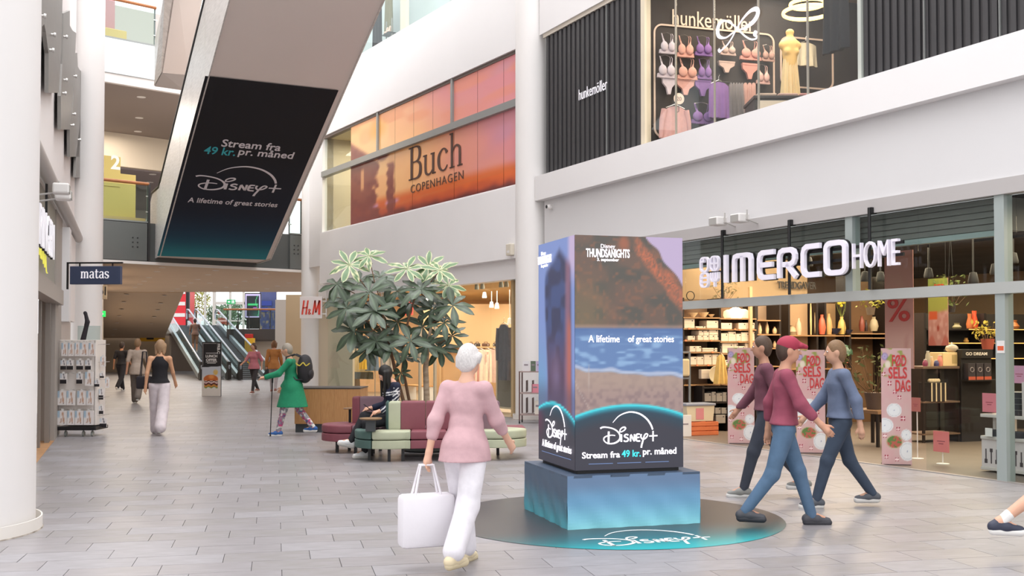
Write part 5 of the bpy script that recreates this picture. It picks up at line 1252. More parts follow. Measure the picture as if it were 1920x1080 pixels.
ros = [(655, 497, 0, 1, 1.1), (692, 480, .1, 1, .95), (763, 504, 0, 1, 1.0), (803, 500, .1, 1, 1.0), (825, 507, -.1, 1, 1.0), (632, 533, -.1, 2, .95), (693, 548, -.2, 0, 1.1), (745, 546, 0, 0, 1.0), (790, 543, -.15, 0, 1.15), (840, 535, .2, 1, .95),
       (650, 578, -.2, 0, 1.1), (700, 584, -.3, 0, 1.15), (664, 620, -.1, 0, 1.25), (849, 573, -.1, 0, 1.1), (812, 580, .1, 0, .9), (833, 606, -.2, 0, .9), (770, 568, .3, 0, 1.0), (720, 566, .3, 0, 1.1), (802, 649, -.2, 0, .95), (770, 640, -.3, 0, 1.0),
       (792, 612, .1, 0, .9), (722, 628, .1, 0, 1.1), (690, 655, .0, 0, 1.0), (745, 604, .2, 0, 1.0), (640, 560, .3, 0, .9), (682, 600, .3, 0, 1.0), (760, 672, .1, 0, .75), (752, 700, -.1, 0, .55), (826, 655, .1, 0, .9), (735, 650, -.2, 0, .9),
       (810, 552, .35, 0, 1.0), (672, 530, .35, 0, .9), (712, 520, .4, 0, .9), (848, 630, .1, 0, .8), (705, 640, -.25, 0, .9)]
rl_ = random.Random(11); nl = 0
stems = [tl3(712, 560), tl3(782, 545), tl3(810, 605), tl3(722, 610), tl3(757, 640, .1), tl3(803, 640)]
for k, (px, py, dy, vg, s_) in enumerate(ros):
    c = Vector(tl3(px, py, dy)); near = min(stems, key=lambda q: (Vector(q) - c).length + (1 if Vector(q).z > c.z + .1 else 0))
    mid = Vector(near).lerp(c, .5) + Vector((0, 0, -.06)); ob('branch', MB().tube([near, mid, c], [.010, .008, .006], 6), BARKB, parent=tr, smooth=True)
    n_ = rl_.choice((7, 8, 9)); a0 = rl_.uniform(0, 2 * PI); tiltax = (rl_.uniform(-.3, .3), rl_.uniform(-.35, .15))
    for i in range(n_):
        if nl >= 298: break
        nl += 1; me = rl_.choice(LV if vg == 1 else LD); o = bpy.data.objects.new('leaf', me); COL.objects.link(o); o.parent = tr
        an = a0 + 2 * PI * i / n_ + rl_.uniform(-.15, .15); el = rl_.uniform(-.15, .35) - (.25 if vg == 2 else 0)
        M_ = Matrix.Rotation(tiltax[0], 4, 'Y') @ Matrix.Rotation(.85 + tiltax[1], 4, 'X') @ Matrix.Rotation(an, 4, 'Z') @ Matrix.Rotation(-el, 4, 'Y') @ Matrix.Scale(s_ * rl_.uniform(1.0, 1.28), 4)
        o.matrix_local = Matrix.Translation(c) @ M_

# ================================================================== hosiery stand and what hangs on it
SY = 18.0
def z2(x, y): return 90 + x / 3.857, 560 + y / 3.857
def SP(x, y): px, py = z2(x, y); return P(px, py, SY)
sc_ = SP(215, 0); FH = Fr(sc_.x, SY, 0)
sd_ = thing('display_stand', 'white wheeled pegboard stand hung with hosiery packs beside the white pillar', 'display stand', FH, (0, 0, 0))
xl, xr = SP(88, 0).x - sc_.x, SP(345, 0).x - sc_.x; zt1, zb1 = SP(0, 298).z, SP(0, 915).z
PEG = mat('pegboard', 'e3dcd6', .6)
ob('pegboard', MB().bbox(xl, 0, zb1, xr, .03, zt1, .006), PEG, parent=sd_); ob('pegboard', MB().bbox(xr - .02, 0, zb1, xr + .02, .42, zt1, .006), PEG, parent=sd_); ob('pegboard', MB().bbox(xl, .39, zb1, xr, .42, zt1, .006), PEG, parent=sd_)
ob('tray', MB().bbox(xl - .02, -.10, zb1 - .08, xr + .06, .46, zb1 - .02, .01), BLACK, parent=sd_)
for x in (xl + .12, xl + .42, xr - .03):
    w_ = ob('castor', MB().tube([(x, 0, .02), (x, 0, zb1 - .07)], .012, 8), ALU, parent=sd_); ob('wheel', MB().lathe([(0, -.015), (.045, -.015), (.045, .015), (0, .015)], 16, (x, 0, .045), ax='x'), mat('castor_wheel', '9fa39f', .4), parent=w_)
for j, yy in enumerate((312, 436, 540, 660, 800)):
    z = SP(0, yy).z
    for i in range(6): ob('hook', MB().tube([(xl + .06 + i * (xr - xl - .1) / 5, .0, z), (xl + .06 + i * (xr - xl - .1) / 5, -.16, z + .012)], .004, 6), mat('chrome', 'd8d8d8', .2, .9), parent=sd_)
for j in range(5):
    z = zt1 - .08 - j * .3
    for i in range(2): ob('hook', MB().tube([(xr + .02, .08 + .2 * i, z), (xr + .14, .08 + .2 * i, z + .01)], .004, 6), mat('chrome', 'd8d8d8', .2, .9), parent=sd_)
PK = print_mat('pack_print', rough=.4)
def packf(kind):
    def f(U, V):
        c = flat(U, 'e8e2e0')
        if kind == 'leg':
            c = mixc(c, flat(U, 'a8bfd0'), sst(.30, .22, U) * sst(.45, .6, V)); 
            c = mixc(c, flat(U, 'c49a80'), sst(.10, .06, np.abs(U - .62 + .22 * (V - .5))) * sst(.12, .18, V) * sst(.92, .85, V)); c = mixc(c, flat(U, 'b58a70'), sst(.07, .04, np.abs(U - .35 - .35 * (V - .2))) * sst(.12, .18, V) * sst(.5, .45, V))
            c = mixc(c, flat(U, '3c3638'), sst(.06, .03, np.hypot(U - .35, V - .1)) + sst(.06, .03, np.hypot(U - .72, V - .12)))
        else:
            c = mixc(c, flat(U, '6e6a70'), sst(.1, .05, np.abs(U - .65 + .3 * (V - .6))) * sst(.45, .5, V)); c = mixc(c, flat(U, 'b8c6d2'), sst(.5, .2, U) * sst(.5, .6, V) * .7); c[V < .42] = hexa('252226')
        return np.clip(c, 0, 1)
    return f
rows = [(320, 415, 'leg', [(115, 160), (163, 205), (210, 245), (247, 310), (312, 360)], 'top'),
        (445, 512, 'sock', [(108, 150), (152, 200), (222, 272), (285, 328)], 'second'),
        (540, 613, 'sock', [(104, 152), (222, 266)], 'third'),
        (665, 768, 'leg', [(86, 150), (152, 212), (228, 292), (295, 345)], 'fourth'),
        (808, 910, 'leg', [(86, 155), (157, 210), (212, 272), (275, 345)], 'bottom')]
pos_w = ['first', 'second', 'third', 'fourth', 'fifth']
def pack(x0, y0, x1, y1, kind, lab, grp=None, dy=-.10, side=None):
    a, b_ = SP(x0, y1), SP(x1, y0); w, h = b_.x - a.x, b_.z - a.z
    t = thing('hosiery_pack', lab, 'hosiery pack', FH, ((a.x + b_.x) / 2 - sc_.x, dy, a.z), 0, grp)
    ob('card', MB().bbox(-w / 2, 0, 0, w / 2, .03, h, .004), mat('pack_card', 'e4dedb', .5), parent=t)
    grid_print('pack_front', w, h, 10, 16, packf(kind), PK, t, (0, -.002, 0)); ob('hang_tab', MB().box(-.02, .005, h, .02, .012, h + .03), WPLAST, parent=t)
    return t
for y0, y1, kind, xs, rn in rows:
    for i, (x0, x1) in enumerate(xs):
        pack(x0, y0, x1, y1, kind, ('white tights pack, %s from the pillar in the %s row of the stand' if kind == 'leg' else 'sock pack with black socks, %s from the pillar in the %s row') % (pos_w[i], rn), 'packs hanging on the hosiery stand')
pack(290, 528, 348, 628, 'leg', 'tilted pale tights pack in the third row of the stand', 'packs hanging on the hosiery stand', -.13)
for i, (x0, y0, x1, y1, k_) in enumerate(((362, 420, 398, 492, 'leg'), (352, 540, 382, 575, 'sock'), (385, 580, 412, 648, 'leg'), (350, 655, 384, 732, 'sock'), (343, 780, 377, 838, 'sock'), (338, 870, 395, 935, 'sock'))):
    pack(x0, y0, x1, y1, k_, 'small pack on the narrow side of the hosiery stand, %s from the top' % (pos_w + ['sixth'])[i], 'packs on the side of the hosiery stand', .1 + .04 * (i % 3))
pack(345, 590, 380, 635, 'sock', 'black sock pack sticking out beside the tilted tights pack', None, -.05)
f0 = SP(245, 285); t = thing('stocking_form', 'dark upside-down stocking form on top of the hosiery stand', 'stocking form', FH, (f0.x - sc_.x, .15, zt1))
ob('clear_plate', MB().box(-.13, -.01, 0, .25, .01, .24), glass_mat('far_glass', (.8, .86, .85), .3), parent=t)
ob('foot_form', body_mesh('foot_form', [('c', (-.04, 0, .0), (.02, 0, .26), .045, .035), ('c', (.02, 0, .26), (.03, 0, .30), .035, .038), ('c', (.03, 0, .31), (.0, 0, .44), .036, .028), ('e', (-.01, 0, .46), (.03, .025, .03))], .007, .02), mat('sock_dark', '343035', .9), parent=t)

# ================================================================== signs
def sign_box(nm, label, Y, x0, y0, x1, y1, m, th=.08, tilt=0):
    a, b_ = P(x0, y1, Y), P(x1, y0, Y); w, h = b_.x - a.x, b_.z - a.z
    t = thing(nm, label, 'sign', WF, ((a.x + b_.x) / 2, Y, a.z), tilt); ob('sign_box', MB().bbox(-w / 2, 0, 0, w / 2, th, h, .006), m, parent=t); return t, w, h
t, w, h = sign_box('hanging_sign', 'dark blue hanging shop sign with white serif lettering on a black bracket', 17.6, 129.5, 499, 227, 533, mat('navy_sign', '3b4560', .5), tilt=R(-3))
b, W = serif_word('matas', .26); k = .48 / W; b.v = [(x * k, y, z * k) for x, y, z in b.v]; ob('lettering', b, LETTER, parent=t, loc=(0, -.012, .10))
ob('bracket', MB().box(-w / 2 - .07, .03, -.08, -w / 2 - .045, .06, h + .07).box(-w / 2 - .07, .03, h + .045, w / 2 + .02, .06, h + .07).box(-w / 2 + .14, .03, h, -w / 2 + .16, .05, h + .05).box(w / 2 - .16, .03, h, w / 2 - .14, .05, h + .05), BLACK, parent=t)
t, w, h = sign_box('blade_sign', 'small beige blade sign with thin dark letters under the navy sign', 24.5, 183, 535, 200, 561, mat('beige_sign', 'd3b995', .6), .05)
text('lettering', 'bl', BLACK, t, 0, -.006, h / 2 + .03, h=.2)
t, w, h = sign_box('exit_sign', 'glowing green exit sign on the arcade wall behind the hosiery stand', 25.5, 181, 583, 197, 594, mat('exit_green2', '2fd05a', .5, emit=1.2), .05)
ob('arrow', MB().box(-.07, -.01, .05, .06, 0, .09), LETTER, parent=t); ob('side_lamp', MB().box(-w / 2, -.01, -.22, -w / 2 + .05, .03, 0), mat('exit_green2', '2fd05a', .5, emit=1.2), parent=t)
t, w, h = sign_box('hanging_sign', 'square white sign with red brush lettering on the round column', 31.6, 562, 556, 604, 597, mat('white_sign', 'e5dedc', .5), .10)
RED = mat('sign_red', 'dc4434', .5)
hm = MB()
for pts, ww in (([(0, 0), (.10, 1)], .09), ([(.22, 0), (.34, 1)], .09), ([(.02, .46), (.32, .52)], .07), ([(.62, 0), (.76, 1)], .09), ([(.76, 1), (.80, .15)], .08), ([(.80, .15), (1.02, 1)], .09), ([(1.02, 1), (1.0, 0)], .13)): hm.stroke(pts, ww, 0, .02)
for pts in (bez([(.50, .10), (.42, .02), (.36, .08), (.42, .22), (.48, .32), (.42, .38), (.38, .30), (.50, .04)], 3),): hm.stroke(pts, .045, 0, .02)
hm.v = [((x - .51) * .50, y, (z - .5) * .42) for x, y, z in hm.v]; ob('lettering', hm, RED, parent=t, loc=(0, -.02, h / 2)); hm_v = list(hm.v); hm_f = list(hm.f)
ob('bracket', MB().box(w / 2, .03, .12, w / 2 + .10, .06, .15).box(w / 2, .03, h - .15, w / 2 + .10, .06, h - .12).box(w / 2 + .10, .03, .05, w / 2 + .13, .06, h + .2), WPLAST, parent=t)
# red neon word hanging inside the clothes shop
g = FB.hit(763, 573, 1.2); t = thing('illuminated_sign', 'red lit brand lettering hanging inside the clothes shop behind the tree', 'sign', FB, (g[0], 1.2, g[1]))
m2 = MB(); m2.v = [(x * 1.25, y, z * 1.25) for x, y, z in hm_v]; m2.f = hm_f
ob('lettering', m2, mat('neon_red', 'ff3b34', .5, emit=1.6), parent=t); ob('hanger', MB().tube([(-.2, .02, .2), (-.2, .02, 3.0 - g[1])], .008, 6).tube([(.2, .02, .2), (.2, .02, 3.0 - g[1])], .008, 6), ALU, parent=t)

# facade L lettering
def onL(px, py, d=-.12): return FL.hit(px, py, d)
u0, z_1 = onL(57, 385); u1, z_2 = onL(103, 435); _, zt_a = onL(80, 407); _, zt_b = onL(80, 470)
hL = 0.50; t = thing('shop_sign', 'white capital lettering with black backing over the far-side shop door', 'sign', FL, (u1, -.12, onL(101, 489)[1] + .02))
word = 'SKORINGEN'; Lw = (u1 - u0) * 1.02
tm_ = text_mesh(word, Lw, hL, offset=-.004, th=.02, align='r'); o = ob('lettering', tm_, LETTER, parent=t, loc=(0, 0, hL / 2))
tm_ = text_mesh(word, Lw, hL, offset=.03, th=.03, align='r'); o = ob('letter_backing', tm_, BLACK, parent=t, loc=(0, .024, hL / 2))
ob('hanger', MB().box(-.75, .05, hL, -.70, .08, hL + .5).box(-2.4, .05, hL, -2.35, .08, hL + .5), DKMETAL, parent=t)
gz = onL(95, 507, -.01)[1]; t = thing('neon_sign', 'yellow neon script under the white capital lettering', 'sign', FL, (onL(101, 500)[0] + .1, -.01, gz))
sc2 = bez([(-1.6, .1), (-1.5, .3), (-1.42, .05), (-1.3, .25), (-1.2, .02), (-1.05, .22), (-1.0, .02), (-.85, .2), (-.75, -.02), (-.6, .18), (-.5, -.05), (-.35, .12), (-.2, -.08), (0, -.1)], 4)
ob('neon_tube', MB().tube([(x, -.02, z) for x, z in sc2], .009, 6), mat('neon_yellow', 'd9d35a', .5, emit=.8), parent=t)

# spotlights and cameras
def flood(fr, px, py, d, label, sc=1.0, m=WPLAST, dirx=-1):
    u, z = fr.hit(px, py, d); t = thing('floodlight', label, 'floodlight', fr, (u, 0, z - .06)); s = sc
    ob('lamp_head', MB().bbox(-.11 * s, d - .13 * s, -.04 * s, .11 * s, d + .07 * s, .09 * s, .02), m, parent=t); ob('lens', MB().box(-.09 * s, d - .135 * s, -.03 * s, .09 * s, d - .131 * s, .07 * s), mat('lens_grey', 'a9a7a3', .2), parent=t)
    ob('arm', MB().tube([(.13 * s, d, .14 * s), (.13 * s, d, 0), (.13 * s, -.02, -.06)], .012, 6).tube([(0, d, 0), (.13 * s, d, 0)], .012, 6), mat('arm_grey', 'b5b1ad', .4), parent=t)
flood(FR, 1349, 411, -.25, 'white floodlight on the grey beam nearer the LED column')
flood(FR, 1390, 405, -.25, 'white floodlight on the grey beam nearer the hanging rods')
flood(FL, 110, 348, -.35, 'upper white floodlight of the pair on the far-side facade', .9)
flood(FL, 114, 360, -.35, 'lower white floodlight of the pair on the far-side facade', .9)
u, z = FR.hit(1027, 388, -.1); t = thing('security_camera', 'small round security camera on the wall beside the column', 'camera', FR, (u + .02, 0, z - .05))
ob('housing', MB().ell((0, -.07, .05), (.055, .07, .055), 16, 10), WPLAST, parent=t, smooth=True); ob('lens', MB().lathe([(0, -.012), (.032, -.01), (.036, 0)], 16, (0, -.135, .05), ax='y'), BLACK, parent=t); ob('mount', MB().box(-.03, -.02, .0, .03, .0, .1), WPLAST, parent=t)
u, z = FB.hit(958, 470, -.08); t = thing('alarm_box', 'small pale alarm box under the grey fascia beside the column', 'alarm box', FB, (u, -.05, z - .1)); ob('box', MB().bbox(-.1, -.1, 0, .1, 0, .24, .015), mat('ivory', 'd5cdbd', .5), parent=t); ob('lens', MB().box(-.05, -.104, .05, .05, -.1, .1), WPLAST, parent=t)
for i, px in enumerate((1355, 1481, 1632)):
    u = FR.U(px, -.1); t = thing('sign_rod', ('black hanger rod in front of the pictogram sign', 'black hanger rod between the large sign letters', 'black hanger rod by the small sign word')[i], 'rod', FR, (u, -.1, 2.25)); ob('rod', MB().tube([(0, 0, 0), (0, 0, 1.05)], .022, 10), BLACK, parent=t); ob('wall_plate', MB().box(-.03, 0, .98, .03, .1, 1.06), BLACK, parent=t)

# home shop sign
t = thing('shop_sign', 'large white illuminated shop lettering with square pictogram over the home shop', 'sign', FR, (0, -.22, 2.55))
def HU(px, py): u, z = FR.hit(px, py, -.22); return u, z - 2.55
SG = mat('sign_white', 'e9e5f2', .45, emit=.12); SGB = mat('sign_black', '141315', .5)
_, zl0 = HU(1359, 530); _, zl1 = HU(1359, 478)
hS = zl1 - zl0; zb_s = zl0
def letter(px0, px1, strokes, wd):
    a, b_ = HU(px0, 500)[0], HU(px1, 500)[0]; W = b_ - a
    m1, m2 = MB(), MB()
    for pts, closed in strokes:
        q = [(a + x * W, zb_s + z * hS) for x, z in pts]; m1.stroke(q, wd, 0, .05, closed); m2.stroke(q, wd + .02, .051, .04, closed)
    ob('letter', m1, SG, parent=t); ob('letter_backing', m2, SGB, parent=t)
def rc(x0, z0, x1, z1, rx, rz, n=5):
    p = []
    for cx, cz, a0 in ((x1 - rx, z1 - rz, 0), (x0 + rx, z1 - rz, 90), (x0 + rx, z0 + rz, 180), (x1 - rx, z0 + rz, 270)):
        for i in range(n + 1): a = R(a0 + 90 * i / n); p.append((cx + rx * math.cos(a), cz + rz * math.sin(a)))
    return p
wS = .072; e_ = .1
letter(1356, 1362, [([(.5, .0), (.5, 1)], 0)], wS)
letter(1370, 1411, [([(.12, 0)] + [(.12, .75), (.16, .88), (.28, .92), (.72, .92), (.84, .88), (.88, .75)] + [(.88, 0)], 0), ([(.5, .9), (.5, 0)], 0)], wS)
letter(1418, 1450, [([(1, .92), (.32, .92), (.18, .86), (.12, .72), (.12, .26), (.18, .13), (.32, .07), (1, .07)], 0), ([(.12, .5), (.9, .5)], 0)], wS)
letter(1455, 1493, [([(.12, 0), (.12, .72), (.18, .86), (.32, .92), (.68, .92), (.82, .86), (.88, .74), (.88, .62), (.82, .50), (.68, .44), (.3, .44)], 0), ([(.5, .44), (.95, .0)], 0)], wS)
letter(1500, 1536, [([(1, .95), (.32, .95), (.18, .88), (.12, .74), (.12, .24), (.18, .10), (.32, .03), (1, .03)], 0)], wS)
letter(1543, 1587, [(rc(.1, .03, .9, .97, .22, .16), 1)], wS)
a, b_ = HU(1597, 480), HU(1683, 460); hh = HU(1640, 453)[1] - HU(1640, 499)[1]
o = ob('lettering', text_mesh('HOME', b_[0] - a[0], .335, offset=-.012, th=.05), SG, parent=t, loc=((a[0] + b_[0]) / 2, 0, (HU(1640, 453)[1] + HU(1640, 499)[1]) / 2 - .0))
# pictogram: four rounded glyphs
pu0, pu1 = HU(1311, 500)[0], HU(1348, 500)[0]; pz0, pz1 = HU(1330, 537)[1], HU(1330, 480)[1]
cw, chh = (pu1 - pu0) / 2, (pz1 - pz0) / 2
def cell(ci, cj, sts, w_=.028):
    m1 = MB(); ox, oz = pu0 + ci * cw * 1.04, pz0 + cj * chh * 1.03
    for pts, cl in sts: m1.stroke([(ox + x * cw * .9, oz + z * chh * .9) for x, z in pts], w_, 0, .05, cl)
    ob('pictogram', m1, SG, parent=t)
cell(0, 1, [(rc(.08, .0, .92, 1, .3, .3), 1), ([(.1, .72), (.45, .72), (.45, .95)], 0)]); cell(1, 1, [(rc(.08, 0, .92, 1, .3, .3), 1), ([(.08, .5), (.92, .5)], 0), ([(.5, 0), (.5, 1)], 0)])
cell(0, 0, [(rc(.08, 0, .92, 1, .3, .3), 1), ([(.08, .66), (.92, .66)], 0), ([(.08, .34), (.92, .34)], 0)]); cell(1, 0, [([(.1, 1), (.1, .55), (.25, .38), (.75, .38), (.9, .55), (.9, 1)], 0), ([(.36, 1), (.36, .4)], 0), ([(.64, 1), (.64, .4)], 0), ([(.5, .4), (.5, -.05)], 0)])
ob('mounting_rail', MB().box(pu0 - .05, .09, pz0 + .2, HU(1683, 480)[0], .12, pz0 + .24).box(pu0 - .05, .09, pz1 - .12, HU(1683, 480)[0], .12, pz1 - .08), SGB, parent=t)

# lettering of the sunset window and of the lingerie shop
u, z = FB.hit(816, 292, .05); t = thing('window_lettering', 'dark serif lettering on the sunset window print', 'lettering', FB, (FB.hit(816, 292, .05)[0], .055, FB.hit(816, 335, .05)[1]))
DK = mat('brown_letter', '5a3f35', .6); b, W = serif_word('Buch', 1.30, .006); wB = FB.hit(866, 280, .05)[0] - FB.hit(763, 310, .05)[0]; k = wB / W
b.v = [(x * k, y, zz * k * .68) for x, y, zz in b.v]; z0b = FB.hit(816, 324, .05)[1] - FB.hit(816, 335, .05)[1]; ob('lettering', b, DK, parent=t, loc=(0, 0, z0b))
text('lettering', 'COPENHAGEN', DK, t, .02, 0, FB.hit(816, 342, .05)[1] - FB.hit(816, 335, .05)[1], w=wB * .95, h=.20, offset=-.004, th=.006, space=1.15)
u0, z0_ = FR.hit(1085, 175, -.03); u1, z1_ = FR.hit(1138, 160, -.03); t = thing('wall_lettering', 'small white lettering on the charcoal ribbed panel', 'lettering', FR, ((u0 + u1) / 2, -.03, (z0_ + z1_) / 2 - .1)); text('lettering', 'hunkemöller', LETTER, t, 0, 0, .1, w=u1 - u0, h=.21, offset=-.006, th=.006)
u0, z0_ = FR.hit(1345, 60, -.02); u1, z1_ = FR.hit(1422, 30, -.02)
t = thing('bow_emblem', 'white calligraphic bow emblem on the lingerie shop window', 'emblem', FR, (u0, -.02, z0_))
def bz(x, y): u, z = FR.hit(1200 + x / 3.857, y / 3.857, -.02); return u - u0, z - z0_
bow = [([(567, 355), (575, 370), (590, 362), (625, 330), (660, 280), (700, 205), (740, 140), (790, 85), (830, 65), (850, 75), (848, 110), (820, 155), (770, 195), (720, 215), (705, 215)], [.05, .06, .03, .03, .03, .03, .04, .06, .08, .09, .10, .09, .06, .03, .03]),
       ([(845, 240), (830, 232), (825, 250), (840, 262), (838, 280), (800, 284), (760, 262), (720, 225), (690, 195), (650, 165), (610, 150), (580, 165), (563, 200), (562, 245), (580, 270), (620, 272), (660, 245), (700, 215)], [.05, .06, .05, .04, .03, .03, .03, .03, .03, .03, .04, .08, .10, .09, .06, .03, .03, .03])]
for pts, ws in bow:
    q = bez([bz(x, y) + (w_ * .85,) for (x, y), w_ in zip(pts, ws)], 5); ob('ribbon_stroke', MB().stroke([(x, z) for x, z, _ in q], [w_ for *_, w_ in q], 0, .006), LETTER, parent=t)

# lunch poster totem
a, b_ = P(378, 743, 31.9), P(415, 641, 31.9); t = thing('poster_totem', 'upright two-sided lunch poster with a burger picture in the passage', 'poster stand', WF, ((a.x + b_.x) / 2, 31.9, 0), R(-2))
w, h = b_.x - a.x, b_.z
ob('panel', MB().bbox(-w / 2, 0, 0, w / 2, .06, h, .006), mat('poster_edge', '33302f', .5), parent=t)
def lunch(U, V):
    c = flat(U, '1f1d20'); lo = sst(.545, .54, V - .02 * (U - .5)); c = mixc(c, flat(U, 'bfc3cc'), lo); c = mixc(c, flat(U, 'ddd5cd'), lo * sst(.42, .3, V)); n = noise2(U, V, 20, 40, 3)
    fr_ = sst(.13, .09, np.hypot((U - .72) * .9, (V - .44) * 2.2)) * lo; c = mixc(c, flat(U, 'd9b15c'), fr_ * (.6 + .6 * n)); 
    bun = sst(1, .93, np.hypot((U - .47) / .40, (V - .315) / .085)) * sst(.28, .285, V); c = mixc(c, flat(U, 'c2652c'), bun); c = mixc(c, flat(U, 'e0924a'), sst(.18, .05, np.hypot((U - .5) * .8, (V - .36) * 3)) * bun)
    for z, cc, hh in ((.268, '6b3326', .016), (.25, 'e9dcd4', .014), (.235, 'a04a58', .012), (.215, '4d2f22', .02), (.19, 'c8843c', .02), (.165, '6a8a3c', .01)): c = mixc(c, flat(U, cc), sst(1, .9, np.maximum(np.abs(U - .48) / .38, np.abs(V - z - .012 * np.sin(U * 22)) / hh)))
    return c
pr = grid_print('poster_print', w - .01, h - .01, 36, 100, lunch, print_mat('poster_print', rough=.5), t, (0, -.004, .005))
PWt = mat('poster_white', 'd8d4d2', .6)
text('lettering', 'LUNCH', PWt, pr, 0, -.006, h * .735, w=.35, h=.085, offset=.04, th=.003); text('lettering', 'OFFER', PWt, pr, 0, -.006, h * .665, w=.33, h=.085, offset=.04, th=.003)
o = text('lettering', 'FRB.C', PWt, pr, w * .37, -.006, h * .87, w=.30, h=.085, offset=.03, th=.003); o.rotation_euler = (0, R(90), 0)
for i, (ww, zz) in enumerate(((.34, .785), (.34, .622), (.26, .600))): ob('fine_print', MB().box(-ww / 2, -.006, h * zz, ww / 2, -.003, h * zz + .015), PWt, parent=pr)
ob('frame_line', MB().box(-w / 2 + .03, -.006, h * .56, -w / 2 + .036, -.003, h * .97).box(-w / 2 + .03, -.006, h * .966, w / 2 - .14, -.003, h * .97), PWt, parent=pr)

# card trolley beside the column
FK = Fr(P(974, 796, 20.9).x, 20.9, -8); t = thing('display_trolley', 'dark metal trolley with three shelves of cards beside the column', 'trolley', FK, (0, 0, 0))
FRA = mat('brown_metal', '6a4f4a', .5, .3); wK, hK = .62, 1.02
for x in (0, wK):
    for y in (0, .4): ob('post', MB().box(x - .012, y - .012, .05, x + .012, y + .012, hK), FRA, parent=t); ob('castor', MB().lathe([(0, -.012), (.03, -.012), (.03, .012), (0, .012)], 12, (x, y, .03), ax='x'), BLACK, parent=t)
for z in (.18, .60, hK): ob('shelf', MB().box(-.01, -.01, z - .02, wK + .01, .41, z), mat('trolley_shelf', '9a8580', .5), parent=t)
for z0_, z1_ in ((.62, .84), (.2, .5)): ob('divider', MB().box(.12, .05, z0_, .125, .35, z1_).box(.24, .05, z0_, .245, .35, z1_), FRA, parent=t)
for i, (x, z, w_, h_, c_, lab) in enumerate(((.12, hK, .13, .20, 'd9d6d8', 'white card with small print on top of the trolley'), (.26, hK, .1, .2, '5c6a58', 'green-backed card on top of the trolley'), (.37, hK, .10, .2, 'b9a9c8', 'lilac card on top of the trolley'), (.48, hK, .13, .32, 'd99aa0', 'tall pink card leaning on top of the trolley'), (.30, .60, .14, .17, 'd98a98', 'pink card on the middle shelf of the trolley'), (.34, .18, .1, .26, 'd8d0c4', 'cream box standing on the bottom shelf of the trolley'))):
    q = thing('greeting_card', lab, 'card', FK, (x, .08, z + .001)); ob('card', MB().box(-w_ / 2, 0, 0, w_ / 2, .02, h_), mat('card_' + c_, c_, .6), parent=q); ob('print_block', MB().box(-w_ * .3, -.002, h_ * .55, w_ * .3, 0, h_ * .7), mat('card_ink', '8a7f86', .7), parent=q)
# ================================================================== goods: makers
ORD = ['first', 'second', 'third', 'fourth', 'fifth', 'sixth', 'seventh', 'eighth', 'ninth']
def drape(w_top, w_bot, h, dep=.07, folds=4, amp=.018, seed=0, sleeves=False, shoulder=True, nx=16, nz=12):
    """a hanging garment: a closed wavy sheet, narrow at the neck, with its folds"""
    r_ = random.Random(seed); ph = r_.uniform(0, 6); V_, F_ = [], []
    for s_ in (-1, 1):
        for j in range(nz + 1):
            t = j / nz; w = (w_top + (w_bot - w_top) * t); z = h * (1 - t)
            for i in range(nx + 1):
                x = (i / nx - .5); e = math.sin(PI * i / nx) ** .4
                zz = z - (.10 * h * (abs(x) * 2) ** 2 * (1 - t) if shoulder else 0)
                V_.append((x * w, s_ * dep * .5 * e * (.5 + .5 * t) + amp * math.sin(x * folds * 6.28 + ph + t * .8) * (.2 + t), zz))
    n = (nx + 1) * (nz + 1)
    for j in range(nz):
        for i in range(nx):
            a = j * (nx + 1) + i; F_ += [(a, a + 1, a + nx + 2, a + nx + 1), (n + a, n + a + nx + 1, n + a + nx + 2, n + a + 1)]
    for j in range(nz):
        a = j * (nx + 1); F_ += [(a, a + nx + 1, n + a + nx + 1, n + a), (a + nx, n + a + nx, n + a + 2 * nx + 1, a + 2 * nx + 1)]
    for i in range(nx):
        F_ += [(i, n + i, n + i + 1, i + 1), (nz * (nx + 1) + i, nz * (nx + 1) + i + 1, n + nz * (nx + 1) + i + 1, n + nz * (nx + 1) + i)]
    b = MB().add(V_, F_)
    if sleeves:
        for s_ in (-1, 1): b.tube([(s_ * w_top * .46, 0, h * .93), (s_ * (w_top * .56), .0, h * .7), (s_ * (w_top * .60), .01, h * .35)], [.055, .05, .04], 10)
    return b
CL = lambda c: mat('cloth_' + c, c, 0.85, var=0.06, scale=14, bump=0.25)
def garment(fr, u, d, z, w, h, c, label, cat='garment', nm='garment', group=None, sleeves=False, rz=0, w2=None, hook=True, seed=None, legs=False):
    t = thing(nm, label, cat, fr, (u, d, z), rz, group); sd = seed if seed is not None else int(u * 100) % 97
    if legs:
        for s_ in (-1, 1): ob('leg', drape(w * .46, w * .44, h, .09, 2, .01, sd, shoulder=False), CL(c), parent=t, loc=(s_ * w * .25, 0, 0), smooth=True)
        ob('waistband', MB().box(-w * .49, -.05, h - .05, w * .49, .05, h + .01), CL(c), parent=t)
    else: ob('cloth', drape(w, w2 or w * 1.1, h, .09, 3, .02, sd, sleeves), CL(c), parent=t, smooth=True)
    if hook: ob('hanger', MB().tube([(-w * .4, 0, h - .03), (0, 0, h + .04), (w * .4, 0, h - .03)], .006, 6).tube([(0, 0, h + .04), (0, 0, h + .10), (.02, 0, h + .13), (.0, 0, h + .15)], .004, 6), mat('chrome', 'd8d8d8', .2, .9), parent=t)
    return t
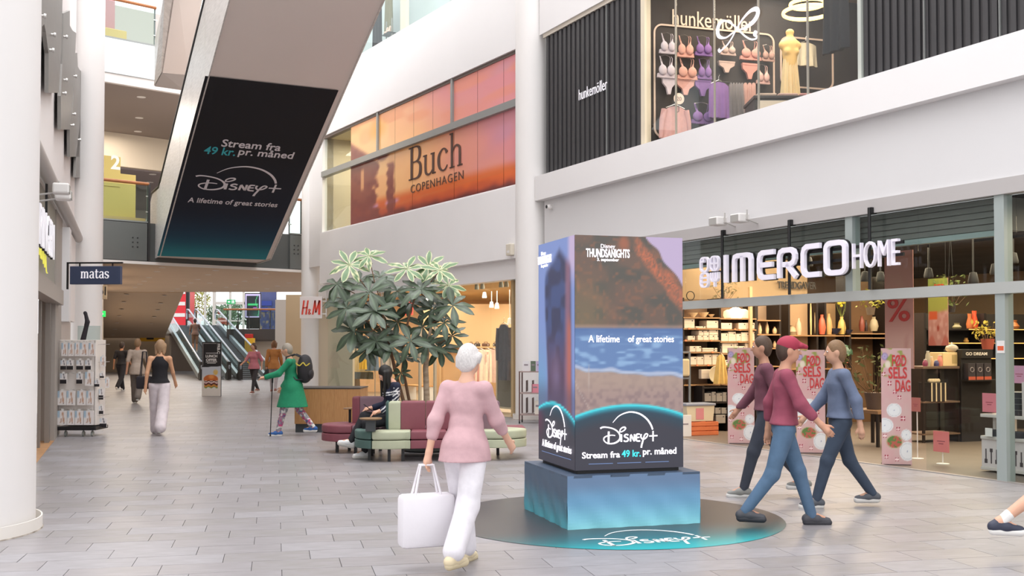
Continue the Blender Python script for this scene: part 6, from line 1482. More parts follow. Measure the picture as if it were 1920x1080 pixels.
def bra(fr, x0, y0, x1, y1, c, label, d=-.12, group='bras on the lingerie shop wall'):
    a, b_ = fr.hit(x0, y1, d), fr.hit(x1, y0, d); w, h = b_[0] - a[0], b_[1] - a[1]
    t = thing('bra', label, 'bra', fr, ((a[0] + b_[0]) / 2, d, a[1]), 0, group); m = CL(c)
    for s_ in (-1, 1):
        q = body_mesh('cup', [('e', (s_ * w * .23, -.03, h * .34), (w * .22, .036, h * .24)), ('c', (s_ * w * .22, -.03, h * .45), (s_ * w * .30, -.01, h * .72), .03, .010)], .012, .02); ob('cup', q, m, parent=t)
        ob('strap', MB().tube([(s_ * w * .30, -.01, h * .66), (s_ * w * .34, .0, h * .9), (s_ * w * .32, .03, h * 1.0)], .006, 5), m, parent=t)
        ob('strap', MB().tube([(s_ * w * .16, -.01, h * .5), (s_ * w * .27, .03, h * .92), (s_ * w * .25, .05, h * 1.0)], .005, 5), m, parent=t)
    ob('lace', MB().stroke([(-w * .48 + w * .96 * i / 24, h * .02 + (.012 if i % 2 else -.006)) for i in range(25)], .014, -.035, .01), m, parent=t)
    ob('band', MB().prism([(-w / 2, h * .02), (-w * .25, 0), (w * .25, 0), (w / 2, h * .02), (w * .47, h * .20), (w * .1, h * .18), (0, h * .30), (-w * .1, h * .18), (-w * .47, h * .20)], -.02, .03, 'y'), m, parent=t)
    ob('hanger', MB().tube([(-w * .32, .03, h * .98), (0, .03, h * 1.06), (w * .32, .03, h * .98)], .004, 5).tube([(0, .03, h * 1.06), (0, .10, h * 1.10)], .004, 5), mat('chrome', 'd8d8d8', .2, .9), parent=t)
    return t
def brief(fr, x0, y0, x1, y1, c, label, d=-.10):
    a, b_ = fr.hit(x0, y1, d), fr.hit(x1, y0, d); w, h = b_[0] - a[0], b_[1] - a[1]
    t = thing('briefs', label, 'briefs', fr, ((a[0] + b_[0]) / 2, d, a[1]), 0, 'briefs on the lingerie shop wall'); m = CL(c)
    P_ = [(-w / 2, h), (-w * .46, h * .62), (-w * .2, h * .38), (-w * .1, 0), (w * .1, 0), (w * .2, h * .38), (w * .46, h * .62), (w / 2, h)]
    ob('cloth', MB().prism(P_, -.03, .02, 'y'), m, parent=t); ob('waistband', MB().box(-w / 2, -.035, h * .88, w / 2, .025, h), m, parent=t)
    return t
def PX(zx, zy, s, ox, oy): return ox + zx / s, oy + zy / s

# ================================================================== lingerie shop
L6 = lambda x, y: (1200 + x / 3.857, y / 3.857)
def l4(x0, y0, x1, y1): a, b_ = L6(x0, y0), L6(x1, y1); return a[0], a[1], b_[0], b_[1]
WC, PC, VC, GP, CR = 'd5c8cf', 'e0a898', '8c6aa8', 'c9b0a6', 'e9d6ae'
for lab, c, r_ in (('white bra in the top row of the wall', WC, (140, 245, 258, 385)), ('salmon pink bra in the top row of the wall', PC, (265, 262, 388, 410)), ('violet bra in the top row of the wall', VC, (395, 268, 520, 400)),
                   ('white bra in the second row of the wall', WC, (125, 410, 255, 560)), ('salmon pink bra in the second row of the wall', PC, (268, 425, 412, 572)), ('violet bra in the second row of the wall', VC, (413, 430, 517, 570)),
                   ('taupe-pink bra under the bow emblem', GP, (580, 300, 690, 396)), ('pink bra row right beside the bow emblem', 'd99c90', (722, 300, 872, 430)), ('dusty beige bra at the corner of the wall frame', 'b79488', (878, 330, 970, 440)),
                   ('pale pink bra low beside the display table', 'd9b0a8', (842, 475, 935, 605)), ('violet bra low beside the pyjamas', VC, (368, 752, 535, 892))):
    bra(FW, *l4(*r_), c, lab.replace('right beside', 'close to'))
for lab, c, r_ in (('white briefs under the white bras', WC, (158, 560, 256, 680)), ('pink briefs under the salmon bras', 'd9a59a', (262, 580, 390, 684)), ('violet briefs under the violet bras', VC, (392, 585, 510, 692)), ('taupe briefs under the taupe-pink bra', GP, (565, 450, 682, 522)), ('pink briefs under the pink bra near the bow', 'd9978c', (735, 465, 845, 570))):
    brief(FW, *l4(*r_), c, lab)
def on_w(x0, y0, x1, y1, d): a, b_ = FW.hit(*L6(x0, y1), d), FW.hit(*L6(x1, y0), d); return (a[0] + b_[0]) / 2, a[1], b_[0] - a[0], b_[1] - a[1]
u, z, w, h = on_w(150, 765, 360, 1060, -.2); garment(FW, u, -.2, z - .15, w * .8, h + .12, 'dba9a4', 'pink pyjama shirt hanging at the bottom of the shop window', 'pyjamas', 'pyjama_shirt', sleeves=True)
u, z, w, h = on_w(500, 600, 640, 850, -.25); garment(FW, u, -.25, z, w, h, VC, 'violet robe on the rail beside the grey gowns', 'robe', 'robe')
for i in range(5):
    u, z, w, h = on_w(645 + i * 20, 600, 668 + i * 20, 870, -.25); garment(FW, u, -.25, z, w * 1.1, h, '8f8a8c', 'narrow grey gown, %s from the violet robe on the rail' % ORD[i], 'gown', 'gown', 'grey gowns on the rail', hook=False)
for i in range(3):
    u, z, w, h = on_w(745 + i * 30, 600, 776 + i * 30, 830, -.25); garment(FW, u, -.25, z, w * 1.1, h, 'd0a89e', 'pale pink robe, %s after the grey gowns on the rail' % ORD[i], 'robe', 'robe', 'pale pink robes on the rail', hook=False)
u0, z0_ = FW.hit(*L6(555, 590), -.25); u1, _ = FW.hit(*L6(840, 600), -.25); t = thing('clothes_rail', 'dark clothes rail with gowns in the lingerie shop', 'clothes rail', FW, (u0, -.25, z0_)); ob('rail', MB().tube([(0, 0, 0), (u1 - u0, 0, 0)], .012, 8), DKMETAL, parent=t)
for x in (0, u1 - u0): ob('bracket', MB().tube([(x, 0, 0), (x, .24, 0)], .010, 6), DKMETAL, parent=t)
FRC = mat('cream_outline', 'd2b9a6', .5, emit=.15)
for nm_, pts in (('cream outline frame around the bra wall', (85, 160, 968, 985)), ('cream outline frame around the mannequin wall', (1000, 250, 1395, 620))):
    x0, y0, x1, y1 = pts; u0, zt_ = FW.hit(*L6(x0 + 20, y0 + 12), -.03); u1, _ = FW.hit(*L6(x1, y0 + 70), -.03); _, zb_ = FW.hit(*L6(x0 + 20, y1), -.03)
    t = thing('wall_frame', nm_, 'frame', FW, ((u0 + u1) / 2, -.03, zb_)); W, H = u1 - u0, zt_ - zb_; ob('outline', MB().stroke(rc(-W / 2, 0, W / 2, H, .15, .15, 6), .03, 0, .02, True), FRC, parent=t)
u0, z0_ = FW.hit(*L6(235, 132), -.03); u1, z1_ = FW.hit(*L6(828, 190), -.03); t = thing('wall_lettering', 'large cream shop lettering above the bra wall', 'lettering', FW, ((u0 + u1) / 2, -.03, (z0_ + z1_) / 2 - .15)); text('lettering', 'hunkemöller', mat('cream_letter', 'd9c3ae', .5, emit=.2), t, 0, 0, .18, w=u1 - u0, h=.27, offset=.0, th=.02)
u, z, w, h = on_w(245, 675, 320, 752, -.3); t = thing('price_roundel', 'round pale price disc above the pink pyjamas', 'price sign', FW, (u, -.3, z)); ob('disc', MB().lathe([(0, 0), (w / 2, 0), (w / 2, .01), (0, .01)], 24, (0, 0, w / 2), ax='y'), mat('roundel', 'e0c9b8', .6, emit=.2), parent=t); text('lettering', '20', mat('roundel_ink', '8a6f66', .6), t, 0, -.004, w / 2, h=.07, th=.003); ob('stem', MB().tube([(0, 0.01, 0), (0, .01, -.12), (0, .28, -.12)], .006, 6), DKMETAL, parent=t)
# dress form
FMd = Fr(P(1485, 646, 17.6).x, 17.6, 10)
def HZ(y, Y): return P(0, y / 3.857, Y).z
zf_ = HZ(225, 17.6); s_ = 1.0
t = thing('mannequin', 'headless dress form in a cream gathered dress', 'mannequin', FMd, (0, 0, 5.0)); top_ = zf_ - 5.0
ob('torso', body_mesh('torso', [('c', (0, 0, top_ - .02), (0, 0, top_ - .16), .055, .06), ('e', (0, 0, top_ - .02), (.07, .06, .04)), ('c', (-.12, 0, top_ - .24), (.12, 0, top_ - .24), .075, .075, .8), ('c', (0, 0, top_ - .25), (0, 0, top_ - .55), .15, .105, .8), ('e', (-.07, -.06, top_ - .36), (.06, .055, .06)), ('e', (.07, -.06, top_ - .36), (.06, .055, .06))], .014, .03), mat('form_ivory', 'ecc982', .6), parent=t)
ob('skirt', drape(.24, .44, 1.15, .28, 6, .03, 3, shoulder=False), mat('cream_dress', 'e2cda0', .8, bump=.2, scale=20), parent=t, loc=(0, 0, top_ - .52 - 1.15 + .05), smooth=True)
ob('stand', MB().tube([(0, 0, 0), (0, 0, top_ - 1.4)], .02, 8).lathe([(0, 0), (.16, 0), (.16, .02), (0, .03)], 24), DKMETAL, parent=t)
g_ = FW.hit(*L6(1200, 480), -.4); garment(FW, g_[0], -.4, g_[1], .42, .42, 'c9bfa6', 'short cream camisole hanging behind the dress form', 'camisole', 'camisole', sleeves=False)
# display tables with drawers
FTb = Fr(P(1445, 646, 16.6).x, 16.6, -22)
def tb(label, x0, y0, x1, y1, Y, wid, dep, rz):
    q = P(*L6(x0, y0), Y); fr = Fr(q.x, q.y, rz); zt_ = q.z - 5.0; t = thing('display_table', label, 'table', fr, (0, 0, 5.0))
    ob('body', MB().bbox(0, 0, .0, wid, dep, zt_ - .05, .01), mat('table_black', '2f2a29', .5), parent=t); ob('top', MB().bbox(-.02, -.02, zt_ - .05, wid + .02, dep + .02, zt_, .01), mat('table_top_dark', '3a3433', .4), parent=t)
    ob('drawer', MB().bbox(.04, -.015, zt_ - .26, wid * .55, .0, zt_ - .08, .005), mat('drawer_cream', 'e0d0bb', .5), parent=t); ob('wood_edge', MB().tube([(0, -.03, zt_ - .34), (wid * .5, -.05, zt_ - .34), (wid, -.03, zt_ - .34)], .018, 8), mat('light_oak', 'b98d5e', .5), parent=t); return fr, t, zt_ + 5.0
fa, ta, za = tb('upper dark display table with cream drawer and folded pink clothes', 830, 690, 1050, 600, 16.2, 1.9, .7, 0)
fb, tbb, zb2 = tb('lower dark display table with cream drawer near the glass', 745, 835, 950, 770, 15.9, 1.3, .5, 0)
for i, (u, c) in enumerate(((.22, 'd9c0ae'), (.55, 'd6b2a6'), (.88, 'd99c98'), (1.2, 'd99c98'), (1.55, 'cdb08a'))):
    t = thing('folded_clothes', ('beige', 'sand', 'pink', 'rose', 'tan')[i] + ' folded clothes pile on the upper dark display table', 'clothes', fa, (u, .25, za), 0)
    for k in range(2): ob('fold', MB().bbox(-.15, -.12, .035 * k, .15, .14, .035 * k + .033, .012), CL(c), parent=t, rz=.1 * k)
for i, u in enumerate((.25, .6, .95)):
    t = thing('folded_clothes', ('cream', 'white', 'ivory')[i] + ' folded clothes pile on the lower display table', 'clothes', fb, (u, .22, zb2)); ob('fold', MB().bbox(-.15, -.12, 0, .15, .14, .04, .015), CL('dccbb6'), parent=t); ob('fold', MB().bbox(-.13, -.1, .04, .14, .12, .07, .012), CL('dccbb6'), parent=t)
# ring lamps
g = P(1514, 23, 16.5); t = thing('ring_lamp', 'pendant lamp of two stacked glowing rings in the lingerie shop', 'lamp', WF, (g.x, g.y, g.z)); RGL = mat('ring_glow', 'ffd070', .5, emit=5.0)
def torus(r, rt, z, n=48, m=8):
    b = MB(); v = [((r + rt * math.cos(2 * PI * j / m)) * math.cos(2 * PI * i / n), (r + rt * math.cos(2 * PI * j / m)) * math.sin(2 * PI * i / n), z + rt * 1.3 * math.sin(2 * PI * j / m)) for i in range(n) for j in range(m)]
    return b.add(v, [(i * m + j, ((i + 1) % n) * m + j, ((i + 1) % n) * m + (j + 1) % m, i * m + (j + 1) % m) for i in range(n) for j in range(m)])
for r_, z_ in ((.37, 0), (.26, .13)):
    q = ob('ring', torus(r_, .024, z_), RGL, parent=t, smooth=True)
    for k in range(3): an = 2 * PI * k / 3; ob('cable', MB().tube([(r_ * math.cos(an), r_ * math.sin(an), z_), (.03 * math.cos(an), .03 * math.sin(an), 7.885 - g.z)], .003, 4), BLACK, parent=t)
uW = FR.U(1590, 1.2); garment(FR, uW, 1.0, 5.9, .5, 1.9, '23252c', 'long dark curtain of clothing hanging at the end of the lingerie window', 'garment', 'dark_garment')

# ================================================================== home shop shelving
FSW = FS
S1 = lambda x, y: (1280 + x / 8.64, 575 + y / 8.64)
S4 = lambda x, y: (1270 + x / 3.376, 560 + y / 3.376)
WDB = mat('shelf_board', 'a9825a', .5); UPR = mat('shelf_upright', '2c2523', .5, .3); TAG = mat('price_tag', 'e08a5c', .6)
BXM = mat('carton_white', 'e3d3bd', .6, var=.03, scale=5); BXG = mat('carton_grey', '9b948c', .6, var=.04, scale=5); BXT = mat('carton_cream', 'e6c896', .6)
def unit(label, xs, ys, d=0.0, f=S1, board=WDB, back='6e5a47', dep=.42, z_top=None):
    u0 = FSW.hit(*f(xs[0], ys[0]), d)[0]; u1 = FSW.hit(*f(xs[-1], ys[0]), d)[0]; t = thing('shelving_unit', label, 'shelving', FSW, (u0, d, 0)); zt_ = z_top or FSW.hit(*f(xs[0], ys[0]), d)[1] + .35
    ob('back_panel', MB().box(0, dep, 0, u1 - u0, dep + .02, zt_), mat('shelf_back_' + back, back, .8), parent=t)
    for x in xs: u = FSW.hit(*f(x, ys[0]), d)[0] - u0; ob('upright', MB().box(u - .02, 0, 0, u + .02, dep, zt_), UPR, parent=t)
    for y in ys: z = FSW.hit(*f((xs[0] + xs[-1]) / 2, y), d)[1]; ob('shelf', MB().box(0, -.01, z - .022, u1 - u0, dep, z), board, parent=t)
    return t
unit1 = unit('shelving bay with white cartons nearest the LED display', (10, 605), (172, 352, 545, 735, 945, 1260), back='8a7058')
unit2 = unit('second shelving bay of white cartons, behind the standing birthday banner', (606, 1190), (188, 368, 565, 757, 960, 1260), back='8a7058')
for i, (x, y) in enumerate(((105, 352), (250, 352), (50, 545), (165, 545), (465, 545), (485, 735), (235, 945), (415, 945), (850, 362), (930, 372), (1140, 365), (915, 560), (1140, 560))):
    u, z = FSW.hit(*S1(x, y), -.02); pr_ = unit1 if x < 605 else unit2; uu = FSW.hit(*S1(10 if x < 605 else 606, 172 if x < 605 else 188), 0)[0]; ob('price_tag', MB().box(u - uu - .02, -.025, z - .02, u - uu + .02, -.012, z + .012), TAG, parent=pr_)
def carton(x0, y0, x1, y1, label, m=BXM, f=S1, d=.02, dot=True, group=None, dep=.28, split=None):
    a, b_ = FSW.hit(*f(x0, y1), d), FSW.hit(*f(x1, y0), d); w, h = b_[0] - a[0], b_[1] - a[1]
    t = thing('carton', label, 'box', FSW, ((a[0] + b_[0]) / 2, d, a[1]), 0, group); ob('box_body', MB().bbox(-w / 2, 0, 0, w / 2, dep, h, .006, 1), m, parent=t)
    if dot: ob('round_mark', MB().lathe([(0, -.002), (.012, -.002), (.012, .001), (0, .001)], 10, (w * .28, 0, h * .78), ax='y'), BLACK, parent=t)
    ob('lid_line', MB().box(-w / 2 - .001, -.002, h * .52, w / 2 + .001, 0, h * .54), mat('carton_line', 'b9a890', .7), parent=t)
    return t
rows1 = [('second', [(20, 195, 195, 350), (390, 225, 580, 350), (212, 320, 375, 350)]), ('third', [(80, 475, 200, 543), (245, 465, 335, 543), (338, 465, 425, 543), (260, 385, 340, 462), (343, 385, 428, 462), (432, 460, 515, 543), (518, 460, 590, 543), (432, 370, 580, 456)]),
         ('fourth', [(115, 640, 210, 733), (214, 640, 300, 733), (320, 670, 565, 700), (320, 704, 565, 733)]), ('fifth', [(120, 810, 225, 943), (230, 810, 340, 943), (348, 770, 472, 943), (480, 770, 585, 943)])]
k_ = 0
for rn, bs in rows1:
    for i, b in enumerate(bs): carton(*b, 'white carton, %s on the %s shelf of the bay next to the LED display' % (ORD[i], rn), group='cartons on the %s shelf of the near bay' % rn)
rows2 = [('second', [(622, 265, 800, 364), (905, 265, 1030, 366), (1034, 262, 1170, 366)]), ('third', [(615, 430, 738, 562), (742, 405, 862, 562), (866, 440, 945, 562), (950, 415, 1088, 562), (1092, 400, 1188, 562)]), ('fourth', [(640, 590, 830, 753), (835, 590, 900, 753), (905, 640, 1010, 753), (1015, 590, 1095, 753)]), ('fifth', [(650, 865, 735, 955)])]
for rn, bs in rows2:
    for i, b in enumerate(bs): carton(*b, 'white carton, %s on the %s shelf of the bay behind the birthday banner' % (ORD[i], rn), group='cartons on the %s shelf of the second bay' % rn)
def bowl(x, y, r, label, c='f0dcb4', f=S1, d=.15, kind='bowl', emit=0, hh=None):
    u, z = FSW.hit(*f(x, y), d); t = thing(kind, label, kind.replace('_', ' '), FSW, (u, d, z)); m = mat('ware_' + c + str(emit), c, .4, emit=emit)
    if kind == 'bowl': ob('bowl_body', MB().lathe([(0, 0), (r * .4, 0), (r * .45, .01), (r * .8, r * .5), (r, r * .85), (r * .94, r * .85), (r * .7, r * .45), (0, .03)], 24), m, parent=t, smooth=True)
    elif kind == 'lamp': ob('lamp_shade', MB().lathe([(0, 0), (r * .8, 0), (r, r * .5), (r * .9, r * 1.2), (r * .4, r * 1.5), (0, r * 1.55)], 24), m, parent=t, smooth=True); ob('base', MB().lathe([(0, -.002), (r * .5, -.002), (r * .5, .01), (0, .01)], 16), BLACK, parent=t)
    else:
        H = hh or r * 3; ob('vase_body', MB().lathe([(0, 0), (r * .7, 0), (r, H * .35), (r * .75, H * .7), (r * .35, H * .88), (r * .42, H), (r * .3, H), (0, H * .9)], 24), m, parent=t, smooth=True)
    return t
for x, r_ in ((165, .09), (335, .10), (465, .06)): bowl(x, 168, r_, 'pale bowl on the top shelf, %s from the LED display' % {165: 'first', 335: 'second', 465: 'third'}[x])
bowl(745, 184, .10, 'glowing round table lamp on the top shelf, first of three', 'ffe6b0', kind='lamp', emit=1.0); bowl(860, 186, .13, 'brightest glowing table lamp on the top shelf', 'fff0cc', kind='lamp', emit=2.5); bowl(985, 186, .11, 'glowing round table lamp on the top shelf beside the wooden post', 'ffe6b0', kind='lamp', emit=.8)
# lower part of the bays
u, z = FSW.hit(*S4(170, 650), .0)
u3 = unit('black low shelf with grey cartons behind the storage tub', (165, 322), (560, 655, 735), d=-.25, f=S4, board=UPR, back='332c29', dep=.3, z_top=FSW.hit(*S4(170, 552), -.25)[1])
for i, b in enumerate(((172, 598, 215, 652), (218, 590, 245, 652), (248, 598, 285, 652), (288, 592, 320, 652), (175, 678, 235, 730), (240, 690, 275, 730), (280, 690, 318, 730))): carton(*b, 'grey carton, %s on the %s board of the black low shelf' % ((ORD[i], 'upper') if i < 4 else (ORD[i - 4], 'lower')), BXG, S4, -.23, True, 'grey cartons on the black low shelf', .2)
carton(245, 735, 305, 790, 'grey carton on the floor beside the orange crate', BXG, S4, -.27, True)
carton(152, 448, 215, 508, 'white carton with small print beside the patterned plate', BXM, S4, -.05, False, None, .1)
u, z = FSW.hit(*S4(245, 535), -.1); t = thing('plate', 'patterned round plate standing on the shelf under the yellow cloth', 'plate', FSW, (u, -.1, z)); ob('rim', MB().lathe([(0, 0), (.10, -.005), (.15, -.02), (.155, -.015), (.1, .012), (0, .01)], 32, (0, 0, .155), ax='y'), mat('plate_cream', 'e6d8b6', .4), parent=t, smooth=True); ob('flower_print', MB().lathe([(0, -.004), (.035, -.006), (.035, 0), (0, 0)], 12, (0, 0, .155), ax='y'), mat('plate_print', 'b58a3c', .5), parent=t)
# big white bin panel, crate, tub, ladder rack, apron
x0, z0_ = FSW.hit(*S4(77, 862), -.9); x1, z1_ = FSW.hit(*S4(258, 808), -.9)
t = thing('crate', 'orange slatted crate on the floor under the storage tub', 'crate', FSW, (x0, -.9, 0)); w = x1 - x0; h = .24; ORG = mat('orange_wood', 'dd7a4a', .6, var=.05, scale=8)
for k in range(3):
    zz = .01 + k * .078
    for (a0, b0, a1, b1) in ((0, -.01, w, .005), (0, .395, w, .41), (-.01, 0, .005, .4), (w - .005, 0, w + .01, .4)): ob('slat', MB().bbox(a0, b0, zz, a1, b1, zz + .066, .003, 1), ORG, parent=t)
ob('bottom', MB().box(0, 0, 0, w, .4, .012), ORG, parent=t)
t = thing('storage_tub', 'cream storage tub with grey lid standing on the orange crate', 'storage box', FSW, (x0 + w * .42, -.72, .245)); ob('tub', MB().prism([(-.24, 0), (.24, 0), (.27, .26), (-.27, .26)], -.15, .2, 'y'), mat('tub_cream', 'dbccae', .5), parent=t); ob('lid', MB().bbox(-.29, -.17, .26, .29, .22, .30, .01), mat('tub_lid', '8d92a0', .5), parent=t); ob('pink_label', MB().box(-.09, -.155, .03, .06, -.151, .22), mat('pink_card', 'd58a8e', .6), parent=t)
t = thing('board_panel', 'white board leaning on the floor beside the LED display', 'board', FSW, (FSW.hit(*S4(50, 860), -.95)[0], -.95, 0)); ob('board', MB().bbox(-.12, 0, 0, .12, .03, .36, .004), WPLAST, parent=t); ob('print_line', MB().box(-.06, -.003, .2, .06, 0, .22), mat('card_ink', '8a7f86', .7), parent=t)
t = thing('rack', 'grey metal rack frame with a cream bag beside the LED display', 'rack', FSW, (FSW.hit(*S4(55, 740), -.6)[0], -.6, 0)); GM = mat('rack_grey', '8a8f94', .4, .5)
for x in (-.14, .08): ob('post', MB().box(x - .015, 0, 0, x + .015, .03, 1.42), GM, parent=t)
for z in (.5, .95, 1.40): ob('crossbar', MB().box(-.14, 0, z, .08, .03, z + .03), GM, parent=t)
ob('bag', MB().bbox(-.12, -.06, 1.0, .05, .0, 1.3, .03), mat('bag_cream', 'd5c19a', .8), parent=t)
u, z = FSW.hit(*S1(620, 1250), -.3); u_, z2_ = FSW.hit(*S1(600, 780), -.3); garment(FSW, u, -.3, z, .16, z2_ - z, 'd6b268', 'yellow cloth bag hanging from a hook in front of the shelves', 'cloth', 'hanging_cloth', w2=.30)
# wooden post at the end of bay two and vase bay
u = FSW.hit(*S1(1112, 190), -.05)[0]; t = thing('wooden_post', 'pale wooden post at the end of the carton shelves', 'post', FSW, (u, -.05, 0)); ob('post', MB().bbox(-.03, 0, 0, .03, .06, 2.6, .004), mat('pale_post_wood', 'c9a47c', .6), parent=t); ob('foot_plate', MB().box(-.05, -.02, 0, .05, .08, .01), BLACK, parent=t)
unit('vase shelf bay between the carton bays and the grey-brown bay', (1205, 1580), (215, 445, 668, 960), d=.05, board=WDB, back='a08a74')
for i, (x, y, r_, hh, lab) in enumerate(((1245, 438, .045, .20, 'wide cream vase on the upper vase shelf'), (1368, 438, .035, .22, 'tall pointed cream vase on the upper vase shelf'), (1490, 438, .045, .13, 'short cream jar on the upper vase shelf'), (1225, 660, .02, .20, 'thin upright cream vase on the lower vase shelf'), (1365, 660, .04, .13, 'cream vase with flared neck on the lower vase shelf'), (1490, 660, .035, .12, 'small round cream jar on the lower vase shelf'))):
    bowl(x, y, r_, lab, 'd9bb90', kind='vase', hh=hh)
# bay of ornaments further in
S5 = lambda x, y: (1480 + x / 8.64, 575 + y / 8.64)
unit('ornament bay with a lit upper shelf and yellow flowers', (0, 455, 590, 985), (462, 742, 1000), d=.3, f=S5, board=WDB, back='b4946e', z_top=2.35)
def ware(x, y, lab, c, kind='vase', r_=.05, hh=.2, d=.35, emit=0): return bowl(x, y, r_, lab, c, S5, d, kind, emit, hh)
ware(40, 458, 'beige planter on the ornament shelf', 'b49a78', 'vase', .09, .18); ware(150, 458, 'pale cylinder vase on the ornament shelf', 'd8b89a', 'vase', .06, .32); ware(350, 455, 'slim tall candle on the ornament shelf', 'e6c88c', 'vase', .018, .75); ware(425, 455, 'slim pale candle beside the dark upright', 'e8d4a8', 'vase', .02, .6)
ware(530, 450, 'coral red vase on the ornament shelf', 'd9694c', 'vase', .075, .38); ware(640, 450, 'tan cone vase on the ornament shelf', 'cfa068', 'vase', .07, .40); ware(735, 445, 'dark blue bowl on the ornament shelf', '2f3148', 'bowl', .13); ware(955, 440, 'small dark blue bowl at the end of the ornament shelf', '2f3148', 'bowl', .09)
v = ware(850, 448, 'cream vase with yellow flowers on the ornament shelf', 'd9b566', 'vase', .08, .34)
rf = random.Random(4)
for i in range(5):
    a_ = rf.uniform(-.9, .9); p = [(0, 0, .3), (a_ * .1, 0, .45), (a_ * .22, rf.uniform(-.1, .1), .60 + .06 * i)]; ob('stem', MB().tube(p, .005, 5), mat('stem_green', '6f7a34', .7), parent=v); ob('flower', MB().ell(p[-1], (.05, .04, .04), 8, 6).ell((p[-1][0] + .04, p[-1][1], p[-1][2] - .05), (.03, .03, .03), 8, 6), mat('flower_yellow', 'd9c83c', .7), parent=v)
v = ware(60, 738, 'round gold-rimmed dish standing on the lower ornament shelf', 'd9bb78', 'vase', .02, .03); ob('dish', MB().lathe([(0, 0), (.09, -.01), (.10, 0), (.09, .01), (0, .015)], 24, (0, 0, .13), ax='y'), mat('dish_gold', 'd9b878', .4), parent=v)
g_ = FSW.hit(*S5(895, 690), -.4); t = thing('lamp', 'green glass dome lamp over the small red cabinet', 'lamp', FSW, (g_[0], -.4, g_[1] - .1)); ob('lamp_shade', MB().lathe([(.15, 0), (.14, .08), (.08, .16), (0, .19)], 24), mat('green_glass', '3f5a48', .2), parent=t, smooth=True); ob('glow', MB().ell((0, 0, .02), (.10, .10, .05), 16, 8), mat('green_glow', 'a8e07c', .5, emit=.8), parent=t, smooth=True); ob('cable', MB().tube([(0, 0, .18), (0, 0, 3.22 - g_[1] + .1)], .004, 5), BLACK, parent=t)
# small red cabinet with cups
u0, z1_ = FSW.hit(*S5(735, 770), -.5); u1, z0_ = FSW.hit(*S5(955, 900), -.5); t = thing('cabinet', 'small terracotta cabinet with cups on thin legs', 'cabinet', FSW, ((u0 + u1) / 2, -.5, 0)); w = u1 - u0; TC = mat('terracotta', 'a8664c', .6)
for z in (z0_, z1_): ob('shelf', MB().box(-w / 2, 0, z - .015, w / 2, .25, z), TC, parent=t)
for x in (-w / 2, w / 2): ob('leg', MB().tube([(x, .05, 0), (x * .85, .05, z0_), (x * .85, .05, z1_)], .01, 6), TC, parent=t)
for i in range(4):
    q = thing('cup', 'small striped cup in the terracotta cabinet, %s from the wall' % ORD[i], 'cup', FSW, ((u0 + u1) / 2 - w * .35 + i * w * .22, -.42, z0_), 0, 'cups in the terracotta cabinet'); ob('cup_body', MB().lathe([(0, 0), (.03, 0), (.035, .09), (.03, .09), (.026, .01), (0, .01)], 16), mat('cup_mauve%d' % (i % 2), ('b3a0a8', '6e4a5a')[i % 2], .4), parent=q, smooth=True); ob('cup_band', MB().lathe([(.034, .04), (.036, .055), (.034, .07)], 16), TC, parent=q)
# brown bay with beam shelf
t = unit('brown wall bay with a long pale beam shelf', (990, 1590), (430, 500), d=.4, f=S5, board=mat('beam_pale', 'a98560', .6), back='7d5f42', z_top=2.9)
for x, y, r_, hh, c, lab in ((1175, 400, .06, .3, '8c4a3a', 'red-brown patterned vase on the pale beam shelf'), (1245, 400, .035, .22, '3a2c28', 'black bottle on the pale beam shelf'), (1370, 395, .09, .28, 'b9ab8c', 'glass jar with greenery on the pale beam shelf')): ware(x, y, lab, c, 'vase', r_, hh, .45)
def plant(fr, u, d, z, h, w, label, pot='c9b79c', col='5c6a3c', n=60, potr=.08, seed=1, nm='potted_plant'):
    t = thing(nm, label, 'potted plant', fr, (u, d, z)); ob('pot', MB().lathe([(0, 0), (potr * .75, 0), (potr, potr * 1.6), (potr * .9, potr * 1.6), (0, potr * 1.3)], 20), mat('pot_' + pot, pot, .6), parent=t, smooth=True); b = MB(); r_ = random.Random(seed); m = MB()
    for i in range(n):
        a, q = r_.uniform(0, 2 * PI), r_.random() ** .5 * w / 2; zz = potr * 1.5 + r_.random() * h; c_ = Vector((q * math.cos(a), q * math.sin(a), zz)); s_ = r_.uniform(.03, .055); d1 = Vector((r_.uniform(-1, 1), r_.uniform(-1, 1), r_.uniform(-.4, 1))).normalized() * s_; d2 = d1.orthogonal().normalized() * s_ * .45
        b.add([(c_ - d1)[:], (c_ + d2)[:], (c_ + d1)[:], (c_ - d2)[:]], [(0, 1, 2, 3)])
        if i % 5 == 0: m.tube([(0, 0, potr), (c_ * .5)[:], c_[:]], .004, 4)
    ob('foliage', b, mat('foliage_' + col, col, .8, var=.2, scale=2), parent=t, kind='stuff'); ob('stem', m, mat('stem_brown', '6b5238', .8), parent=t); return t
u, z = FSW.hit(1362, 573, .1); plant(FSW, u, .15, z, .28, .5, 'loose sprigs in a terracotta vase on top of the carton bays', 'b98a6c', '7a6a48', 50, .09, 2)
u, z = FSW.hit(1300, 575, .1); t = thing('side_table', 'small wooden tray table on top of the first carton bay', 'table', FSW, (u, .1, z)); ob('tray', MB().bbox(-.16, 0, .02, .16, .2, .07, .008), mat('tray_wood', 'a8743c', .6), parent=t); ob('ring', torus(.08, .008, 0, 24, 6), DKMETAL, parent=t, loc=(0, .1, .2)).rotation_euler = (R(90), 0, 0)
u, z = FR.hit(1640, 690, 2.0); plant(FR, u, 2.0, 0.55, .75, 1.0, 'bushy green plant behind the glass beside the pale banner', '5a4a40', '5e6438', 150, .16, 5)
u, z = FR.hit(1632, 557, 3.0); hp1 = plant(FR, u, 3.0, z - .3, .3, .5, 'yellow-green plant high behind the wide sign', '7a6a58', 'a9a83c', 60, .08, 7)
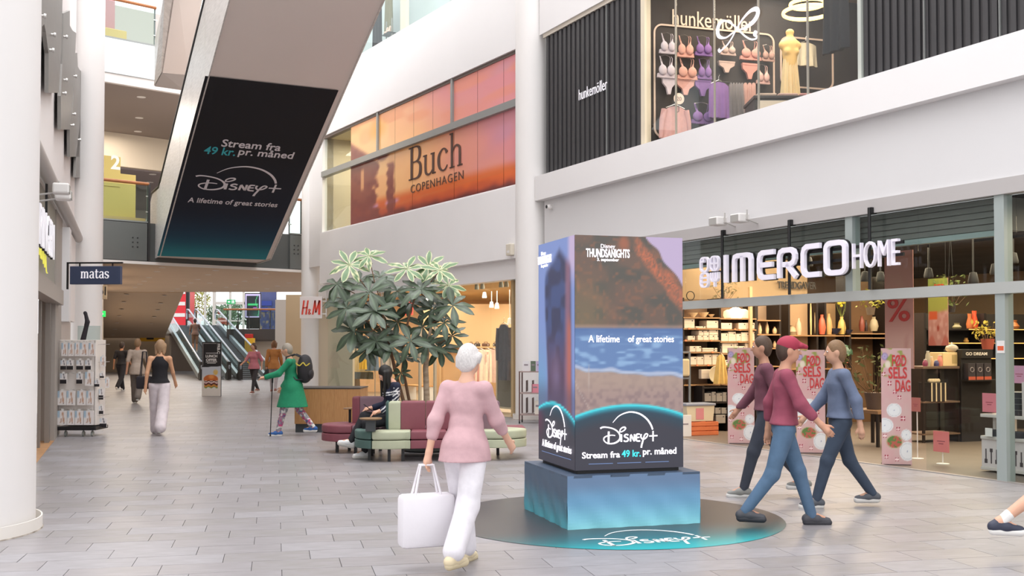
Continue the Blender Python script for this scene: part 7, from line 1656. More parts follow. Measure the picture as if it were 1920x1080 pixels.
for q in (-.06, .06): ob('cord', MB().tube([(q, 0, .1), (0, 0, 3.22 - z + .3)], .004, 4), BLACK, parent=hp1)
u, z = FR.hit(1783, 560, 2.4); hp2 = plant(FR, u, 2.4, z - .2, .45, .5, 'trailing green plant hanging above the picture banner', '3a332f', '6b7a3c', 70, .07, 9)
for q in (-.06, .06): ob('cord', MB().tube([(q, 0, .1), (0, 0, 3.22 - hp2.location.z)], .004, 4), BLACK, parent=hp2)
t = thing('plant_stand', 'low dark stand under the bushy plant behind the glass', 'stand', FR, (FR.hit(1640, 690, 2.0)[0], 2.0, 0)); ob('top', MB().box(-.35, -.3, .5, .35, .3, .55), mat('stand_wood', '8a6a4a', .6), parent=t)
for x, y in ((-.3, -.25), (.3, -.25), (-.3, .25), (.3, .25)): ob('leg', MB().box(x - .02, y - .02, 0, x + .02, y + .02, .5), UPR, parent=t)
# lettering on the side wall
u0, z0_ = FSW.hit(1458, 534, .48); u1, _ = FSW.hit(1530, 533, .48); t = thing('wall_lettering', 'dark capital lettering on the warm wall behind the big sign', 'lettering', FSW, ((u0 + u1) / 2, .47, z0_ - .07)); text('lettering', 'TRENDGAVER', mat('grey_letter', '4a4440', .6), t, 0, 0, .07, w=u1 - u0, h=.14, offset=.02, th=.02)

# hanging banners
a = FR.hit(1660, 690, 1.3); b_ = FR.hit(1711, 468, 1.3); t = thing('hanging_banner', 'tall translucent pink banner with a big percent sign behind the glass', 'banner', FR, ((a[0] + b_[0]) / 2, 1.3, a[1])); w, h = b_[0] - a[0], min(3.1, b_[1]) - a[1]
def pb(U, V): c = flat(U, 'b9867c'); c = mixc(c, flat(U, 'd2a89c'), sst(.45, .2, V)); return mixc(c, flat(U, 'a8655c'), sst(.06, .0, np.abs(U - .7 - .1 * V)) * sst(.3, .2, V) * .6)
bn2 = grid_print('banner_sheet', w, h, 8, 20, pb, print_mat('cloth_banner', rough=.7), t, (0, 0, 0)); ob('banner_back', MB().box(-w / 2, .004, 0, w / 2, .012, h), mat('pink_banner2', 'b9867c', .7), parent=t); text('lettering', '%', mat('banner_red', 'b23a36', .6), bn2, 0, -.01, h * .50, w=w * .8, h=.34, offset=.01)
a = FR.hit(1741, 648, 2.2); b_ = FR.hit(1777, 566, 2.2); t = thing('hanging_banner', 'small hanging picture banner of a laid table in the grass', 'banner', FR, ((a[0] + b_[0]) / 2, 2.2, a[1])); w, h = b_[0] - a[0], b_[1] - a[1] + .35
def pic(U, V):
    c = flat(U, 'c98f84'); n = noise2(U, V, 10, 16, 2); c = mixc(c, flat(U, 'd9aaa0'), sst(.3, .8, n)); c = mixc(c, flat(U, 'a8ad4c'), sst(.44, .5, V - .06 * U)); c = mixc(c, flat(U, '7f9a4a'), sst(.7, .9, V) * n); c = mixc(c, flat(U, 'd9602f'), sst(1, .9, np.maximum(np.abs(U - .25) / .22, np.abs(V - .45) / .07))); c = mixc(c, flat(U, 'a84a3a'), sst(.08, .05, np.hypot(U - .5, (V - .26) * 1.5))); return mixc(c, flat(U, 'c06a5c'), sst(.08, .02, V - .1 * np.sin(U * 9)) * .9)
bn3 = grid_print('banner_sheet', w, h, 24, 40, pic, print_mat('cloth_banner', rough=.7), t, (0, 0, 0)); ob('banner_back', MB().box(-w / 2, .004, 0, w / 2, .012, h), mat('pink_banner2', 'b9867c', .7), parent=t); ob('cord', MB().tube([(-w * .4, 0, h), (-w * .4, 0, 3.22 - a[1])], .003, 4).tube([(w * .4, 0, h), (w * .4, 0, 3.22 - a[1])], .003, 4), BLACK, parent=t); text('lettering', 'FØD', mat('banner_red2', 'd9502f', .6), bn3, .03, -.008, h * .87, w=w * .5, h=.09, offset=.02)
# standing birthday banners
def bday(U, V):
    c = flat(U, 'cba2a4'); n = noise2(U, V, 6, 18, 3); c = mixc(c, flat(U, 'c9acaa'), n)
    c = mixc(c, flat(U, '8f9a4c'), sst(.55, .7, noise2(U, V, 9, 34, 5)) * sst(.80, .92, V + .12 * (1 - U)) * sst(1, .6, U)); c = mixc(c, flat(U, 'dcd2c0'), sst(.14, .06, np.hypot(U - .22, (V - .86) * 3.2))); c = mixc(c, flat(U, '6a5aa8'), sst(.13, .07, np.hypot(U - .12, (V - .93) * 3.4))); c = mixc(c, flat(U, 'e9e3d8'), sst(.05, .02, np.abs(np.hypot(U - .12, (V - .93) * 3.4) - .05)) * .5)
    for cu, cv, ru, rv in ((.42, .47, .26, .062), (.10, .34, .30, .065), (.85, .12, .28, .085), (.82, .26, .18, .05)):
        r_ = np.hypot((U - cu) / ru, (V - cv) / rv); c = mixc(c, flat(U, 'dfe3e6'), sst(1, .93, r_)); c = mixc(c, flat(U, 'b9bcc4'), sst(.06, .02, np.abs(r_ - .8)) * .7); c = mixc(c, flat(U, '5a6a9a'), sst(.12, .05, np.hypot((U - cu) / ru, (V - cv) / rv * .9) * .9 + .03) * .8)
    r_ = np.hypot((U - .42) / .30, (V - .20) / .062); c = mixc(c, flat(U, 'b9a88c'), sst(1, .9, r_)); c = mixc(c, mixc(flat(U, '5a7a3c'), flat(U, 'b05a4a'), sst(.5, .6, noise2(U, V, 22, 70, 8))), sst(.85, .78, r_))
    for k, (cu, cv) in enumerate(((.08, .78), (.28, .70), (.45, .63), (.60, .58), (.72, .40), (.55, .31), (.1, .25), (.15, .07), (.5, .05), (.72, .64))):
        q = np.maximum(np.abs(U - cu) / .07, np.abs(V - cv) / .016); c = mixc(c, flat(U, 'a03048'), (q < 1) * 1.0); c = mixc(c, flat(U, 'ecd6d6'), ((np.abs(U - cu) < .012) | (np.abs(V - cv) < .004)) * (q < 1) * 1.0)
    return c
BDP = print_mat('birthday_print', rough=.6); BR = mat('banner_red3', 'c23a3c', .6)
for px0, px1, py0, py1, lab in ((1365, 1415, 832, 652, 'pink standing birthday banner nearest the orange crate'), (1494, 1548, 850, 656, 'pink standing birthday banner between the other two'), (1654, 1710, 872, 653, 'pink standing birthday banner nearest the bushy plant')):
    d_ = .10; q = G(px0, py0); fr = Fr(q.x, q.y, -8); w = fr.hit(px1, py0, 0)[0]; h = fr.hit(px0, py1, 0)[1]; t = thing('standing_banner', lab, 'banner', fr, (w / 2, 0, 0))
    s = grid_print('banner_print', w, h, 40, 130, bday, BDP, t, (0, 0, 0)); ob('banner_board', MB().box(-w / 2, .003, 0, w / 2, .02, h), mat('pink_board', 'c49a9c', .6), parent=t); ob('foot', MB().box(-w / 2 + .02, -.03, 0, w / 2 - .02, .18, .012), DKMETAL, parent=t)
    text('lettering', 'FØD', BR, s, w * .10, -.006, h * .895, w=w * .48, h=.150, offset=.022, th=.003); text('lettering', 'SELS', BR, s, w * .05, -.006, h * .79, w=w * .62, h=.150, offset=.022, th=.003); text('lettering', 'DAG', BR, s, w * .22, -.006, h * .68, w=w * .50, h=.150, offset=.022, th=.003)
# dark table with pink card near the opening
def dtable(fr, u, d, w, dep, h, label, levels=(), m=UPR, topm=None):
    t = thing('display_table', label, 'table', fr, (u, d, 0)); ob('table_top', MB().bbox(-w / 2, 0, h - .04, w / 2, dep, h, .006), topm or m, parent=t)
    for x in (-w / 2 + .03, w / 2 - .03):
        for y in (.03, dep - .03): ob('leg', MB().box(x - .018, y - .018, 0, x + .018, y + .018, h - .04), m, parent=t)
    for z in levels: ob('shelf', MB().box(-w / 2, 0, z - .025, w / 2, dep, z), topm or m, parent=t)
    return t
def card(fr, px0, py0, px1, py1, d, label, c='d9808c', post=False):
    a, b_ = fr.hit(px0, py1, d), fr.hit(px1, py0, d); t = thing('price_card', label, 'price card', fr, ((a[0] + b_[0]) / 2, d, a[1])); w, h = b_[0] - a[0], b_[1] - a[1]; ob('card', MB().box(-w / 2, 0, 0, w / 2, .008, h), mat('card_' + c, c, .6), parent=t); ob('print_line', MB().box(-w * .25, -.002, h * .5, w * .25, 0, h * .54).box(-w * .15, -.002, h * .38, w * .15, 0, h * .42), mat('card_ink2', '9a4a56', .7), parent=t); ob('stand', MB().box(-.03, .008, 0, .03, .06, .02), WPLAST, parent=t)
    if post: ob('post', MB().tube([(0, .03, -a[1]), (0, .03, .01)], .008, 6).lathe([(0, -a[1]), (.08, -a[1]), (.08, -a[1] + .01), (0, -a[1] + .015)], 16, (0, .03, 0)), WPLAST, parent=t)
    return t
u = FR.hit(1440, 800, .9)[0]; dtable(FR, u, .8, .9, .6, .62, 'black display table behind the middle birthday banner', (.2,)); card(FR, 1428, 800, 1442, 817, .6, 'small pink price card in front of the black display table', post=True)
card(FR, 1750, 810, 1779, 846, .8, 'coral pink price card standing low behind the glass', 'de7f7c', True); card(FR, 1708, 746, 1725, 771, 1.0, 'dull pink card beside the standing birthday banner', 'b9726a', True)
# wares table, cabinet, lit black wall shelf
S6 = lambda x, y: (1690 + x / 7.713, 560 + y / 7.713)
FS3 = Fr(P(1700, 646, 16.6).x, 16.6, 20)
def H6(x, y, d=0): return FS3.hit(*S6(x, y), d)
u0, z_ = H6(310, 980); u1, _ = H6(860, 980); dtable(FS3, (u0 + u1) / 2, 0, u1 - u0, .5, z_, 'dark table with gift wares under the picture banner', (z_ - .55, .15), UPR, mat('table_mid', '6e5848', .6))
for i, (x, w_, h_, c, lab, k) in enumerate(((345, 80, 90, '8a3f5a', 'plum round vase on the gift table', 'vase'), (385, 80, 210, 'b9ad98', 'grey-white canister on the gift table', 'vase'), (435, 70, 130, 'd9b48c', 'peach jar on the gift table', 'vase'), (505, 80, 80, '4a4a78', 'indigo bowl on the gift table', 'bowl'), (560, 90, 150, 'd98a78', 'salmon jar on the gift table', 'vase'), (620, 60, 90, 'd9a45c', 'ochre small pot on the gift table', 'vase'))):
    u, z = H6(x, 965, .1); t = thing(k, lab, k, FS3, (u, .1, z_)); r_ = w_ / 7.713 / 2000 * 16.7 / 2; hh = h_ / 7.713 / 2000 * 16.7; m = mat('ware_' + c + '0', c, .4)
    ob(k + '_body', MB().lathe([(0, 0), (r_ * .8, 0), (r_, hh * .4), (r_ * .8, hh * .8), (r_ * .5, hh * .95), (r_ * .5, hh), (0, hh)], 20), m, parent=t, smooth=True); ob('rim', MB().lathe([(r_ * .5, hh), (r_ * .55, hh + .01), (r_ * .45, hh + .012)], 20), WPLAST, parent=t)
a, b_ = H6(655, 970, .05), H6(840, 770, .05); t = thing('gift_box', 'tall cream gift box on the gift table beside the black cabinet', 'box', FS3, ((a[0] + b_[0]) / 2, .05, z_)); ob('box_body', MB().bbox(-.2, 0, 0, .2, .3, b_[1] - a[1], .008), BXT, parent=t); ob('print_panel', MB().box(-.02, -.003, .04, .17, 0, b_[1] - a[1] - .04), mat('box_print', 'b9a06e', .6), parent=t)
u, z = H6(730, 770, .15); t = thing('cake_dome', 'clear domed dish on top of the cream gift box', 'dish', FS3, (u, .15, z_ + b_[1] - a[1])); ob('dome', MB().ell((0, 0, .06), (.10, .10, .07), 16, 8), mat('dome_glass', 'b9ab98', .2), parent=t, smooth=True); ob('knob', MB().ell((0, 0, .14), (.015, .015, .02), 8, 6), WPLAST, parent=t)
a, b_ = FS3.hit(1737, 742, .1), FS3.hit(1762, 707, .1); t = thing('striped_box', 'black and cream striped box under the gift table', 'box', FS3, ((a[0] + b_[0]) / 2, -.02, z_ - .55)); w = b_[0] - a[0]; h = min(.45, b_[1] - a[1])
ob('box_body', MB().bbox(-w / 2, 0, 0, w / 2, .3, h, .004), mat('box_black', '2b2624', .5), parent=t)
for i in range(4): ob('stripe', MB().box(-w / 2 + i * w / 3 - .012, -.004, 0, -w / 2 + i * w / 3 + .012, 0, h), mat('stripe_cream', 'd9c4a0', .6), parent=t)
for i in range(5): ob('bow_loop', MB().ell((-w * .3 + i * w * .15, .1, h + .03), (.04, .03, .035), 8, 6), mat('stripe_cream', 'd9c4a0', .6), parent=t, smooth=True)
a, b_ = FS3.hit(1800, 742, .0), FS3.hit(1856, 655, .0); w = b_[0] - a[0]; t = thing('display_cabinet', 'black boxed cabinet with pale lettering and two lit niches', 'cabinet', FS3, ((a[0] + b_[0]) / 2, -.05, 0)); zt_ = b_[1]
ob('carcass', MB().bbox(-w / 2, .02, 0, w / 2, .4, zt_, .006), mat('cabinet_black', '201c1c', .5), parent=t); ob('header', MB().box(-w / 2, -.01, zt_ - .14, w / 2, .02, zt_), mat('cabinet_black', '201c1c', .5), parent=t); text('lettering', 'GO DREAM', mat('cab_letter', 'cdbfae', .5, emit=.3), t, -.03, -.02, zt_ - .07, w=w * .7, h=.05, offset=.02)
for i in range(3):
    q = thing('boxed_game', ('orange-edged black box, first in the lettered cabinet', 'orange-edged black box, middle of the lettered cabinet', 'orange-edged black box, last in the lettered cabinet')[i], 'box', FS3, ((a[0] + b_[0]) / 2 - w * .3 + i * w * .26, -.13, zt_ - .48)); ob('box_body', MB().bbox(-.07, 0, 0, .07, .1, .26, .003), mat('box_ink', '3a3438', .5), parent=q); ob('orange_edge', MB().box(-.07, -.003, 0, .07, 0, .05), mat('edge_orange', 'b8543a', .6), parent=q); ob('ring_print', torus(.035, .006, 0, 16, 6), mat('ring_print', '9a8f90', .5), parent=q, loc=(0, -.004, .16)).rotation_euler = (R(90), 0, 0)
ob('shelf', MB().box(-w / 2, -.14, zt_ - .50, w / 2, .02, zt_ - .48), mat('cabinet_black', '201c1c', .5), parent=t)
# black wall of lit shelves
FSX = Fr(P(1735, 646, 18.6).x, 18.6, 16); t = thing('shelving_unit', 'black wall shelving with glowing shelf edges beyond the gift table', 'shelving', FSX, (0, 0, 0)); wX = FSX.U(1905)
ob('back_panel', MB().box(0, .4, 0, 5, .42, 2.1), mat('shelf_black', '2e2925', .7), parent=t); GLW = mat('shelf_glow', 'ffb060', .5, emit=1.8)
zs_ = [FSX.hit(1800, y, 0)[1] for y in (616, 642, 671)]
for z in zs_: ob('shelf', MB().box(0, 0, z - .03, 5, .4, z), UPR, parent=t); ob('glowing_edge', MB().box(.9 if z == zs_[0] else .2, -.012, z - .02, 4.9, -.002, z - .008), GLW, parent=t)
for x in (0, 1.25, 2.5, 3.75, 5): ob('upright', MB().box(x - .025, 0, 0, x + .025, .4, 2.1), UPR, parent=t)
for i, (px, zi, r_, hh, c, lab) in enumerate(((1822, 0, .06, .27, 'c06a3c', 'orange-brown bottle vase on the top glowing shelf'), (1831, 0, .07, .32, 'd9522f', 'bright orange vase on the top glowing shelf'), (1798, 0, .08, .10, '8a7f5c', 'olive box on the top glowing shelf'), (1815, 1, .05, .08, 'd9a45c', 'small gold dish on the second glowing shelf'), (1840, 2, .03, .12, 'e6dcc8', 'white figurine on the third glowing shelf'), (1905, 0, .10, .16, 'b9703c', 'copper bowl at the end of the top glowing shelf'))):
    u = FSX.U(px, .1); t = thing('vase', lab, 'vase', FSX, (u, .15, zs_[zi])); ob('vase_body', MB().lathe([(0, 0), (r_ * .8, 0), (r_, hh * .3), (r_ * .5, hh * .75), (r_ * .6, hh), (0, hh)], 16), mat('ware_' + c + '0', c, .4), parent=t, smooth=True); ob('foot', MB().lathe([(r_ * .7, 0), (r_ * .85, .006), (r_ * .7, .012)], 16), BLACK, parent=t)
u, z = FR.hit(1852, 655, 3.4); plant(FR, u, 3.4, z, .28, .45, 'pot of yellow and green flowers above the lettered cabinet', 'a8503c', 'b9a43c', 70, .10, 12)
# white stepped table with utensil boxes at the far end of the glass
u0 = FR.U(1836, .6); zz = [FR.hit(1890, y, .6)[1] for y in (779, 821, 880)]; wq = 1.9
t = thing('display_stand', 'white stepped stand of kitchen utensil boxes close to the glass', 'display stand', FR, (u0 + wq / 2, .6, 0)); WS = mat('stand_white', 'c9c2bd', .5)
for k, z in enumerate(zz): ob('shelf', MB().bbox(-wq / 2, 0, z - .04, wq / 2, .6, z, .006), WS, parent=t)
for x in (-wq / 2 + .04, wq / 2 - .04): ob('side', MB().box(x - .02, .2, 0, x + .02, .58, zz[0] - .04), WS, parent=t)
UB = mat('utensil_box', 'cfc6c6', .5); UI = mat('utensil_ink', '4a4044', .6)
def ubox(u, z, w, h, label, grp, dep=.2):
    q = thing('utensil_box', label, 'box', FR, (u, .62, z), 0, grp); ob('box_body', MB().bbox(-w / 2, 0, 0, w / 2, dep, h, .004), UB, parent=q)
    for k in range(3): x = (k - 1) * w * .27; ob('utensil_print', MB().box(x - .008, -.003, h * .12, x + .008, 0, h * .6).box(x - .02, -.003, h * (.5 if k % 2 else .12), x + .02, 0, h * (.62 if k % 2 else .26)), UI, parent=q)
for i in range(4): ubox(u0 + .14 + i * .34, zz[2], .28, .36, 'white utensil box on the lowest board of the stepped stand, %s from the pillar' % ORD[i], 'utensil boxes on the lowest board')
for i in range(2): ubox(u0 + .75 + i * .42, zz[0], .36, .40, ('white utensil box on the top board of the stepped stand', 'outermost white utensil box on the top board of the stepped stand')[i], None)
for i in range(5):
    q = thing('black_pan', 'dark tin stacked on the middle board of the stepped stand, %s from the pillar' % ORD[i], 'tin', FR, (u0 + .15 + i * .3, .7, zz[1])); ob('pan_body', MB().lathe([(0, 0), (.11, 0), (.13, .07), (.12, .07), (.1, .01), (0, .01)], 20), mat('pan_black', '3a3a40', .4), parent=q, smooth=True); ob('paper_label', MB().box(-.05, -.135, -.0, .05, -.128, .10), WPLAST, parent=q)
for i in range(4): q = thing('black_tin', 'black tin stacked beside the tall pink card, %s from the bottom' % ORD[i], 'tin', FR, (u0 + .45, .75, zz[0] + .07 * i), 0); ob('pan_body', MB().lathe([(0, 0), (.12, 0), (.14, .065), (.13, .065), (0, .02)], 20), mat('pan_black', '3a3a40', .4), parent=q, smooth=True); ob('rim', MB().lathe([(.13, .06), (.145, .066), (.13, .07)], 20), ALU, parent=q)
card(FR, 1842, 738, 1868, 772, .75, 'pink card on the top board of the stepped stand'); card(FR, 1897, 686, 1925, 718, .95, 'lilac-pink card above the utensil boxes', 'cf9ab8')
t = thing('door_sticker', 'small orange and white sticker on the grey mullion', 'sticker', FR, (FR.U(1876, -.025), -.025, FR.hit(1876, 662, -.025)[1])); ob('sticker', MB().box(-.05, 0, 0, .05, .004, .14), WPLAST, parent=t); ob('orange_field', MB().box(-.04, -.002, .03, .04, 0, .08), mat('edge_orange2', 'd9603a', .6), parent=t)
# ceiling spots
def spot(fr, px, py, d, label, group=None, r_=.07, c=BLACK, ceil=3.2, lampm=LAMPW):
    u, z = fr.hit(px, py, d); z = min(z, ceil - .15); t = thing('track_spotlight', label, 'spotlight', fr, (u, d, z), 0, group); ob('lamp_head', MB().lathe([(r_, 0), (r_ * 1.1, .03), (r_ * .7, .16), (0, .17)], 16), c, parent=t, smooth=True); ob('lamp', MB().lathe([(0, .012), (r_ * .9, .012)], 16), lampm, parent=t); ob('stem', MB().tube([(0, 0, .15), (0, 0, ceil - z)], .012, 6), c, parent=t)
for i, (px, py) in enumerate(((1622, 528), (1651, 528), (1741, 521), (1825, 532), (1866, 515), (1900, 494), (1516, 500), (1380, 522), (1441, 520), (1555, 518), (1464, 502))):
    spot(FR, px, py, 2.5 + (i % 3) * .6, 'glowing black track spotlight under the dark shop ceiling, %s of the row' % (ORD + ['tenth', 'eleventh'])[i], 'ceiling spots of the home shop')
for k, d in enumerate((2.5, 3.1, 3.7)): t = thing('light_track', 'black ceiling light track of the home shop, %s from the glass' % ORD[k], 'light track', FR, (8, d, 3.16)); ob('track', MB().box(-1.6 + .4 * k, -.02, 0, 7.0, .02, .04), BLACK, parent=t)

# ================================================================== clothes shop
C4 = lambda x, y: (590 + x / 5.4, 560 + y / 5.4)
def g4(x0, y0, x1, y1, d, c, label, **k):
    a, b_ = FB.hit(*C4(x0, y1), d), FB.hit(*C4(x1, y0), d); return garment(FB, (a[0] + b_[0]) / 2, d, a[1], abs(b_[0] - a[0]), b_[1] - a[1], c, label, rz=R(35), **k)
g4(242, 450, 305, 630, 1.2, '3b342f', 'dark jacket hanging high behind the window blind', sleeves=True); g4(302, 440, 365, 600, 1.3, '6a7434', 'moss green shirt hanging beside the dark jacket'); g4(363, 450, 405, 600, 1.4, '8a8a80', 'grey top hanging beside the moss green shirt')
g4(250, 690, 325, 895, 1.2, 'b9a88c', 'beige coat hanging low behind the window', sleeves=True); g4(288, 690, 325, 885, 1.1, '2f3032', 'black coat hanging in front of the beige coat'); g4(328, 700, 405, 905, 1.3, '6e5a40', 'brown trousers hanging low behind the window')
g4(402, 560, 480, 810, 1.2, '5a6a7a', 'blue denim dress on the front rail'); g4(432, 545, 500, 740, 1.0, 'd6c9a4', 'cream jacket on the front rail', sleeves=True); g4(470, 610, 505, 715, .9, 'd9b43c', 'yellow top on the front rail'); g4(500, 545, 550, 735, 1.1, 'cfc39c', 'pale knit top on the front rail'); g4(548, 560, 610, 728, 1.15, '6a8098', 'light denim shirt on the front rail'); g4(500, 740, 560, 812, 1.2, '4f5048', 'dark grey shorts under the pale knit top')
for i, (x0, x1, y) in enumerate(((235, 400, 440), (240, 400, 685), (400, 612, 545))):
    a, b_ = FB.hit(*C4(x0, y), 1.2), FB.hit(*C4(x1, y), 1.2); t = thing('clothes_rail', ('upper rail of jackets behind the blind', 'lower rail of coats behind the blind', 'front clothes rail with denim and yellow clothes')[i], 'clothes rail', FB, (a[0], 1.2, a[1])); L_ = b_[0] - a[0]; ob('rail', MB().tube([(0, 0, 0), (L_, 0, 0)], .014, 8), ALU, parent=t)
    for x in (0, L_): ob('post', MB().tube([(x, 0, -a[1]), (x, 0, 0)], .014, 8), ALU, parent=t)
t = thing('partition', 'pale peach partition panel beside the front clothes rail', 'partition', FB, (FB.U(719, .8), .8, 0)); ob('panel', MB().bbox(-.22, 0, 0, .22, .08, 2.75, .01), mat('partition_peach', 'd9bfa4', .6), parent=t); ob('frame_edge', MB().box(.22, -.01, 0, .26, .09, 2.75), WPLAST, parent=t)
C5 = lambda x, y: (780 + x / 5.4, 520 + y / 5.4)
FCB = Fr(P(800, 646, 31.5).x, 31.5, -6)      # shelf wall deep in the shop, facing the passage
zz5 = FCB.hit(*C5(700, 700), 0)[1]; t = thing('wall_shelf', 'long pale wall shelf carrying handbags in the clothes shop', 'shelf', FCB, (FCB.hit(*C5(670, 700), 0)[0], 0, 0)); ob('shelf', MB().box(-1.3, 0, zz5 - .04, 1.3, .4, zz5), mat('shelf_peach', 'd9b88c', .6), parent=t); ob('back_panel', MB().box(-1.9, .4, 0, 1.9, .44, 2.75), mat('peach_panel', 'e0bc92', .8), parent=t)
for x in (-1.25, 0, 1.25): ob('bracket', MB().box(x - .015, .02, 0, x + .015, .4, zz5 - .04), mat('shelf_peach', 'd9b88c', .6), parent=t)
for i, (x0, x1, c, lab) in enumerate(((530, 575, '5a4638', 'brown handbag at the start of the pale wall shelf'), (585, 645, '3f3634', 'dark handbag, second on the pale wall shelf'), (665, 740, '6a4a3c', 'wide russet handbag on the pale wall shelf'), (775, 820, '4a3f3a', 'dark handbag at the end of the pale wall shelf'))):
    a, b_ = FCB.hit(*C5(x0, 698), .05), FCB.hit(*C5(x1, 655), .05); q = thing('handbag', lab, 'handbag', FCB, ((a[0] + b_[0]) / 2, .08, zz5)); w, h = b_[0] - a[0], (b_[1] - a[1]) * .75; ob('bag_body', MB().bbox(-w / 2, 0, 0, w / 2, .16, h, .02), mat('bag_' + c, c, .6), parent=q, smooth=True); ob('handle', MB().tube([(-w * .25, .08, h), (-w * .2, .08, h * 1.35), (w * .2, .08, h * 1.35), (w * .25, .08, h)], .012, 6), mat('bag_' + c, c, .6), parent=q)
for i, (x, c, lab) in enumerate(((560, 'd9a8a0', 'rose blouse on the low rail under the handbags'), (610, 'c98f88', 'dusty red blouse on the low rail under the handbags'), (660, 'e0cfc0', 'ivory dress on the low rail under the handbags'), (735, 'ead9c4', 'long cream dress standing out under the handbags'), (790, 'd0b0a4', 'beige dress on the low rail under the handbags'))):
    u = FCB.hit(*C5(x, 900), -.3)[0]; garment(FCB, u, -.5, .45, .38, .95, c, lab, hook=True, sleeves=i % 2 == 0)
u0, z1_ = FB.hit(*C5(822, 548), .9); u1, _ = FB.hit(*C5(992, 548), .9); t = thing('framed_poster', 'white framed grey poster panel in the clothes shop window', 'poster', FB, ((u0 + u1) / 2, .9, 0)); w = u1 - u0 ; ob('panel', MB().box(-w / 2, 0, .1, w / 2, .02, z1_), mat('poster_grey', '8a857f', .7), parent=t); ob('frame', MB().stroke(rc(-w / 2, .1, w / 2, z1_, .01, .01, 1), .04, -.02, .04, True), mat('frame_cream', 'd6c9b4', .5), parent=t)
garment(FB, FB.hit(*C5(890, 700), .6)[0], .6, .75, .5, 1.25, '77747a', 'grey lace dress hanging in front of the framed poster', hook=True, sleeves=True)
for i, (x, y) in enumerate(((615, 100), (672, 105), (862, 95), (915, 95))): spot(FB, *C5(x, y), .8, 'pale cylinder spotlight just inside the clothes shop glass, %s from the tree' % ORD[i], 'cylinder spotlights inside the clothes shop glass', .05, mat('spot_pale', 'a8b0a8', .5), 3.0)
for i, (x, y) in enumerate(((693, 210), (765, 308), (118, 140), (-60, 160), (820, 320), (948, 475))): spot(FB, *C5(x, y), 3.0, 'warm ceiling spot deeper in the clothes shop, %s of six' % ORD[i], 'warm ceiling spots of the clothes shop', .06, WPLAST, 3.0)
t = thing('display_table', 'low wooden slatted bench in the clothes shop doorway', 'bench', FB, (FB.U(770, 1.2), 1.2, 0))
for k in range(5): ob('slat', MB().box(-.6, k * .09, .40, .6, k * .09 + .07, .43), mat('bench_wood', 'cf9a5c', .6), parent=t)
for x in (-.55, .55): ob('leg', MB().box(x - .02, 0, 0, x + .02, .43, .40), WPLAST, parent=t)
for i, px in enumerate((733, 787, 815)): struct('trim_%d' % (80 + i), MB().box(FB.U(px, .3) - .03, .28, 0, FB.U(px, .3) + .03, .34, 2.6), mat('pale_frame', 'bdb3a6', 0.45, .2), FB)
# upstairs, behind the clear pane: a mannequin and lights
um = FB.U(638, 1.0); zf_ = 4.86; hM = 1.75
t = thing('mannequin', 'slim mannequin in grey-blue overalls behind the clear pane upstairs', 'mannequin', FB, (um, 1.0, zf_), R(200))
ob('figure', body_mesh('figure', [('c', (0, 0, .95), (0, 0, 1.4), .11, .12, .7), ('c', (-.15, 0, 1.42), (.15, 0, 1.42), .05, .05), ('c', (0, 0, 1.42), (0, .01, 1.55), .045, .045), ('e', (0, .02, 1.64), (.07, .09, .11)), ('c', (-.18, 0, 1.4), (-.22, .02, 1.12), .04, .033), ('c', (-.22, .02, 1.12), (-.16, .14, .92), .03, .022), ('c', (.18, 0, 1.4), (.22, .02, 1.12), .04, .033), ('c', (.22, .02, 1.12), (.2, .1, .88), .03, .022)], .016, .03), mat('mannequin_skin', 'c9ab8a', .5), parent=t)
ob('overalls', body_mesh('overalls', [('c', (0, 0, 1.0), (0, 0, 1.36), .13, .135, .75), ('c', (0, 0, 1.02), (0, 0, .92), .135, .14, .8), ('c', (-.08, 0, .9), (-.10, 0, .1), .095, .075), ('c', (.08, 0, .9), (.10, .05, .1), .095, .075)], .018, .03), CL('6e7478'), parent=t)
for s_ in (-1, 1): ob('shoe', body_mesh('shoe', [('c', (s_ * .1, -.02, .04), (s_ * .1, .14, .03), .04, .032)], .012, .02), WPLAST, parent=t)
for i, (px, py, d) in enumerate(((649, 258, 2.0), (649, 303, 3.2), (642, 347, 4.0), (637, 351, 4.5), (632, 424, 1.6))):
    u, z = FB.hit(px, py, d); t = thing('ceiling_spot', 'warm lamp %s behind the clear upstairs pane' % ('highest', 'second highest', 'third highest', 'fourth highest', 'lowest')[i], 'spotlight', FB, (u, d, z)); ob('lamp', MB().ell((0, 0, 0), (.09, .09, .03), 12, 6), LAMP, parent=t, smooth=True); ob('stem', MB().tube([(0, 0, .02), (0, 0, 7.72 - z)], .008, 5), ALU, parent=t)
# top floor window display
garment(FB, FB.U(705, 1.0), 1.0, 9.5, .62, 2.4, '2c2f33', 'long black coat hanging behind the top floor glass', sleeves=False); garment(FB, FB.U(727, 1.0), 1.0, 10.4, .45, 1.5, '7a7864', 'olive garment beside the black coat on the top floor')
t = thing('shoe_stand', 'grey stand with pale shoes on the top floor', 'stand', FB, (FB.U(727, .7), .7, 9.36)); ob('post', MB().box(-.2, 0, 0, -.17, .03, 1.2).box(.17, 0, 0, .2, .03, 1.2), ALU, parent=t); ob('board', MB().box(-.22, -.1, .78, .22, .12, .81), mat('board_dark', '3f4648', .5), parent=t)
q = None
for i, x in enumerate((-.09, .08)): tag(ob('shoe_pair_item', body_mesh('shoe', [('c', (x, -.02, .03), (x + .02, .0, .16), .035, .03), ('c', (x, -.08, .03), (x, .0, .035), .03, .035)], .012, .02), mat('shoe_pale', 'd9b8a8', .6), fr=FB, loc=(FB.U(727, .7), .7, 9.36 + .815)), ('pale shoe on the top floor stand nearer the black coat', 'pale shoe on the top floor stand farther from the black coat')[i], 'shoe')
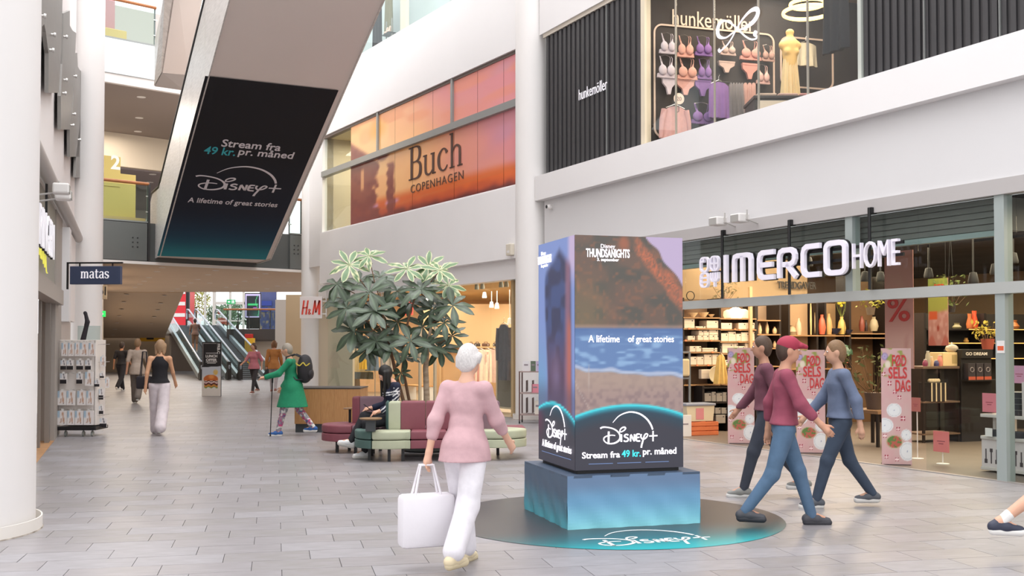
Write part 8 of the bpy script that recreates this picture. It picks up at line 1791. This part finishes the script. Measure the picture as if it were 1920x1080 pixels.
struct('trim_90', MB().box(FB.U(752, .9), .85, 9.3, FB.U(762, .9), .95, 13), mat('cream_post', 'd9cdb6', 0.5), FB); struct('trim_91', MB().box(FB.U(672, .9) - .1, .85, 9.3, FB.U(672, .9), .95, 13), mat('cream_post', 'd9cdb6', 0.5), FB)
# ================================================================== people
def at(px, Y): return (px - 960) / F * Y
def held(nm, label, cat, X, Y, Z, rz=0): return thing(nm, label, cat, WF, (X, Y, Z), rz)
def tote(X, Y, Z, w, h, c, label, nm='tote_bag', dep=.12, rz=0, strap=.35):
    t = held(nm, label, 'bag', X, Y, Z, rz); m = mat('bagcloth_' + c, c, .8, bump=.2, scale=10)
    ob('bag_body', MB().bbox(-w / 2, -dep / 2, 0, w / 2, dep / 2, h, .03), m, parent=t, smooth=True)
    for y in (-dep * .3, dep * .3): ob('strap', MB().tube([(-w * .25, y, h - .02), (-w * .12, y * .4, h + strap), (w * .12, y * .4, h + strap), (w * .25, y, h - .02)], .009, 6), m, parent=t, smooth=True)
    return t
# woman with white trousers walking away down the passage
X, Y = at(300, 18.4), 18.4
person('woman in white trousers and a black sleeveless top walking away near the hosiery stand', X, Y, 96, 1.60, (14, -14), (4, 20), (-12, 24), (14, 14), (10, 9), 3, 5, 0, '19171c', 'ddd2d6', 'a98868', 'cfc8c4', 'd6a27e', 0, 1, .045, 0, .14, vox=.015, female=True)
tote(X - .27, Y + .02, .78, .26, .22, '28242a', 'black shoulder bag at the hip of the woman in white trousers', 'handbag', .12, 0, .42)
person('person in black clothes walking at the far side of the passage', at(228, 35.5), 35.5, 80, 1.62, (20, -18), (4, 22), (-15, 20), (14, 16), (8, 8), 2, 3, 0, '232024', '26242a', '3a2a22', 'd9d4d0', 'b5805f', .4, 1, .02, vox=.024, hands=False)
person('person in a loose pale shirt and grey trousers walking behind the black-clad woman', at(258, 28), 28.0, 100, 1.68, (18, -20), (4, 24), (-18, 22), (14, 18), (9, 9), 2, 4, 0, 'b9a99c', '7d746e', '9a7a5a', '5a5450', 'c9957a', .45, 1, .03, .15, vox=.022, hands=False)
# green coat
GX, GY = at(549, 18.15), 18.15
rsn = np.random.RandomState(3)
def leggings(v):
    n = noise2(v[:, 0] * 3 + v[:, 1] * 5 + 9, v[:, 2] * 3 + 2, 9, 9, 4); m_ = noise2(v[:, 1] * 3 + 7, v[:, 2] * 3 + 5, 13, 13, 7)
    U = v[:, 0]; c = flat(U, '8f8f96'); c = mixc(c, flat(U, 'c04a78'), sst(.5, .62, n)); c = mixc(c, flat(U, 'e0dcd8'), sst(.6, .75, m_)); return mixc(c, flat(U, '4a6a8a'), sst(.75, .85, n))
person('person in a green coat and patterned leggings walking with a thin stick', GX, GY, 182, 1.56, (20, -16), (6, 22), (40, 10), (35, 25), (8, 8), 6, 8, 0, '1f8a62', 'b08a9a', 'a39a8c', '2f5fa0', 'd3a184', 1, 1, .0, .38, vox=.013, bot_paint=leggings)
bp = held('backpack', 'black backpack on the back of the person in the green coat', 'backpack', GX + .21, GY, .93)
ob('pack_body', body_mesh('pack_body', [('e', (0, 0, .20), (.13, .16, .24)), ('c', (.0, 0, .08), (0, 0, .34), .11, .10)], .014, .03), mat('backpack_black', '2a292d', .7, bump=.2, scale=12), parent=bp)
ob('front_pocket', body_mesh('front_pocket', [('e', (.09, 0, .12), (.06, .12, .10))], .012, .02), mat('backpack_black', '2a292d', .7), parent=bp)
for y in (-.10, .10): ob('strap', MB().tube([(-.05, y, .40), (-.16, y, .45), (-.30, y, .40), (-.30, y, .22), (-.14, y, .02), (-.02, y, .02)], .014, 6), mat('backpack_black', '2a292d', .7), parent=bp, smooth=True)
ob('yellow_print', MB().stroke(bez([(-.12, .30), (-.06, .26), (0, .31), (.05, .26), (.11, .30)], 4), .018, -.168, .006), mat('pack_yellow', 'd6c24a', .6), parent=bp)
wp = held('walking_stick', 'thin dark walking stick held in front of the person in the green coat', 'walking stick', at(508, 18.0), 18.0, 0)
ob('shaft', MB().tube([(0, 0, .0), (.03, 0, .95)], .008, 8), DKMETAL, parent=wp); ob('grip', MB().tube([(.03, 0, .90), (.032, 0, 1.0)], .016, 8), BLACK, parent=wp); ob('tip', MB().tube([(0, 0, 0), (.001, 0, .03)], .012, 8), BLACK, parent=wp)
person('person in a pink top and dark trousers walking near the far escalators', at(477, 33.6), 33.6, 250, 1.58, (18, -16), (4, 20), (-25, 30), (40, 30), (14, 14), 2, 2, 0, 'b9707a', '3a3638', '5a4030', '8a5a50', 'c9957a', .5, 1, .0, .08, .1, vox=.022, female=True, hands=False)
person('person in an orange-brown coat behind the person in the green coat', at(514, 34.5), 34.5, 95, 1.64, (12, -12), (4, 14), (-10, 12), (10, 10), (8, 8), 2, 2, 0, 'a8703a', 'a8a2a6', '7a5638', '8a5a50', 'c9957a', 1, 1, .0, .15, .12, vox=.022, hands=False)
th_ = math.atan2(.388, .922)
person('person in a brown outfit riding up the far escalator with one hand on the rail', at(366, 53.0), 53.0, 112, 1.62, (14, 4), (22, 4), (25, 55), (15, 10), (10, 22), 6, 0, 0, '5a4238', '6a4f3e', '33261f', '8a8078', 'a8745a', .6, .6, .0, .05, vox=.026, hands=False)
for o in [x for x in bpy.data.objects if x.get('label', '').startswith('person in a brown outfit')]: o.location.z = 1.17
# seated woman with phone
SX, SYy = at(737, 14.74), 14.74
def sailor(v):
    U = v[:, 0]; c = flat(U, '1d2138'); ax_ = np.abs(v[:, 0]); z = v[:, 2]
    arm = (ax_ > .20) & (z < 1.02); st = (np.mod(z + v[:, 1] * .8, .055) < .018) & arm; c[st] = hexa('d9d8da')
    col = (ax_ < .30) & (np.abs(z - (.92 + .10 * (ax_ > .0) * ax_ * 2)) < .008) | (ax_ < .30) & (np.abs(z - (.885 + .2 * ax_)) < .007); c[col] = hexa('dedee0'); return c
pw, J, s = person('long-haired woman in a striped navy top sitting on the sofa with a phone', SX, SYy, 203, 1.60, (84, 97), (80, 66), (6, 8), (66, 70), (4, 4), 1, 38, 0, '1d2138', '222126', '17130f', 'dcdcdc', 'd9a58a', .92, 1, .0, .0, .34, vox=.010, root_z=.545, top_paint=sailor, foot_flat=False, female=True, sole='c9c6c0', sock='9a9a98', yaw_leg=(0, 6))
wr = (J['wr', 0] + J['wr', 1]) * .5 * s; M_ = Matrix.Rotation(R(203 - 90), 4, 'Z'); pw_ = M_ @ Vector((wr.x, wr.y + .10, wr.z + .03)); ph = held('mobile_phone', 'black mobile phone in the hands of the seated woman', 'phone', SX + pw_.x, SYy + pw_.y, pw_.z, R(106))
b = MB().bbox(-.036, -.075, -.004, .036, .075, .004, .003); ob('phone_body', b, BLACK, parent=ph).rotation_euler = (R(38), 0, 0); q = ob('phone_screen', MB().box(-.032, -.07, .0042, .032, .07, .0048), mat('phone_screen', '3a4250', .2, emit=.3), parent=ph); q.rotation_euler = (R(38), 0, 0)
# woman in white close to the camera
WX, WY = at(872, 7.45), 7.45
tw, Jw, sw = person('woman in wide white trousers and a dusty pink blouse walking towards the sofa', WX, WY, 62, 1.52, (14, -15), (4, 18), (-24, 28), (12, 16), (10, 8), 3, 4, 0, 'c9a3a8', 'e6e2e8', 'ddd8d6', 'd9c9a8', 'd9ab92', .75, .95, .028, .10, .05, vox=.009, female=True, sole='cfc0a0', cap=None)
hw_ = hand_at(tw, Jw, sw, 0); tote(hw_.x, hw_.y, hw_.z - .56, .38, .36, 'e3dfe4', 'white cloth bag carried beside the woman in white trousers', 'tote_bag', .16, R(20), .20)
# three walkers in front of the home shop
AX, AY = at(1436, 10.9), 10.9
person('walker in dark grey trousers and a muted plum jacket behind the one in jeans', AX, AY, 172, 1.62, (20, -18), (5, 22), (-20, 22), (14, 18), (8, 8), 2, 2, 0, '7a4a58', '3f4450', '5a4434', '8a8a86', 'c9957a', 1, 1, .0, vox=.012)
person('walker in blue jeans, maroon top and red cap closest to the LED display', at(1468, 9.15), 9.15, -6, 1.60, (20, -16), (4, 20), (-20, 24), (16, 20), (9, 9), 2, 3, 0, '94475a', '56708c', '4a3428', '4a4a50', 'c9957a', .8, 1, .0, vox=.009, cap='a03348', sole='3a3a40')
person('walker in dark jeans and a blue-grey jacket with white-soled shoes', at(1574, 10.2), 10.2, 178, 1.58, (22, -16), (6, 18), (-22, 24), (14, 18), (8, 8), 2, 2, 0, '6a7690', '3c485a', '8a6a4a', '55585f', 'd0a084', 1, 1, .0, vox=.010, sole='e0ddd8')
person('walker in shorts leaving the picture beside the stepped utensil stand', at(1995, 8.0), 8.0, -4, 1.66, (26, -30), (6, 22), (-24, 26), (14, 20), (8, 8), 3, 2, 0, 'b98a78', '5a5a66', '5a4434', '34384a', 'd8a68c', .45, .42, .02, vox=.012, sock='e0dedc')
